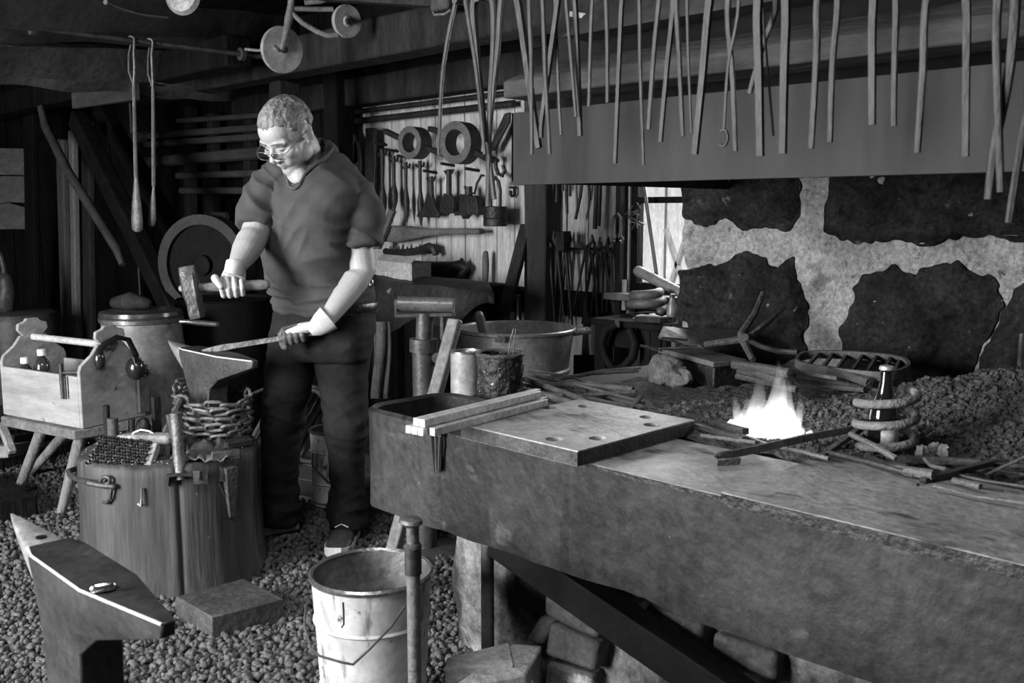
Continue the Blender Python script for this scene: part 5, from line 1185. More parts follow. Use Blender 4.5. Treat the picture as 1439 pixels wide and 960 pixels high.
# things lying at the anvil foot
t = thing('leather_scrap', 'folded dark scrap of leather lying on the stump at the foot of the anvil', 'leather', Pd(290, 636, 3.22))
mb = MB(); rws = []
for i in range(15):
    row = []
    for k in range(8):
        p = Pd(262 + 60 * i / 14, 618 + 26 * k / 7, 3.34 - .22 * k / 7 + .0 * i); p.z = SZ + .03 + .03 * nz((i * .5, k * .6, 0), .8, 2) - .015 * k / 7; row.append(p)
    rws.append(row)
mb.add([q_ for r in rws for q_ in r], [(i * 8 + k, (i + 1) * 8 + k, (i + 1) * 8 + k + 1, i * 8 + k + 1) for i in range(14) for k in range(7)])
mb.build('sheet', mat('anvil_leather', .04, .09, rough=.6, scale=7), t, solid=.004)
t = thing('hand_hammer', 'small hammer lying on the stump at the right foot of the anvil', 'hammer', Pd(322, 640, 3.14))
a = Pd(297, 638, 3.13); b = Pd(338, 636, 3.16); a.z = b.z = SZ + .024
MB().bar(a, b, .03, .032).build('head', iron, t, bevel=.004)
MB().tube([a.lerp(b, .12), a.lerp(b, .12) - TOCAM * .10 + RT * .03], .011, 8).build('handle', midwood, t)
rg = random.Random(12); mb = MB()
for i in range(420):
    a = rg.uniform(0, 6.3); d = SR * math.sqrt(rg.random()) * .96; s_ = rg.uniform(.0015, .004); p = sc_ + V(math.cos(a) * d, math.sin(a) * d, SZ + .010); mb.blob(p, (s_ * 1.4, s_, s_ * .6), Matrix.Rotation(rg.uniform(0, 6), 3, 'Z'), n=5, m=3)
tag(mb.build('forge_scale', mat('mill_scale', .1, .45, rough=.6, scale=60)), 'grey flakes of forge scale scattered over the stump top', 'scale', kind='stuff')
# steel block on the gravel
tops = [Pz(x, y, .078) for x, y in ((246, 838), (297, 868), (399, 842), (343, 813))]
t = tag(MB().hexa([V(p.x, p.y, 0) for p in tops] + tops).jitter(.002, 8).build('steel_block', mat('block_steel', .03, .085, rough=.65, metal=.2, scale=9, bump=.35, spots=[(60, .7, .45, (1, 1, 1))]), bevel=.004), 'rectangular steel block lying on the gravel at the foot of the stump', 'block')
# foreground anvil
fv = .555; fu0 = Pv(100, 838, fv).x
f0 = Pz(38, 768, .70); f1 = Pz(207, 884, .70)
fan, fvm = anvil('anvil', 'larger dark anvil cut by the lower left corner of the picture, horn pointing away', f0.x, f1.x, f0.y - .010, .094, .70, .0, .20, mat('front_anvil', .02, .06, rough=.45, metal=.45, scale=7, bump=.2, bscale=18), k0=.55, tall=.10)
fw = f0.y - .010
MB().tube([V(f0.x + .002, fvm - .036, .698), V(f0.x + .1 * (f1.x - f0.x), fvm - .0465, .698), V(f0.x + .55 * (f1.x - f0.x), fvm - .0465, .698), V(f1.x - .004, fvm - .011, .698)], .0025, 6).build('worn_edge', worn, fan)
p = Pz(147, 826, .70); hs_ = MB().aab((p.x - .017, p.y - .017, .699), (p.x + .017, p.y + .017, .7012)).build('hardy_hole', black, fan, smooth=False)
MB().tube([Pz(134, 827, .708), Pz(155, 824, .708)], .0085, 10, ends=True).build('slug', bright); tag(bpy.data.objects['slug'], 'short bright steel slug lying at the hardy hole of the front anvil', 'steel slug')
p = Pz(58, 755, .70); MB().tube([V(p.x, p.y, .69), V(p.x, p.y, .7012)], .010, 14).build('pritchel_hole', black, fan)
# ------------------------------------------------------------------ tool crate on a stool
tz = .626; bzc = .41
A_ = Pz(108, 530, tz); B_ = Pz(3, 515, tz); A_.z = B_.z = bzc
L_ = (B_ - A_); Ld = L_.normalized(); Wd = V(-Ld.y, Ld.x, 0); Wd = Wd if Wd.dot(-TOCAM) > 0 else -Wd
W = .31; Ln = L_.length
crate = thing('tool_crate', 'wooden tool carrier with shaped ends and a rail handle standing on a stool', 'tool box', A_ + (L_ + Wd * W) / 2)
cratew = mat('crate_wood', .2, .34, rough=.7, scale=4, stretch=(.7, 3, 5), bump=.12, grit=.12, spots=[(4, .62, .14, (1, 1, 1)), (20, .68, .12, (1, 1, 1))])
mb = MB(); hf = tz - bzc
def slab(o, e1, e2, n, t_): return MB().hexa([o, o + e1, o + e1 + n * t_, o + n * t_] + [p + e2 for p in (o, o + e1, o + e1 + n * t_, o + n * t_)])
slab(A_, L_, V(0, 0, hf), Wd, .016).build('front_board', cratew, crate, bevel=.002)
slab(A_ + Wd * (W - .016), L_, V(0, 0, hf), Wd, .016).build('back_board', cratew, crate, bevel=.002)
slab(A_ + Wd * .016, L_, V(0, 0, .014), Wd, W - .032).build('bottom_board', cratew, crate)
he = .415
prof = [(0, 0), (1, 0), (1, hf + .02), (.97, hf + .045), (.80, hf + .085), (.70, hf + .125), (.66, he - .075), (.735, he - .05), (.72, he - .022), (.62, he - .012), (.59, he), (.41, he), (.38, he - .012), (.28, he - .022), (.265, he - .05), (.34, he - .075), (.30, hf + .125), (.20, hf + .085), (.03, hf + .045), (0, hf + .02)]
for (o, nm, lb) in ((A_ - Ld * .018, 'end_board', None), (B_, 'end_board', None)):
    MB().prism([o + Wd * (s_ * (W + .0) * 1.0) + V(0, 0, z) for s_, z in prof], Ld * .018).build('end_board', cratew, crate, bevel=.004)
rz_ = bzc + he - .085
MB().tube([A_ + Wd * W / 2 - Ld * .03 + V(0, 0, rz_ - bzc), B_ + Wd * W / 2 + Ld * .02 + V(0, 0, rz_ - bzc)], .0155, 14).build('rail', mat('rail_wood', .3, .45, rough=.5, scale=8), crate)
pk = A_ + Wd * W / 2 - Ld * .018 + V(0, 0, rz_ - bzc)
MB().tube([pk, pk - Ld * .016], .017, 14).build('rail_end', mat('dark_peg', .03, .07), crate)
MB().blob(A_ + Wd * W * .52 - Ld * .0185 + V(0, 0, .145), (.008, .008, .008), n=8, m=6).build('knot', mat('dark_peg', .03, .07), crate)
MB().bar(A_ - Ld * .02 + Wd * W * .96 + V(0, 0, .02), A_ - Ld * .02 + Wd * W * .96 + V(0, 0, hf + .01), .02, .05, side=Ld).build('corner_post', mat('corner_wood', .06, .12, rough=.8, scale=8), crate)
# rods through the end board, T handle tool over the front board, bottles, ear muffs
t = thing('eye_bolt', 'iron eye bolt sticking out through the end of the tool crate', 'eye bolt', Pd(205, 520, 3.72))
a = A_ + Wd * W * .8 + V(0, 0, hf - .01); b = a - Ld * .135
MB().tube([a - Wd * .1 + Ld * .2, a, b], .0065, 8).build('shank', iron, t)
MB().tube([b + Ld * .028 + (V(0, 0, 1) * math.cos(q_) + Wd * math.sin(q_)) * .017 for q_ in [2 * PI * i / 16 for i in range(16)]], .0045, 8, close=True).build('eye', iron, t)
t = thing('tee_key', 'iron tee key hooked over the front board of the tool crate', 'tool', Pd(86, 530, 3.72))
fz = tz
c0 = A_ + Ld * .085 - Wd * .012
MB().tube([c0 + V(0, 0, hf + .05), c0 + V(0, 0, hf - .02), c0 + V(0, 0, hf - .098)], [.0085, .0095, .0075], 10).build('stem', iron, t)
MB().tube([c0 - Ld * .022 + V(0, 0, hf + .0), c0 - Ld * .022 + V(0, 0, hf - .095)], .005, 8).build('prong', iron, t)
MB().tube([c0 + V(0, 0, hf + .012), c0 - Ld * .08 + Wd * .05 + V(0, 0, hf + .012)], .007, 8).build('arm', iron, t)
gl2 = mat('clear_bottle', .02, .05, rough=.08, bump=0, spec=.8)
for (x, y, lb) in ((33, 512, 'clear bottle with a white cap in the tool crate, taller of two'), (20, 517, 'clear bottle with a white cap in the tool crate, lower of two')):
    p = A_ + Ld * (Ln * (.74 if x > 25 else .86)) + Wd * (.10 if x > 25 else .06); hb_ = (.275 if x > 25 else .24)
    t = thing('bottle', lb, 'bottle', p + V(0, 0, .014))
    MB().lathe([(.034, .014), (.036, .02), (.036, hb_ - .06), (.026, hb_ - .035), (.014, hb_ - .02), (.014, hb_ - .008)], p, 24).build('body', gl2, t)
    MB().lathe([(.018, hb_ - .012), (.018, hb_ + .012), (.015, hb_ + .015)], p, 18).build('cap', mat('white_cap', .7, .8, rough=.4, bump=0), t)
em_ = thing('ear_muffs', 'black ear defenders hanging from the handle end of the tool crate', 'ear defenders', pk + V(0, 0, -.1))
blk_ = mat('muff_plastic', .012, .02, rough=.18, bump=0, spec=.7)
cA = pk - Ld * .062 + Wd * .050 + V(0, 0, -.100); cB = pk - Ld * .018 - Wd * .062 + V(0, 0, -.065)
MB().blob(cA - Ld * .02, (.044, .036, .050), Matrix.Rotation(math.atan2(Ld.y, Ld.x), 3, 'Z'), n=24, m=16).build('ear_cup', blk_, em_)
MB().blob(cB + Ld * .016 + V(0, 0, .01), (.026, .024, .042), Matrix.Rotation(math.atan2(Ld.y, Ld.x), 3, 'Z'), n=24, m=16).build('ear_cup', blk_, em_)
band = [cA - Ld * .015 + V(0, 0, .02), cA - Ld * .03 + V(0, 0, .06), pk - Ld * .035 + Wd * .06 + V(0, 0, .02), pk - Ld * .03 + Wd * .01 + V(0, 0, .035), pk - Ld * .02 - Wd * .045 + V(0, 0, .01), cB + Ld * .01 + V(0, 0, .05), cB + V(0, 0, .02)]
MB().tube(band, .013, 8, flat=(.3, 1.)).build('headband', black, em_)
MB().tube([cA - Ld * .04 + V(0, 0, .055) - Wd * .025, cA - Ld * .05 - Wd * .02 + V(0, 0, .02), cA - Ld * .05 + Wd * .02 + V(0, 0, .03)], .003, 6).build('wire_yoke', bright, em_)
# stool
so = A_ + (L_ + Wd * W) / 2; so.z = 0
stl = thing('stool', 'rough four-legged wooden stool under the tool crate', 'stool', so)
q = [A_ - Ld * .0 - Wd * .03, A_ + L_ * .98 - Wd * .03, A_ + L_ * .98 + Wd * (W + .03), A_ - Ld * .08 + Wd * (W + .03)]
MB().hexa([V(p.x, p.y, bzc - .042) for p in q] + [V(p.x, p.y, bzc - .001) for p in q]).jitter(.004, 7).build('seat', mat('stool_wood', .08, .18, rough=.8, scale=6, bump=.4), stl, bevel=.006)
lw = mat('stool_leg_wood', .10, .22, rough=.8, scale=6, stretch=(3, 3, .6), bump=.4)
for (xt, yt, tt, xb, yb) in ((52, 608, .62, 21, 701), (97, 612, .12, 85, 725), (140, 600, .1, 108, 690), (60, 600, .7, 40, 668)):
    b = Pz(xb, yb, 0); tp = A_ + L_ * tt + Wd * (.05 if yb > 698 else W - .05); tp.z = bzc - .03
    MB().tube([b, b.lerp(tp, .5), tp], [.019, .023, .026], 10).build('leg', lw, stl)
# churn-like drum behind the stump
c = Pd(208, 620, 4.56); c.z = 0; k = 4.56 / 1335.
dr = thing('metal_drum', 'tall grey metal drum with a lever-clamped lid behind the stump', 'drum', c)
zt = Pd(208, 452, 4.56).z; R_ = 58 * k
MB().lathe([(R_ * .92, 0), (R_ * .93, .01), (R_, .1), (R_ * 1.02, zt * .5), (R_ * .99, zt * .8), (R_ * .93, zt * .93), (R_ * .92, zt)], c, 48).build('body', mat('drum_paint', .13, .21, rough=.5, metal=.25, scale=3, bump=.06), dr)
MB().lathe([(R_ * .9, zt), (R_ * .97, zt + .004), (R_ * .98, zt + .022), (R_ * .95, zt + .026)], c, 48).build('clamp_ring', steel, dr)
MB().lathe([(R_ * .94, zt + .026), (R_ * .97, zt + .034), (R_ * .95, zt + .052), (R_ * .8, zt + .060), (.001, zt + .056)], c, 48, cap=(False, True)).build('lid', mat('drum_lid', .06, .10, rough=.25, metal=.6, scale=4, bump=.03), dr)
a = Pd(262, 452, 4.48); b = Pd(306, 456, 4.40)
MB().tube([a - RT * .03, a, a.lerp(b, .4), b], [.010, .010, .014, .012], 10).build('lever', steel, dr)
a = Pd(163, 432, 4.62); b = Pd(205, 416, 4.56); a.z = zt + .085; b.z = zt + .088
tag(MB().tube([a, a.lerp(b, .5) + V(0, 0, .01), b], [.03, .045, .028], 12, ends=True).build('cloth_roll', midwood), 'dark rolled bundle lying on the drum lid', 'bundle')
# big wheel and tyre in the dark behind the smith
t = thing('flywheel', 'large dark flywheel standing in the gloom behind the hammer', 'wheel', Pd(288, 440, 5.6))
c = Pd(290, 372, 5.6); k = 5.6 / 1340.; R_ = 70 * k
ax = (TOCAM * .9 + RT * -.25).normalized(); e1 = ax.cross(ZU).normalized(); e2 = e1.cross(ax)
M = Matrix((e1, e2, ax)).transposed()
MB().lathe([(R_ * .8, .05), (R_, .05), (R_, -.05), (R_ * .8, -.05), (R_ * .8, .05)], c, 48, M, cap=(False, False)).build('rim', mat('rim_iron', .012, .03, rough=.7, scale=6), t, ang=30)
MB().lathe([(R_ * .82, .02), (R_ * .82, -.02), (.02, -.03), (.02, .03), (R_ * .82, .02)], c, 40, M, cap=(False, False)).build('web', black, t, ang=30)
MB().lathe([(.02, .07), (.06, .06), (.06, -.06), (.02, -.07)], c, 20, M).build('hub', black, t)
c = Pd(315, 440, 5.0); c.z = 0
t = thing('iron_barrel', 'black iron barrel standing behind the anvil', 'barrel', c)
MB().lathe([(.24, 0), (.245, .02), (.25, .25), (.255, .27), (.25, .29), (.25, .52), (.255, .54), (.25, .56), (.245, .82), (.25, .84), (.235, .85), (.23, .83)], c, 36).build('body', black, t)
MB().lathe([(.02, .83), (.22, .83), (.22, .836)], c, 30).build('lid', black, t)
c = Pd(22, 430, 6.6); c.z = 0
t = thing('dark_vat', 'dim round-topped metal vessel at the left edge behind the crate', 'vessel', c)
MB().lathe([(.26, 0), (.28, .3), (.28, .55), (.26, .6), (.22, .62)], c, 32).build('body', mat('dim_vat', .04, .08, rough=.5, metal=.3, scale=4), t)
MB().tube([Pd(-4, 352, 6.5), Pd(2, 362, 6.5), Pd(6, 380, 6.5), Pd(4, 400, 6.5)], .022, 10).build('bail', iron, t)
MB().tube([Pd(6, 430, 6.5), Pd(9, 405, 6.5), Pd(7, 392, 6.5)], [.07, .06, .05], 12, ends=True).build('spout', mat('dim_vat', .04, .08), t)
# firewood and planks on the floor at left
NMW = ['long squared timber lying on the gravel under the stool', 'pale split stick slanting across the timber pile', 'dark slab topmost of the timber pile by the left edge', 'round log at the back of the timber pile', 'rough plank in the middle of the timber pile', 'short pale block lying at the left edge of the timber pile', 'thin lath on top of the timber pile']
FW = [(-20, 668, 112, 640, .12, .07, midwood), (2, 596, 18, 636, .04, .03, wood), (-10, 612, 100, 592, .1, .05, midwood), (10, 622, 105, 606, .08, .08, midwood), (-15, 640, 110, 618, .12, .05, mat('dim_timber', .07, .14, rough=.8, scale=6)), (-5, 636, 40, 628, .11, .06, wood), (20, 606, 110, 590, .05, .02, midwood)]
zst = [.045, .30, .26, .20, .16, .22, .30]
for i, (xa, ya, xb, yb, w, h_, m_) in enumerate(FW):
    Dd = 4.62 + .05 * i if i not in (1, 5) else 4.5
    a = Pd(xa, ya, Dd); b = Pd(xb, yb, Dd + .5 if i != 1 else Dd - .1)
    if i == 0: a.z = b.z = .045
    tag(MB().bar(a, b, w, h_).jitter(.006, 6).build('firewood', m_, bevel=.006), NMW[i], 'timber', 'timber piled on the floor at the left')
tag(MB().aab((-4.9, .55, 0), (-4.2, 1.35, .10)).jitter(.008, 5).build('timber_base', dkwood, bevel=.01), 'dark timber sleeper at the bottom of the wood pile', 'timber')
# iron stock leaning behind the smith
NM = ['nearest the anvil', 'second', 'third', 'fourth', 'fifth', 'sixth', 'seventh', 'eighth', 'ninth', 'last, seen between his legs']
for i in range(10):
    xb = 318 + i * 11; b = Pd(xb, 655 + (i % 3) * 6, 4.35 + .04 * i); b.z = .03
    tp = Pd(xb + 118 - i * 4, 470 + (i % 4) * 12, 4.75 + .05 * i)
    tag(MB().tube([b, b.lerp(tp, .5), tp], .012 + .003 * (i % 2), 4 if i % 2 else 8).build('iron_stock', mat('dim_stock', .07, .14, rough=.6, metal=.3, scale=12) if i % 2 else iron), 'iron bar of the slanting stack behind the smith, ' + NM[i] + ('' if i in (0, 9) else ' from the anvil'), 'iron bar', 'bars stacked behind the smith')
tag(MB().tube([Pd(329, 570, 4.2), Pd(352, 555, 4.25), Pd(395, 536, 4.4), Pd(430, 520, 4.5)], .008, 8).build('thin_rod', iron), 'thin rod slanting out of the stack behind the anvil', 'rod')
c = Pd(432, 600, 4.6)
tag(MB().tube([c + (RT * math.cos(a) * .13 + ZU * math.sin(a) * .19) - TOCAM * .01 * a for a in [i * .4 for i in range(26)]], .011, 8).build('wire_coil', iron), 'loose coil of dark hose hanging behind the smith\'s legs', 'coil')
tag(MB().bar(V(-4.3, 2.72, .05), V(-3.25, 2.95, .05), .12, .09).build('floor_timber', midwood, bevel=.008), 'timber lying on the planks behind the smith', 'timber')
# ------------------------------------------------------------------ pails and stake
def pail(name, label, c, R0, R1, h, m, dents=True, hand=None, fill=None):
    t = thing(name, label, 'bucket', c)
    MB().lathe([(R0 * .96, 0), (R0, .005), (R0 + (R1 - R0) * .30, h * .30), (R0 + (R1 - R0) * .31 + .004, h * .315), (R0 + (R1 - R0) * .33, h * .33), (R0 + (R1 - R0) * .70, h * .72), (R0 + (R1 - R0) * .72 + .005, h * .735), (R0 + (R1 - R0) * .74, h * .75), (R1, h - .006), (R1 + .005, h - .002), (R1 + .005, h + .005), (R1 - .002, h + .006),
                (R1 - .0015, h)], c, 56, cap=(True, False)).build('body', m, t, ang=16)
    MB().lathe([(R1 + .006, h - .004), (R1 + .007, h + .004), (R1 + .001, h + .009), (R1 - .005, h + .004)], c, 56, cap=(False, False)).build('rim', steel, t)
    MB().lathe([(R1 - .001, h + .002), (R0 + (R1 - R0) * .76 - .003, h * .77), (R0 + (R1 - R0) * .74 - .009, h * .75), (R0 + (R1 - R0) * .70 - .004, h * .70), (R0 + (R1 - R0) * .05, .012), (.001, .01)], c, 56, cap=(False, True)).build('lining', mat('pail_inside', .08, .2, rough=.5, metal=.3, scale=7, spots=[(9, .62, .03, (1, 1, .5))]), t, ang=60)
    if fill: MB().lathe([(R0 + (R1 - R0) * .68 - .010, h * fill), (.001, h * fill)], c, 40, cap=(False, True)).build('water', mat('quench_water', .004, .008), t)
    return t
bc = C(-.349, 2.27, 0); RB = .1475
pl = pail('bucket', 'scratched white metal pail half full of water in front of the forge', bc, .125, RB, .412, whitep, fill=.62)
# liner tin seen inside
hz = .412
pts = [Pd(434, 843, 2.16), Pd(430, 850, 2.15), Pd(428, 880, 2.13), Pd(437, 910, 2.10), Pd(449, 922, 2.09), Pd(480, 931, 2.08), Pd(496, 934, 2.08), Pd(520, 912, 2.09), Pd(550, 880, 2.12), Pd(569, 852, 2.14)]
sm = []
for i in range(len(pts) - 1):
    for kk in range(3): sm.append(pts[i].lerp(pts[i + 1], kk / 3))
sm.append(pts[-1])
def push(p):
    d_ = V(p.x - bc.x, p.y - bc.y, 0); rr_ = .125 + (RB - .125) * p.z / .412 + .009
    if d_.length < rr_: d_ = d_.normalized() * rr_
    return V(bc.x + d_.x, bc.y + d_.y, p.z)
MB().tube([push(p) for p in sm], .003, 8).build('bail', iron, pl)
MB().tube([push(Pd(482, 847, 2.1)), push(Pd(483, 858, 2.1)), push(Pd(483, 878, 2.1)), push(Pd(480, 882, 2.1))], .0022, 6).build('hook', dkiron, pl)
c2 = Pz(470, 715, 0); dp = c2.dot(-TOCAM); h2 = Pd(470, 603, dp).z
pl2 = pail('bucket', 'second scratched white pail standing on the planks behind the smith\'s legs', V(c2.x, c2.y, .027), 28.5 / 1300 * dp, 31 / 1300 * dp, h2 - .03, whitep, fill=.6)
MB().tube([c2 + RT * -.085 + TOCAM * .02 + V(0, 0, h2 * .85), c2 - RT * .07 + TOCAM * .10 + V(0, 0, h2 * .62), c2 + TOCAM * .108 + V(0, 0, h2 * .42), c2 + RT * .05 + TOCAM * .10 + V(0, 0, h2 * .5)], .003, 8).build('bail', iron, pl2)
# pipe stake with a flat tee head
bse = C(-.227, 2.10, 0)
stk = thing('pipe_stake', 'iron pipe stake with a flat button head standing before the white pail', 'stake', bse)
zz = lambda y: Pd(578, y, 2.10).z
MB().tube([bse, V(bse.x, bse.y, zz(806))], .0160, 16).build('pipe', mat('stake_iron', .10, .19, rough=.6, metal=.3, scale=12, bump=.3), stk)
MB().tube([V(bse.x, bse.y, zz(806)), V(bse.x, bse.y, zz(770))], .0195, 16).build('sleeve', iron, stk)
MB().lathe([(.0205, 0), (.021, .004), (.017, .012)], V(bse.x, bse.y, zz(770)), 16).build('collar', rust, stk)
MB().tube([V(bse.x, bse.y, zz(772)), V(bse.x, bse.y, zz(738))], .0145, 14).build('neck', mat('stake_iron', .1, .19), stk)
MB().lathe([(.012, 0), (.022, .006), (.028, .012), (.026, .020), (.012, .024)], V(bse.x, bse.y, zz(741)) - RT * .004, 20, sq=(1.15, .9)).build('head', mat('stake_head', .08, .16, rough=.45, metal=.5, scale=10), stk)
t = thing('square_tube', 'black iron bracket lying on the planks behind the stake head', 'bracket', Pz(600, 758, 0))
a = Pz(592, 775, 0); b = Pz(616, 765, 0)
MB().hexa([a, b, b - TOCAM * .2, a - TOCAM * .2] + [p + V(0, 0, .07) for p in (a, b, b - TOCAM * .2, a - TOCAM * .2)]).build('body', black, t, bevel=.003)
MB().bar(a + V(0, 0, .0) + TOCAM * .01, a + V(0, 0, .055) + TOCAM * .01, .008, .008).build('tab', steel, t)
# concrete blocks in the lower middle
def cblock(px, h, lb, z=0.):
    q = [Pz(x, y, h + z) for x, y in px]; tag(MB().hexa([V(p.x, p.y, z) for p in q] + q).jitter(.005, 9).build('paving_block', concrete, bevel=.006), lb, 'block', 'loose blocks by the pier')
cblock([(625, 938), (723, 908), (760, 905), (764, 930), (640, 962)][0:1] + [(723, 934), (717, 903), (629, 922)], .16, 'pale concrete block with a chamfered edge lying before the pier')
cblock([(629, 968), (738, 948), (764, 907), (722, 905)], .15, 'shaded concrete block leaning behind the pale one')
cblock([(620, 1010), (760, 985), (745, 944), (628, 962)], .11, 'lower concrete block cut by the bottom of the picture')
tag(MB().blob(Pz(910, 960, .06) + V(0, 0, .0), (.05, .04, .06), n=14, m=9, jit=.4, seed=4).build('rubble_stone', concrete), 'rounded pale stone at the bottom edge under the brace', 'stone')
# ------------------------------------------------------------------ ladles on the ceiling rail, tricycle, paper sheets
uu = -4.48
a = Pu(-30, 23, uu); b = Pu(372, 83, uu); z_ = 2.087
tag(MB().tube([V(uu, a.y - .4, z_), V(uu, b.y, z_)], .012, 10).build('ceiling_rod', iron), 'long iron rod slung below the roof at the left', 'rod')
for (x, y, lb) in ((45, 33, 'round nut on the ceiling rod, left one'), (340, 82, 'round nut on the ceiling rod, far right one')):
    p = Pu(x, y, uu); tag(MB().tube([V(uu, p.y - .012, z_), V(uu, p.y + .012, z_)], .032, 12).build('nut', iron), lb, 'nut')
lad = mat('ladle_iron', .07, .13, rough=.5, metal=.4, scale=14)
def ladle(xs, lb, bowl, loopw):
    p0 = Pu(xs[0][0], xs[0][1], uu); D_ = p0.dot(-TOCAM); t = thing('skimmer', lb, 'ladle', Pd(xs[-1][0], xs[-1][1], D_)); k_ = D_ / 1345.
    top = V(uu, p0.y, z_ + .016)
    q0, q1 = Pd(*xs[1], D_), Pd(*xs[2], D_)
    MB().tube(arc((uu, p0.y, z_), RT, ZU, .016, PI + .6, -.2, 9) + [Pd(xs[0][0] + loopw, xs[0][1] + 18, D_), Pd(xs[0][0] + loopw + 1, xs[0][1] + 40, D_), q0], .006, 8).build('eye', lad, t)
    MB().tube([Pd(xs[0][0], xs[0][1] + 8, D_), Pd(xs[0][0] - loopw + 1, xs[0][1] + 22, D_), Pd(xs[0][0] - loopw + 1, xs[0][1] + 45, D_), q0], .005, 8).build('eye', lad, t)
    MB().tube([q0, q0.lerp(q1, .5), q1], [.008, .0095, .010], 8).build('shaft', lad, t)
    e_ = Pd(*xs[3], D_)
    pts = [q1.lerp(e_, s_) for s_ in (0, .2, .5, .8, .95, 1)]
    MB().tube(pts, [bowl * k_ * s_ for s_ in (.35, .55, .9, 1.1, 1.0, .5)], 12, flat=(1, .5), side=RT).build('bowl', lad, t)
ladle([(184, 55), (188, 120), (191, 250), (193, 326)], 'long iron skimmer hung from the ceiling rod, left of two, with the broader bowl', 7.5, 4)
ladle([(210, 59), (215, 125), (216, 262), (213, 318)], 'long iron skimmer hung from the ceiling rod, right of two, with the narrow bowl', 5.0, 3)
D = 4.55; k = D / 1360.
tri = thing('hanging_tricycle', 'old child tricycle frame with pale disc wheels hung from the roof', 'tricycle', Pd(420, 60, D))
discm = mat('disc_wheel', .14, .26, rough=.7, scale=4, bump=.15)
def disc(x, y, rx, ry, dd, nm='wheel'):
    c_ = Pd(x, y, D + dd); ax = (TOCAM * .70 + RT * .68 + ZU * -.1).normalized(); e1 = ax.cross(ZU).normalized(); e2 = e1.cross(ax).normalized(); M_ = Matrix((e1, e2, ax)).transposed(); R_ = ry * k
    o_ = MB().lathe([(.02, .016), (R_ * .35, .010), (R_ * .8, .012), (R_ * .97, .012), (R_, 0), (R_ * .97, -.012), (R_ * .5, -.012), (.02, -.016)], c_, 36, M_).build(nm, discm, tri)
    MB().tube([c_ - ax * .03, c_ + ax * .03], .016, 12).build('axle_nut', dkiron, o_)
disc(396, 70, 20, 32, 0); disc(487, 30, 15, 23, .1)
fr = mat('trike_frame', .10, .19, rough=.5, metal=.2, scale=9)
MB().tube([Pd(411, -12, D), Pd(409, 8, D), Pd(406, 26, D), Pd(402, 45, D - .02), Pd(396, 70, D - .035)], [.017, .017, .02, .014, .010], 10).build('fork', fr, tri)
MB().tube([Pd(407, 12, D), Pd(440, 13, D + .03), Pd(468, 13, D + .06)], .012, 10).build('frame_tube', fr, tri)
MB().tube([Pd(410, 18, D), Pd(425, 32, D + .02), Pd(445, 44, D + .04), Pd(460, 50, D + .06), Pd(474, 49, D + .08)], .013, 10).build('frame_tube', fr, tri)
MB().tube([Pd(428, 4, D), Pd(450, 2, D + .02), Pd(468, -4, D + .04)], .012, 10).build('handlebar', fr, tri)
MB().tube([Pd(344, 69, D - .03), Pd(362, 71, D - .03), Pd(384, 68, D - .02)], .007, 8).build('pedal_rod', fr, tri)
MB().tube([Pd(388, 50, D - .02), Pd(384, 62, D - .03), Pd(392, 72, D - .03)], [.02, .028, .012], 8, flat=(.4, 1)).build('mudguard', fr, tri)
p = Pd(257, -6, 4.4); tag(MB().lathe([(.01, .03), (.07, .02), (.085, 0), (.07, -.02), (.01, -.03)], p, 28, Matrix.Rotation(PI / 2, 3, 'X') @ Matrix.Rotation(.6, 3, 'Y')).build('round_lamp', mat('lamp_glass', .16, .24, rough=.4)), 'round pale disc hanging at the top edge of the picture', 'lamp')
tag(MB().tube([Pd(148, 3, 3.9), Pd(170, 12, 4.0), Pd(200, 20, 4.1), Pd(235, 24, 4.2)], .010, 8).build('roof_wire', iron), 'bent dark pipe end under the roof above the ladles', 'pipe')
pp = mat('notice_paper', .12, .2, rough=.9, scale=9, bump=.08, spots=[(16, .6, .06, (1, 1.2, 3))])
for (q, lb) in (([(-20, 208), (33, 209), (34, 246), (-20, 245)], 'faded paper notice pinned at the left edge, top of three'), ([(-20, 247), (34, 248), (35, 285), (12, 284), (-20, 288)], 'torn paper notice pinned at the left edge, middle of three'), ([(-20, 290), (12, 285), (36, 292), (36, 322), (-20, 322)], 'torn paper notice pinned at the left edge, bottom of three')):
    o = MB().prism([Pu(x, y, -8.70) for x, y in q], (-.004, 0, 0)).build('paper_notice', pp, smooth=False); tag(o, lb, 'notice', 'notices on the left wall')
# ================================================================== THE SMITH
skin = mat('skin', .30, .37, rough=.5, scale=9, bump=.06, bscale=120, grit=.06)
shirtm = mat('tee_cloth', .050, .070, rough=.9, scale=5, bump=.05, bscale=200, spec=.15, grit=.08)
jeans = mat('work_trousers', .008, .016, rough=.85, scale=7, bump=.12, bscale=160, spec=.25)
hairm = mat('grey_hair', .05, .24, rough=.5, scale=26, stretch=(1, 1, 1), bump=.5, bscale=70)
glovel = mat('glove_cotton', .40, .52, rough=.9, scale=14, bump=.15, grit=.1)
gloved = mat('glove_leather', .05, .11, rough=.55, scale=12, bump=.25)
foot = C(-.86, 3.66, 0)
man = thing('person', 'smith in dark tee and trousers with spectacles and work gloves, bent over the anvil', 'person', foot)
YAW = math.radians(30)
FD = TOCAM * math.cos(YAW) - RT * math.sin(YAW)     # the way his chest faces
SD = RT * math.cos(YAW) + TOCAM * math.sin(YAW)           # towards his left
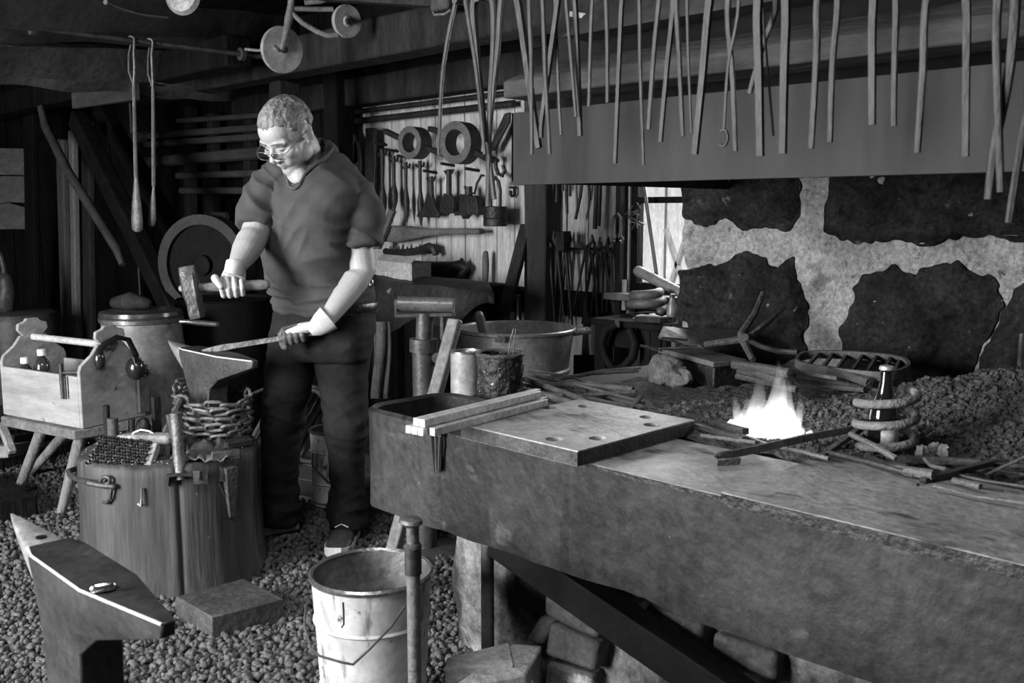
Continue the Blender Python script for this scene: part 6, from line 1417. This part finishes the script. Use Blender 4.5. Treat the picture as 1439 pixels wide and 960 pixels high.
def tring(y, xl, xr, D, b, n=36, e=.85, tilt=0.):
    c = Pd((xl + xr) / 2, y, D); w = (xr - xl) / 2 * D / 1335.
    a = math.sqrt(max((w * w - (b * math.sin(YAW)) ** 2), .0004)) / math.cos(YAW)
    out = []
    for k in range(n):
        t = 2 * PI * k / n; ct, st = math.cos(t), math.sin(t)
        ct = math.copysign(abs(ct) ** e, ct); st = math.copysign(abs(st) ** e, st)
        out.append(c + SD * a * ct + FD * b * st + ZU * (tilt * st))
    return out
# ---- body: one continuous skin
neck0 = Pd(434, 232, 3.60); HC = Pd(404, 189, 3.46)
PSI, TH = math.radians(32), math.radians(40)
HX = RT * math.cos(PSI) + TOCAM * math.sin(PSI); HY0 = TOCAM * math.cos(PSI) - RT * math.sin(PSI)
HY = HY0 * math.cos(TH) - ZU * math.sin(TH); HZ_ = ZU * math.cos(TH) + HY0 * math.sin(TH)
# slight roll of the head
RL = math.radians(-4); HX, HZ_ = HX * math.cos(RL) + HZ_ * math.sin(RL), HZ_ * math.cos(RL) - HX * math.sin(RL)
HM = Matrix((HX, HY, HZ_)).transposed(); S = 1.045
def hp(x, y, z): return HC + (HX * x + HY * y + HZ_ * z) * S
bd = MB()
def hb_(x, y, z, rx, ry, rz, M=None, n=20, m=14): bd.blob(hp(x, y, z), (rx * S, ry * S, rz * S), HM @ M if M else HM, n=n, m=m)
hb_(0, -.012, .030, .076, .097, .088)
hb_(0, .030, -.030, .062, .066, .082)
hb_(0, .040, .045, .060, .056, .052)
hb_(0, .066, -.096, .026, .024, .022)
hb_(0, .040, -.085, .044, .044, .034)
for s_ in (-1, 1):
    hb_(s_ * .047, .005, -.060, .020, .040, .036)
    hb_(s_ * .040, .060, -.022, .025, .026, .022)
    hb_(s_ * .030, .073, .002, .014, .012, .010)
    hb_(s_ * .013, .101, -.032, .009, .011, .009)
    hb_(s_ * .028, .070, -.050, .020, .020, .022)
    ear = MB(); R2 = Matrix.Rotation(s_ * .35, 3, 'Z')
    hb_(s_ * .078, -.014, -.004, .009, .022, .033, R2, 12, 10)
    hb_(s_ * .083, -.022, .010, .007, .015, .020, R2, 12, 10)
    hb_(s_ * .077, -.004, -.030, .007, .010, .010, None, 10, 8)
bd.tube([hp(-.050, .072, .022), hp(-.025, .086, .024), hp(0, .086, .020), hp(.025, .086, .024), hp(.050, .072, .022)], [.010, .0125, .010, .0125, .010], 10, ends=True)
bd.tube([hp(0, .082, .018), hp(0, .098, -.004), hp(0, .112, -.026), hp(0, .106, -.038)], [.009, .010, .0135, .009], 12, ends=True)
bd.tube([hp(-.024, .080, -.060), hp(-.010, .090, -.0575), hp(0, .091, -.059), hp(.010, .090, -.0575), hp(.024, .080, -.060)], [.004, .007, .0065, .007, .004], 8, ends=True)
bd.tube([hp(-.020, .079, -.070), hp(0, .089, -.0715), hp(.020, .079, -.070)], [.004, .0078, .004], 8, ends=True)
bd.tube([hp(0, -.030, -.03), hp(0, -.035, -.07), neck0 + ZU * .0, Pd(440, 250, 3.62)], [.058, .060, .064, .075], 18, ends=True)
bd.tube([hp(0, .02, -.085), Pd(420, 245, 3.52), Pd(420, 262, 3.53)], [.036, .046, .05], 14, ends=True)
bd.blob(Pd(419, 250, 3.492), (.050, .038, .046), n=16, m=12)
# trunk and limbs under the clothes
bd.loft([tring(y, xl + 14, xr - 14, D, b - .03) for (y, xl, xr, D, b) in ((480, 386, 524, 3.70, .12), (425, 386, 520, 3.69, .13), (380, 382, 506, 3.66, .14), (330, 374, 505, 3.62, .13), (280, 372, 505, 3.60, .12), (250, 385, 495, 3.59, .09))])
RSh, REl, RWr = Pd(380, 250, 3.60), Pd(358, 330, 3.47), Pd(332, 376, 3.33)
LSh, LEl, LWr = Pd(493, 268, 3.57), Pd(510, 380, 3.57), Pd(458, 451, 3.44)
bd.tube([RSh, RSh.lerp(REl, .5), REl, REl.lerp(RWr, .22), REl.lerp(RWr, .5), REl.lerp(RWr, .8), RWr, Pd(330, 380, 3.327)], [.046, .050, .051, .054, .050, .038, .030, .022], 18, ends=True)
bd.tube([LSh, LSh.lerp(LEl, .5), LEl, LEl.lerp(LWr, .2), LEl.lerp(LWr, .5), LEl.lerp(LWr, .82), LWr, Pd(453, 455, 3.435)], [.048, .052, .049, .050, .045, .036, .030, .022], 18, ends=True)
RL_ = [(418, 462, 3.71, .085), (411, 530, 3.68, .085), (400, 600, 3.63, .062), (395, 655, 3.66, .060), (395, 700, 3.69, .044), (396, 738, 3.69, .040)]
LL_ = [(482, 462, 3.67, .09), (478, 530, 3.63, .09), (486, 600, 3.59, .065), (488, 655, 3.62, .060), (488, 705, 3.65, .044), (488, 742, 3.63, .040)]
for q in (RL_, LL_): bd.tube([Pd(x, y, D) for x, y, D, r in q], [r - .008 for x, y, D, r in q], 16, ends=True)
bd.blob(Pd(450, 470, 3.69), (.15, .12, .09)); bd.blob(Pd(432, 240, 3.57), (.075, .075, .06)); bd.blob(Pd(424, 262, 3.525), (.06, .045, .06))
body = bd.build('body', skin, man, remesh=.0042, relax=3)
# ---- hair
hm = MB(); rows = []; n_, m_ = 72, 40
vs = []
def hairv(t, a):
    x, y, z = math.sin(t) * math.cos(a), math.sin(t) * math.sin(a), math.cos(t)
    return x, y, z
for i in range(m_ + 1):
    t = PI * i / m_; row = []
    for k in range(n_):
        a = 2 * PI * k / n_; x, y, z = hairv(t, a)
        # hairline: receding at the temples, low at the nape, clear of the ears
        front = max(0, y)
        zl = -.42 + front * 1.02 - .30 * max(0, 1 - abs(x) / .35) * (y > 0) * front
        if abs(x) > .60 and -.30 < y < .25: zl = max(zl, .02 + .0)
        if .42 < abs(x) < .85 and y > .35: zl += .10
        on = max(0, min(1, (z - zl) / .13))
        f = (.90 + .155 * on) + .030 * on * nz((x * 2.2, y * 1.2, z * 2.2), 3.0, 4) + .014 * on * nz((x * 9, y * 2.2, z * 2.5), 2.0, 9) + .07 * on * max(0, y) * max(0, z) * 1.4
        if y < -.3: f += .02 * on
        row.append(hp(x * .0775 * f, -.012 + y * .0985 * f, .030 + z * .0905 * f))
    rows.append(row)
hm.loft(rows, cap=False)
hm.build('hair', hairm, man, remesh=.0034, relax=1, wrinkle=lambda p, n: .0042 * nz(((p - HC).dot(HX) * 60, (p - HC).dot(HY) * 9, (p - HC).dot(HZ_) * 12), 1.5, 2))
eb = MB()
for s_ in (-1, 1): eb.tube([hp(s_ * .048, .083, .024), hp(s_ * .030, .0985, .030), hp(s_ * .013, .0975, .026)], [.003, .0055, .004], 8, flat=(.7, 1))
eb.build('eyebrows', hairm, man)
ed = MB()
for s_ in (-1, 1): ed.tube([hp(s_ * .043, .081, .000), hp(s_ * .030, .0855, -.0035), hp(s_ * .018, .083, -.001)], [.0012, .0022, .0012], 6)
ed.build('lashes', dkiron, man)
MB().tube([hp(-.023, .087, -.0645), hp(0, .0945, -.065), hp(.023, .087, -.0645)], [.001, .0018, .001], 6).build('mouth_line', mat('lip_shadow', .12, .18), man)
# ---- spectacles
gs = MB()
for s_ in (-1, 1):
    lp = []
    for i in range(28):
        a = 2 * PI * i / 28; e = .62; cx_, sz_ = math.cos(a), math.sin(a)
        lp.append(hp(s_ * .033 + .0255 * math.copysign(abs(cx_) ** e, cx_), .113 - .10 * (abs(s_ * .033 + .0255 * cx_) ** 2) * 8 + .0, -.008 + .0155 * math.copysign(abs(sz_) ** e, sz_)))
    gs.tube(lp, .0014, 6, close=True)
    gs.tube([hp(s_ * .0585, .108, -.002), hp(s_ * .066, .098, .0), hp(s_ * .079, .03, .006), hp(s_ * .084, -.010, .012), hp(s_ * .084, -.026, .0)], .0017, 6)
gs.tube([hp(-.008, .116, -.004), hp(0, .1185, -.001), hp(.008, .116, -.004)], .0014, 6)
sp_ = gs.build('spectacles', steel, man); sp_['label'] = 'thin metal framed spectacles'
for s_ in (-1, 1):
    lp = []
    for i in range(24):
        a = 2 * PI * i / 24; e = .62; cx_, sz_ = math.cos(a), math.sin(a)
        lp.append(hp(s_ * .033 + .025 * math.copysign(abs(cx_) ** e, cx_), .1115 - .10 * (abs(s_ * .033 + .0255 * cx_) ** 2) * 8, -.008 + .015 * math.copysign(abs(sz_) ** e, sz_)))
    MB().prism(lp, HY * .0012).build('lens', GLASS, sp_, smooth=False)
# ---- tee shirt
def ridge(a, b, c, o): return 1 - 2.2 * abs(nz((a, b, c), 1, o))
def folds(p, n):
    q = p - foot
    s_ = q.dot(SD); f = q.dot(FD); z = q.z
    d1, d2 = z + .75 * s_, s_ - .75 * z                  # folds fall from his right chest to his left hip
    w = .015 * ridge(d1 * 13, d2 * 3.0, f * 4, 3) * max(0, min(1, .60 + 1.5 * nz((s_, f, z), 2.6, 7)))
    w += .010 * ridge(d2 * 15, d1 * 4, f * 5, 11) * max(0, min(1, .35 + 1.5 * nz((s_, f, z), 3.1, 19)))
    low = math.exp(-((z - 1.0) / .07) ** 2)
    w += low * .014 * ridge(z * 26, s_ * 4, f * 4, 5)
    return w + .006 * nz((s_, f, z), 6, 5)
sh = MB()
sh.loft([tring(y, xl, xr, D, b) for (y, xl, xr, D, b) in ((437, 385, 528, 3.69, .150), (418, 383, 524, 3.685, .155), (398, 380, 516, 3.675, .168), (375, 376, 508, 3.66, .174), (345, 370, 506, 3.635, .172), (315, 365, 508, 3.61, .166), (288, 364, 510, 3.59, .156), (266, 369, 508, 3.585, .132), (250, 378, 498, 3.59, .105), (238, 392, 484, 3.60, .08), (228, 408, 470, 3.61, .05))])
sh.tube([Pd(385, 266, 3.59), Pd(400, 246, 3.585), Pd(434, 230, 3.61), Pd(470, 246, 3.605), Pd(496, 278, 3.58)], [.070, .072, .082, .080, .078], 20, ends=True)
sh.blob(Pd(447, 230, 3.64), (.085, .085, .080))
sh.tube([Pd(384, 262, 3.59), Pd(368, 284, 3.54), Pd(361, 302, 3.51), Pd(357.5, 318, 3.487)], [.078, .074, .069, .066], 22)
sh.tube([Pd(492, 272, 3.58), Pd(505, 298, 3.575), Pd(508, 322, 3.572), Pd(509, 344, 3.57)], [.086, .083, .078, .074], 22)
shirt = sh.build('tee_shirt', shirtm, man, remesh=.0062, relax=12, wrinkle=folds)
# neckband lying round the base of the neck
cb = [Pd(447, 204, 3.66), Pd(462, 218, 3.62), Pd(455, 236, 3.545), Pd(440, 256, 3.475), Pd(424, 269, 3.452), Pd(410, 265, 3.452), Pd(402, 251, 3.47), Pd(398, 237, 3.53), Pd(405, 222, 3.60), Pd(425, 208, 3.66)]
sm = []
for i in range(len(cb)):
    for k in range(5): sm.append(cb[i].lerp(cb[(i + 1) % len(cb)], k / 5))
for _ in range(6): sm = [(sm[i - 1] + sm[i] * 2 + sm[(i + 1) % len(sm)]) / 4 for i in range(len(sm))]
# open the shirt inside the neckband, lay the band on the cloth
from mathutils.bvhtree import BVHTree
o_ = shirt.matrix_world.translation.copy(); q_ = shirt.parent
off = man.location.copy()
me_ = shirt.data
bv_ = BVHTree.FromPolygons([v.co + off for v in me_.vertices], [tuple(p.vertices) for p in me_.polygons])
cen_ = sum(sm, V(0, 0, 0)) / len(sm); nn_ = V(0, 0, 0)
for i in range(len(sm)): nn_ += (sm[i] - cen_).cross(sm[(i + 1) % len(sm)] - cen_)
nn_.normalize(); e1_ = (sm[0] - cen_); e1_ = (e1_ - nn_ * e1_.dot(nn_)).normalized(); e2_ = nn_.cross(e1_)
poly_ = [((p - cen_).dot(e1_), (p - cen_).dot(e2_)) for p in sm]
bm_ = bmesh.new(); bm_.from_mesh(me_)
dele = []
for f_ in bm_.faces:
    p = f_.calc_center_median() + off - cen_
    if abs(p.dot(nn_)) < .11 and inside((p.dot(e1_), p.dot(e2_)), poly_): dele.append(f_)
bmesh.ops.delete(bm_, geom=dele, context='FACES'); bm_.to_mesh(me_); bm_.free()
sm2 = []
for p in sm:
    l_, n2_, _, d2_ = bv_.find_nearest(p); sm2.append(l_ + n2_ * .001 if d2_ < .06 else p)
for _ in range(3): sm2 = [(sm2[i - 1] + sm2[i] * 2 + sm2[(i + 1) % len(sm2)]) / 4 for i in range(len(sm2))]
MB().tube(sm2, .0085, 8, close=True, flat=(1.3, .8)).build('neckband', mat('neckband_cloth', .06, .085, rough=.9), man)
# ---- trousers, belt
def jfold(p, n):
    q = p - foot; s_ = q.dot(SD); f = q.dot(FD); z = q.z
    near = .25 + math.exp(-((z - .50) / .10) ** 2) + 1.3 * math.exp(-((z - .12) / .10) ** 2) + .7 * math.exp(-((z - .78) / .07) ** 2)
    sg = 1 if nz((s_, f, z), 2.5, 40) > 0 else -1
    return .0085 * near * ridge(z * 15 + s_ * 6, s_ * 5 - z * 4, f * 6, 6) + .0045 * near * ridge(z * 17 - s_ * 9, s_ * 5 + z * 4, f * 6, 26) + .009 * nz((s_, f, z), 5, 8)
tr = MB()
tr.loft([tring(y, xl, xr, D, b) for (y, xl, xr, D, b) in ((424, 386, 527, 3.69, .142), (440, 384, 527, 3.69, .145), (460, 380, 528, 3.69, .140), (480, 376, 526, 3.68, .130), (500, 378, 520, 3.68, .115))])
RT_ = [(415, 478, 3.70, .098), (408, 520, 3.675, .096), (402, 560, 3.65, .084), (396, 600, 3.63, .077), (395, 640, 3.65, .074), (393, 680, 3.68, .070), (392, 712, 3.69, .073), (392, 733, 3.69, .070)]
LT_ = [(484, 478, 3.66, .103), (481, 520, 3.635, .097), (484, 560, 3.61, .085), (487, 600, 3.59, .076), (488, 640, 3.60, .070), (488, 680, 3.63, .067), (489, 715, 3.64, .069), (489, 740, 3.635, .064)]
for q in (RT_, LT_): tr.tube([Pd(x, y, D) for x, y, D, r in q], [r for x, y, D, r in q], 24, ends=False)
tr.build('trousers', jeans, man, remesh=.0068, relax=4, wrinkle=jfold)
bt_ = tring(429, 385, 529, 3.69, .150, n=48)
MB().tube(bt_, .016, 6, close=True, flat=(1, .3), side=ZU).build('belt', mat('belt_leather', .008, .02, rough=.4), man)
MB().tube([Pd(521, 398, 3.60) + (ZU * math.cos(a) + (RT * .5 + TOCAM * .8) * math.sin(a)) * .018 for a in [2 * PI * i / 16 for i in range(16)]], .003, 6, close=True).build('key_ring', steel, man)
MB().bar(Pd(517, 398, 3.66), Pd(516, 412, 3.66), .035, .02).build('key_tag', whitep, man, bevel=.003)
# ---- shoes
def shoe(heel, toe, lab, lift=0.):
    d_ = (toe - heel); L = d_.length; d_ = d_.normalized(); s_ = V(-d_.y, d_.x, 0).normalized(); up = s_.cross(d_) * -1
    if up.z < 0: up = -up
    prof = [(0, .022, .02, .055), (.04, .034, .0, .085), (.16, .040, .0, .105), (.30, .040, .0, .108), (.45, .041, .0, .092), (.62, .049, .0, .072), (.80, .050, .0, .058), (.93, .040, .002, .045), (1.0, .018, .008, .028)]
    mb = MB(); rings = []
    for (t, w, z0, z1) in prof:
        c = heel + d_ * (L * t); z0 += .020; ring = []
        for k in range(20):
            a = 2 * PI * k / 20; x = math.copysign(abs(math.cos(a)) ** .8, math.cos(a)) * w; y = math.sin(a); y = math.copysign(abs(y) ** .75, y)
            ring.append(c + s_ * x * (1 - .22 * max(0, y)) + up * ((z0 + z1) / 2 + (z1 - z0) / 2 * y))
        rings.append(ring)
    mb.loft(rings); u_ = mb.build('shoe', mat('shoe_leather', .02, .05, rough=.4, scale=9, bump=.15), man, ang=70); u_['label'] = lab
    so_ = MB(); rings = []
    for (t, w, z0, z1) in prof:
        c = heel + d_ * (L * (t * 1.03 - .015)); ring = []
        for (sx, sy) in ((-1, 0), (-.9, -.012), (.9, -.012), (1, 0), (1, .024), (-1, .024)): ring.append(c + s_ * (w + .005) * sx + up * (sy + .012 + .010 * (t > .9) * (t - .9) * 10))
        rings.append(ring)
    so_.loft(rings).build('sole', whitep, u_, ang=30)
    la = MB()
    for i in range(5):
        t = .36 + .06 * i; c = heel + d_ * (L * t); z = .124 - .028 * (t - .3) / .3
        la.tube([c - s_ * .026 + up * (z - .012) + d_ * .008 * (i % 2), c + up * (z + .002), c + s_ * .026 + up * (z - .012) - d_ * .008 * (i % 2)], .0028, 6)
    la.tube([heel + d_ * L * .35 + up * .125, heel + d_ * L * .33 - s_ * .02 + up * .13, heel + d_ * L * .39 - s_ * .024 + up * .118], .0028, 6)
    la.build('laces', mat('shoe_lace', .5, .65), u_)
h1 = Pd(419, 747, 3.72); h1.z = .035; t1 = Pz(340, 777, .004)
dv = -RT * .975 + TOCAM * .20; t1 = h1 + dv * .295; t1.z = .004
shoe(h1, t1, 'black trainer with its white heel lifted')
h2 = Pd(494, 742, 3.735); h2.z = .004; t2 = h2 + TOCAM * .295 - RT * .012; t2.z = .004
shoe(h2, t2, 'dark trainer pointing at the pail')
# ---- gloved hands
def fist(name, axis0, axis1, cen, wrist, back, rb, m_back, m_fing, flip=1., dang=0.):
    """four fingers of different lengths and a thumb closed round a bar; `back` points from the bar to the back of the hand"""
    ax = (axis1 - axis0).normalized(); back = (back - ax * back.dot(ax)).normalized(); side = ax.cross(back) * flip     # fingers go from back over `side`
    root = MB(); fg = MB()
    fr_ = [.0108, .0115, .0112, .0098]; span = .0215
    kn = []
    for i in range(4):
        o_ = cen + ax * ((1.5 - i) * span)
        f = fr_[i]; R_ = rb + f * 1.0
        end = math.radians((205, 222, 215, 190)[i])
        pts = []; n_ = 12
        for k in range(n_ + 1):
            a = math.radians(15) + (end - math.radians(15)) * k / n_
            bump = 1 + .16 * (math.exp(-((a - 1.15) / .3) ** 2) + math.exp(-((a - 2.35) / .3) ** 2))
            pts.append(o_ + (back * math.cos(a) + side * math.sin(a)) * R_ * bump + ax * (.0045 * (a - 1.6) * (.6 + .25 * (1.5 - i))))
        kn.append(pts[0])
        fg.tube([o_ + back * (R_ * 1.05) - side * .012] + pts, [f * 1.08] + [f * (1.06 - .022 * k) for k in range(n_ + 1)], 12, ends=True)
    # palm
    pc = cen + back * (rb + .012)
    kc = sum(kn, V(0, 0, 0)) / 4
    for i in range(4):
        w_ = wrist + (kn[i] - kc) * .55
        b0 = cen + ax * ((1.5 - i) * span) + back * (rb + .010) - side * .028
        root.tube([kn[i] - back * .002, kn[i].lerp(w_, .35), kn[i].lerp(w_, .72), w_], [.0125, .0155, .0165, .017], 12, ends=True)
        root.tube([b0 - back * .012, b0.lerp(w_, .5), w_], [.013, .0165, .016], 12, ends=True)
    # thumb leaves the side of the palm, closes the other way round
    o_ = cen + ax * (2.05 * span)
    base = wrist.lerp(cen + ax * (1.2 * span) + back * (rb + .012) - side * .022, .62)
    th = [base, o_ - ax * .004 + back * (rb + .008) - side * .026, o_ + ax * .010 - side * (rb + .013) + back * .004, o_ + ax * .012 - side * (rb * .5 + .010) - back * (rb + .014), o_ + ax * .004 + side * .006 - back * (rb + .024), o_ - ax * .006 + side * .022 - back * (rb + .020)]
    fg.tube(th, [.017, .0155, .0138, .0132, .0128, .0112], 12, ends=True)
    root.v += []; 
    g = root.build(name, m_back, man, remesh=.003, relax=4)
    f_ = fg.build('fingers', m_fing, g, remesh=.0026, relax=2)
    return g
# right hand on the hammer
hA, hB = Pd(268, 405, 3.285), Pd(374, 400, 3.36)
hc = hA.lerp(hB, .545)
g1 = fist('glove', hB, hA, hc, Pd(331, 375, 3.335), -TOCAM * .80 - ZU * .57, .0165, glovel, glovel, flip=1.)
MB().tube([Pd(332, 371, 3.34), Pd(330, 379, 3.33), Pd(328, 387, 3.325)], [.040, .039, .037], 20, flat=(1, .85)).build('cuff', glovel, g1, solid=.0)
# left hand on the iron
bT = Pd(284, 493, 3.46); bE = Pd(447, 467, 3.46)
lc = bT.lerp(bE, .815); lc = Pd(418, 473, 3.43) * 1.0
lc = bT.lerp(bE, .80)
g2 = fist('glove', bE, bT, lc, Pd(448, 456, 3.435), ZU * .80 + TOCAM * .25 + RT * .2, .009, glovel, gloved, flip=-1.)
cu = [Pd(436, 467, 3.425), Pd(443, 462, 3.43), Pd(452, 455, 3.436), Pd(462, 447, 3.444)]
MB().tube(cu, [.016, .032, .043, .050], 22, flat=(1, .8)).build('cuff', glovel, g2)
# hammer
ham = thing('forge_hammer', 'cross-peen forge hammer swung in the raised gloved hand over the anvil', 'hammer', Pd(270, 445, 3.285))
MB().tube([hA - (hB - hA).normalized() * .03, hA, hA.lerp(hB, .3), hA.lerp(hB, .6), hA.lerp(hB, .9), hB], [.011, .013, .0145, .0155, .0165, .0155], 14, flat=(1.12, .85), side=ZU, ends=True).build('handle', mat('hammer_shaft', .12, .22, rough=.5, scale=7, stretch=(1, 1, 3)), ham)
T0, T1 = Pd(262, 374, 3.285), Pd(278, 447, 3.285); dh = (T1 - T0).normalized(); sx_ = (RT - dh * RT.dot(dh)).normalized(); sy_ = dh.cross(sx_)
rings = []
for t, w, dd in ((0, .026, .008), (.05, .027, .012), (.30, .028, .024), (.42, .027, .026), (.50, .029, .027), (.58, .027, .026), (.70, .023, .024), (.92, .024, .025), (1, .022, .023)):
    c = T0.lerp(T1, t); rings.append([c + sx_ * w * x + sy_ * dd * y for x, y in ((-1, -.7), (-.7, -1), (.7, -1), (1, -.7), (1, .7), (.7, 1), (-.7, 1), (-1, .7))])
MB().loft(rings).build('head', mat('hammer_iron', .04, .09, rough=.42, metal=.5, scale=9), ham, ang=30)
# workpiece
wp = thing('workpiece', 'tapered iron bar held on the anvil face by the gloved left hand', 'iron bar', bT)
e_ = bT + (bE - bT) * 1.02
MB().tube([bT + ZU * .001, bT.lerp(bE, .06), bT.lerp(bE, .18), bT.lerp(bE, .3), bT.lerp(bE, .8), e_], [.003, .0075, .0115, .0095, .0085, .0085], 4, flat=(1, .75)).build('bar', mat('work_iron', .07, .18, rough=.45, metal=.4, scale=10), wp)
# ================================================================== LIGHT AND CAMERA
w = bpy.data.worlds.new('World'); SC.world = w; w.use_nodes = True
bgn = w.node_tree.nodes['Background']; bgn.inputs['Color'].default_value = (1, 1, 1, 1); bgn.inputs['Strength'].default_value = WORLD
def area(name, loc, target, sx, sy, power, spread=180):
    l = bpy.data.lights.new(name, 'AREA'); l.shape = 'RECTANGLE'; l.size = sx; l.size_y = sy; l.energy = power; l.spread = math.radians(spread)
    o = bpy.data.objects.new(name, l); COL.objects.link(o); o.location = loc
    o.rotation_euler = (Vector(target) - Vector(loc)).to_track_quat('-Z', 'Y').to_euler(); return o
area('door_daylight', C(-3.75, .45, 1.40), C(.4, 2.8, .9), 1.6, 1.9, DOOR)
area('window_daylight', V((wl + wr) / 2 - .3, WV + .75, 1.80), C(-.6, 3.5, 1.2), 1.5, .62, WINDOW)
area('overhead_fill', (-1.35, .35, 2.58), (-1.25, .75, 0), 1.1, .8, TOP_FILL)  # added fill lamp brightening the forge tops; the ceiling has no opening
sl_ = bpy.data.lights.new('outdoor_sun', 'SUN'); sl_.energy = 11; sl_.angle = .03
so_ = bpy.data.objects.new('outdoor_sun', sl_); COL.objects.link(so_); so_.rotation_euler = (math.radians(18), 0, 0); so_.location = (0, 0, 6)
fl = bpy.data.lights.new('fire_glow', 'POINT'); fl.energy = .5; fl.shadow_soft_size = .06
fo = bpy.data.objects.new('fire_glow', fl); COL.objects.link(fo); fo.location = (fc.x, fc.y, fc.z + .09)
cam = bpy.data.cameras.new('camera'); co = bpy.data.objects.new('camera', cam); COL.objects.link(co)
cam.sensor_fit = 'HORIZONTAL'; cam.sensor_width = 36; cam.lens = FOC / 1439 * 36; cam.clip_start = .05; cam.clip_end = 100
co.location = (0, 0, EYE); co.rotation_euler = (PI / 2 - TILT, 0, PI / 4)
cam.dof.use_dof = True; cam.dof.focus_distance = 3.55; cam.dof.aperture_fstop = 7.0
SC.camera = co
vs_ = SC.view_settings; vs_.view_transform = 'Standard'; vs_.look = 'None'; vs_.exposure = EXPOSURE; vs_.gamma = 1; vs_.use_curve_mapping = False
SC.cycles.use_denoising = True; SC.cycles.max_bounces = 6; SC.cycles.transparent_max_bounces = 12; SC.cycles.volume_step_rate = 2.0
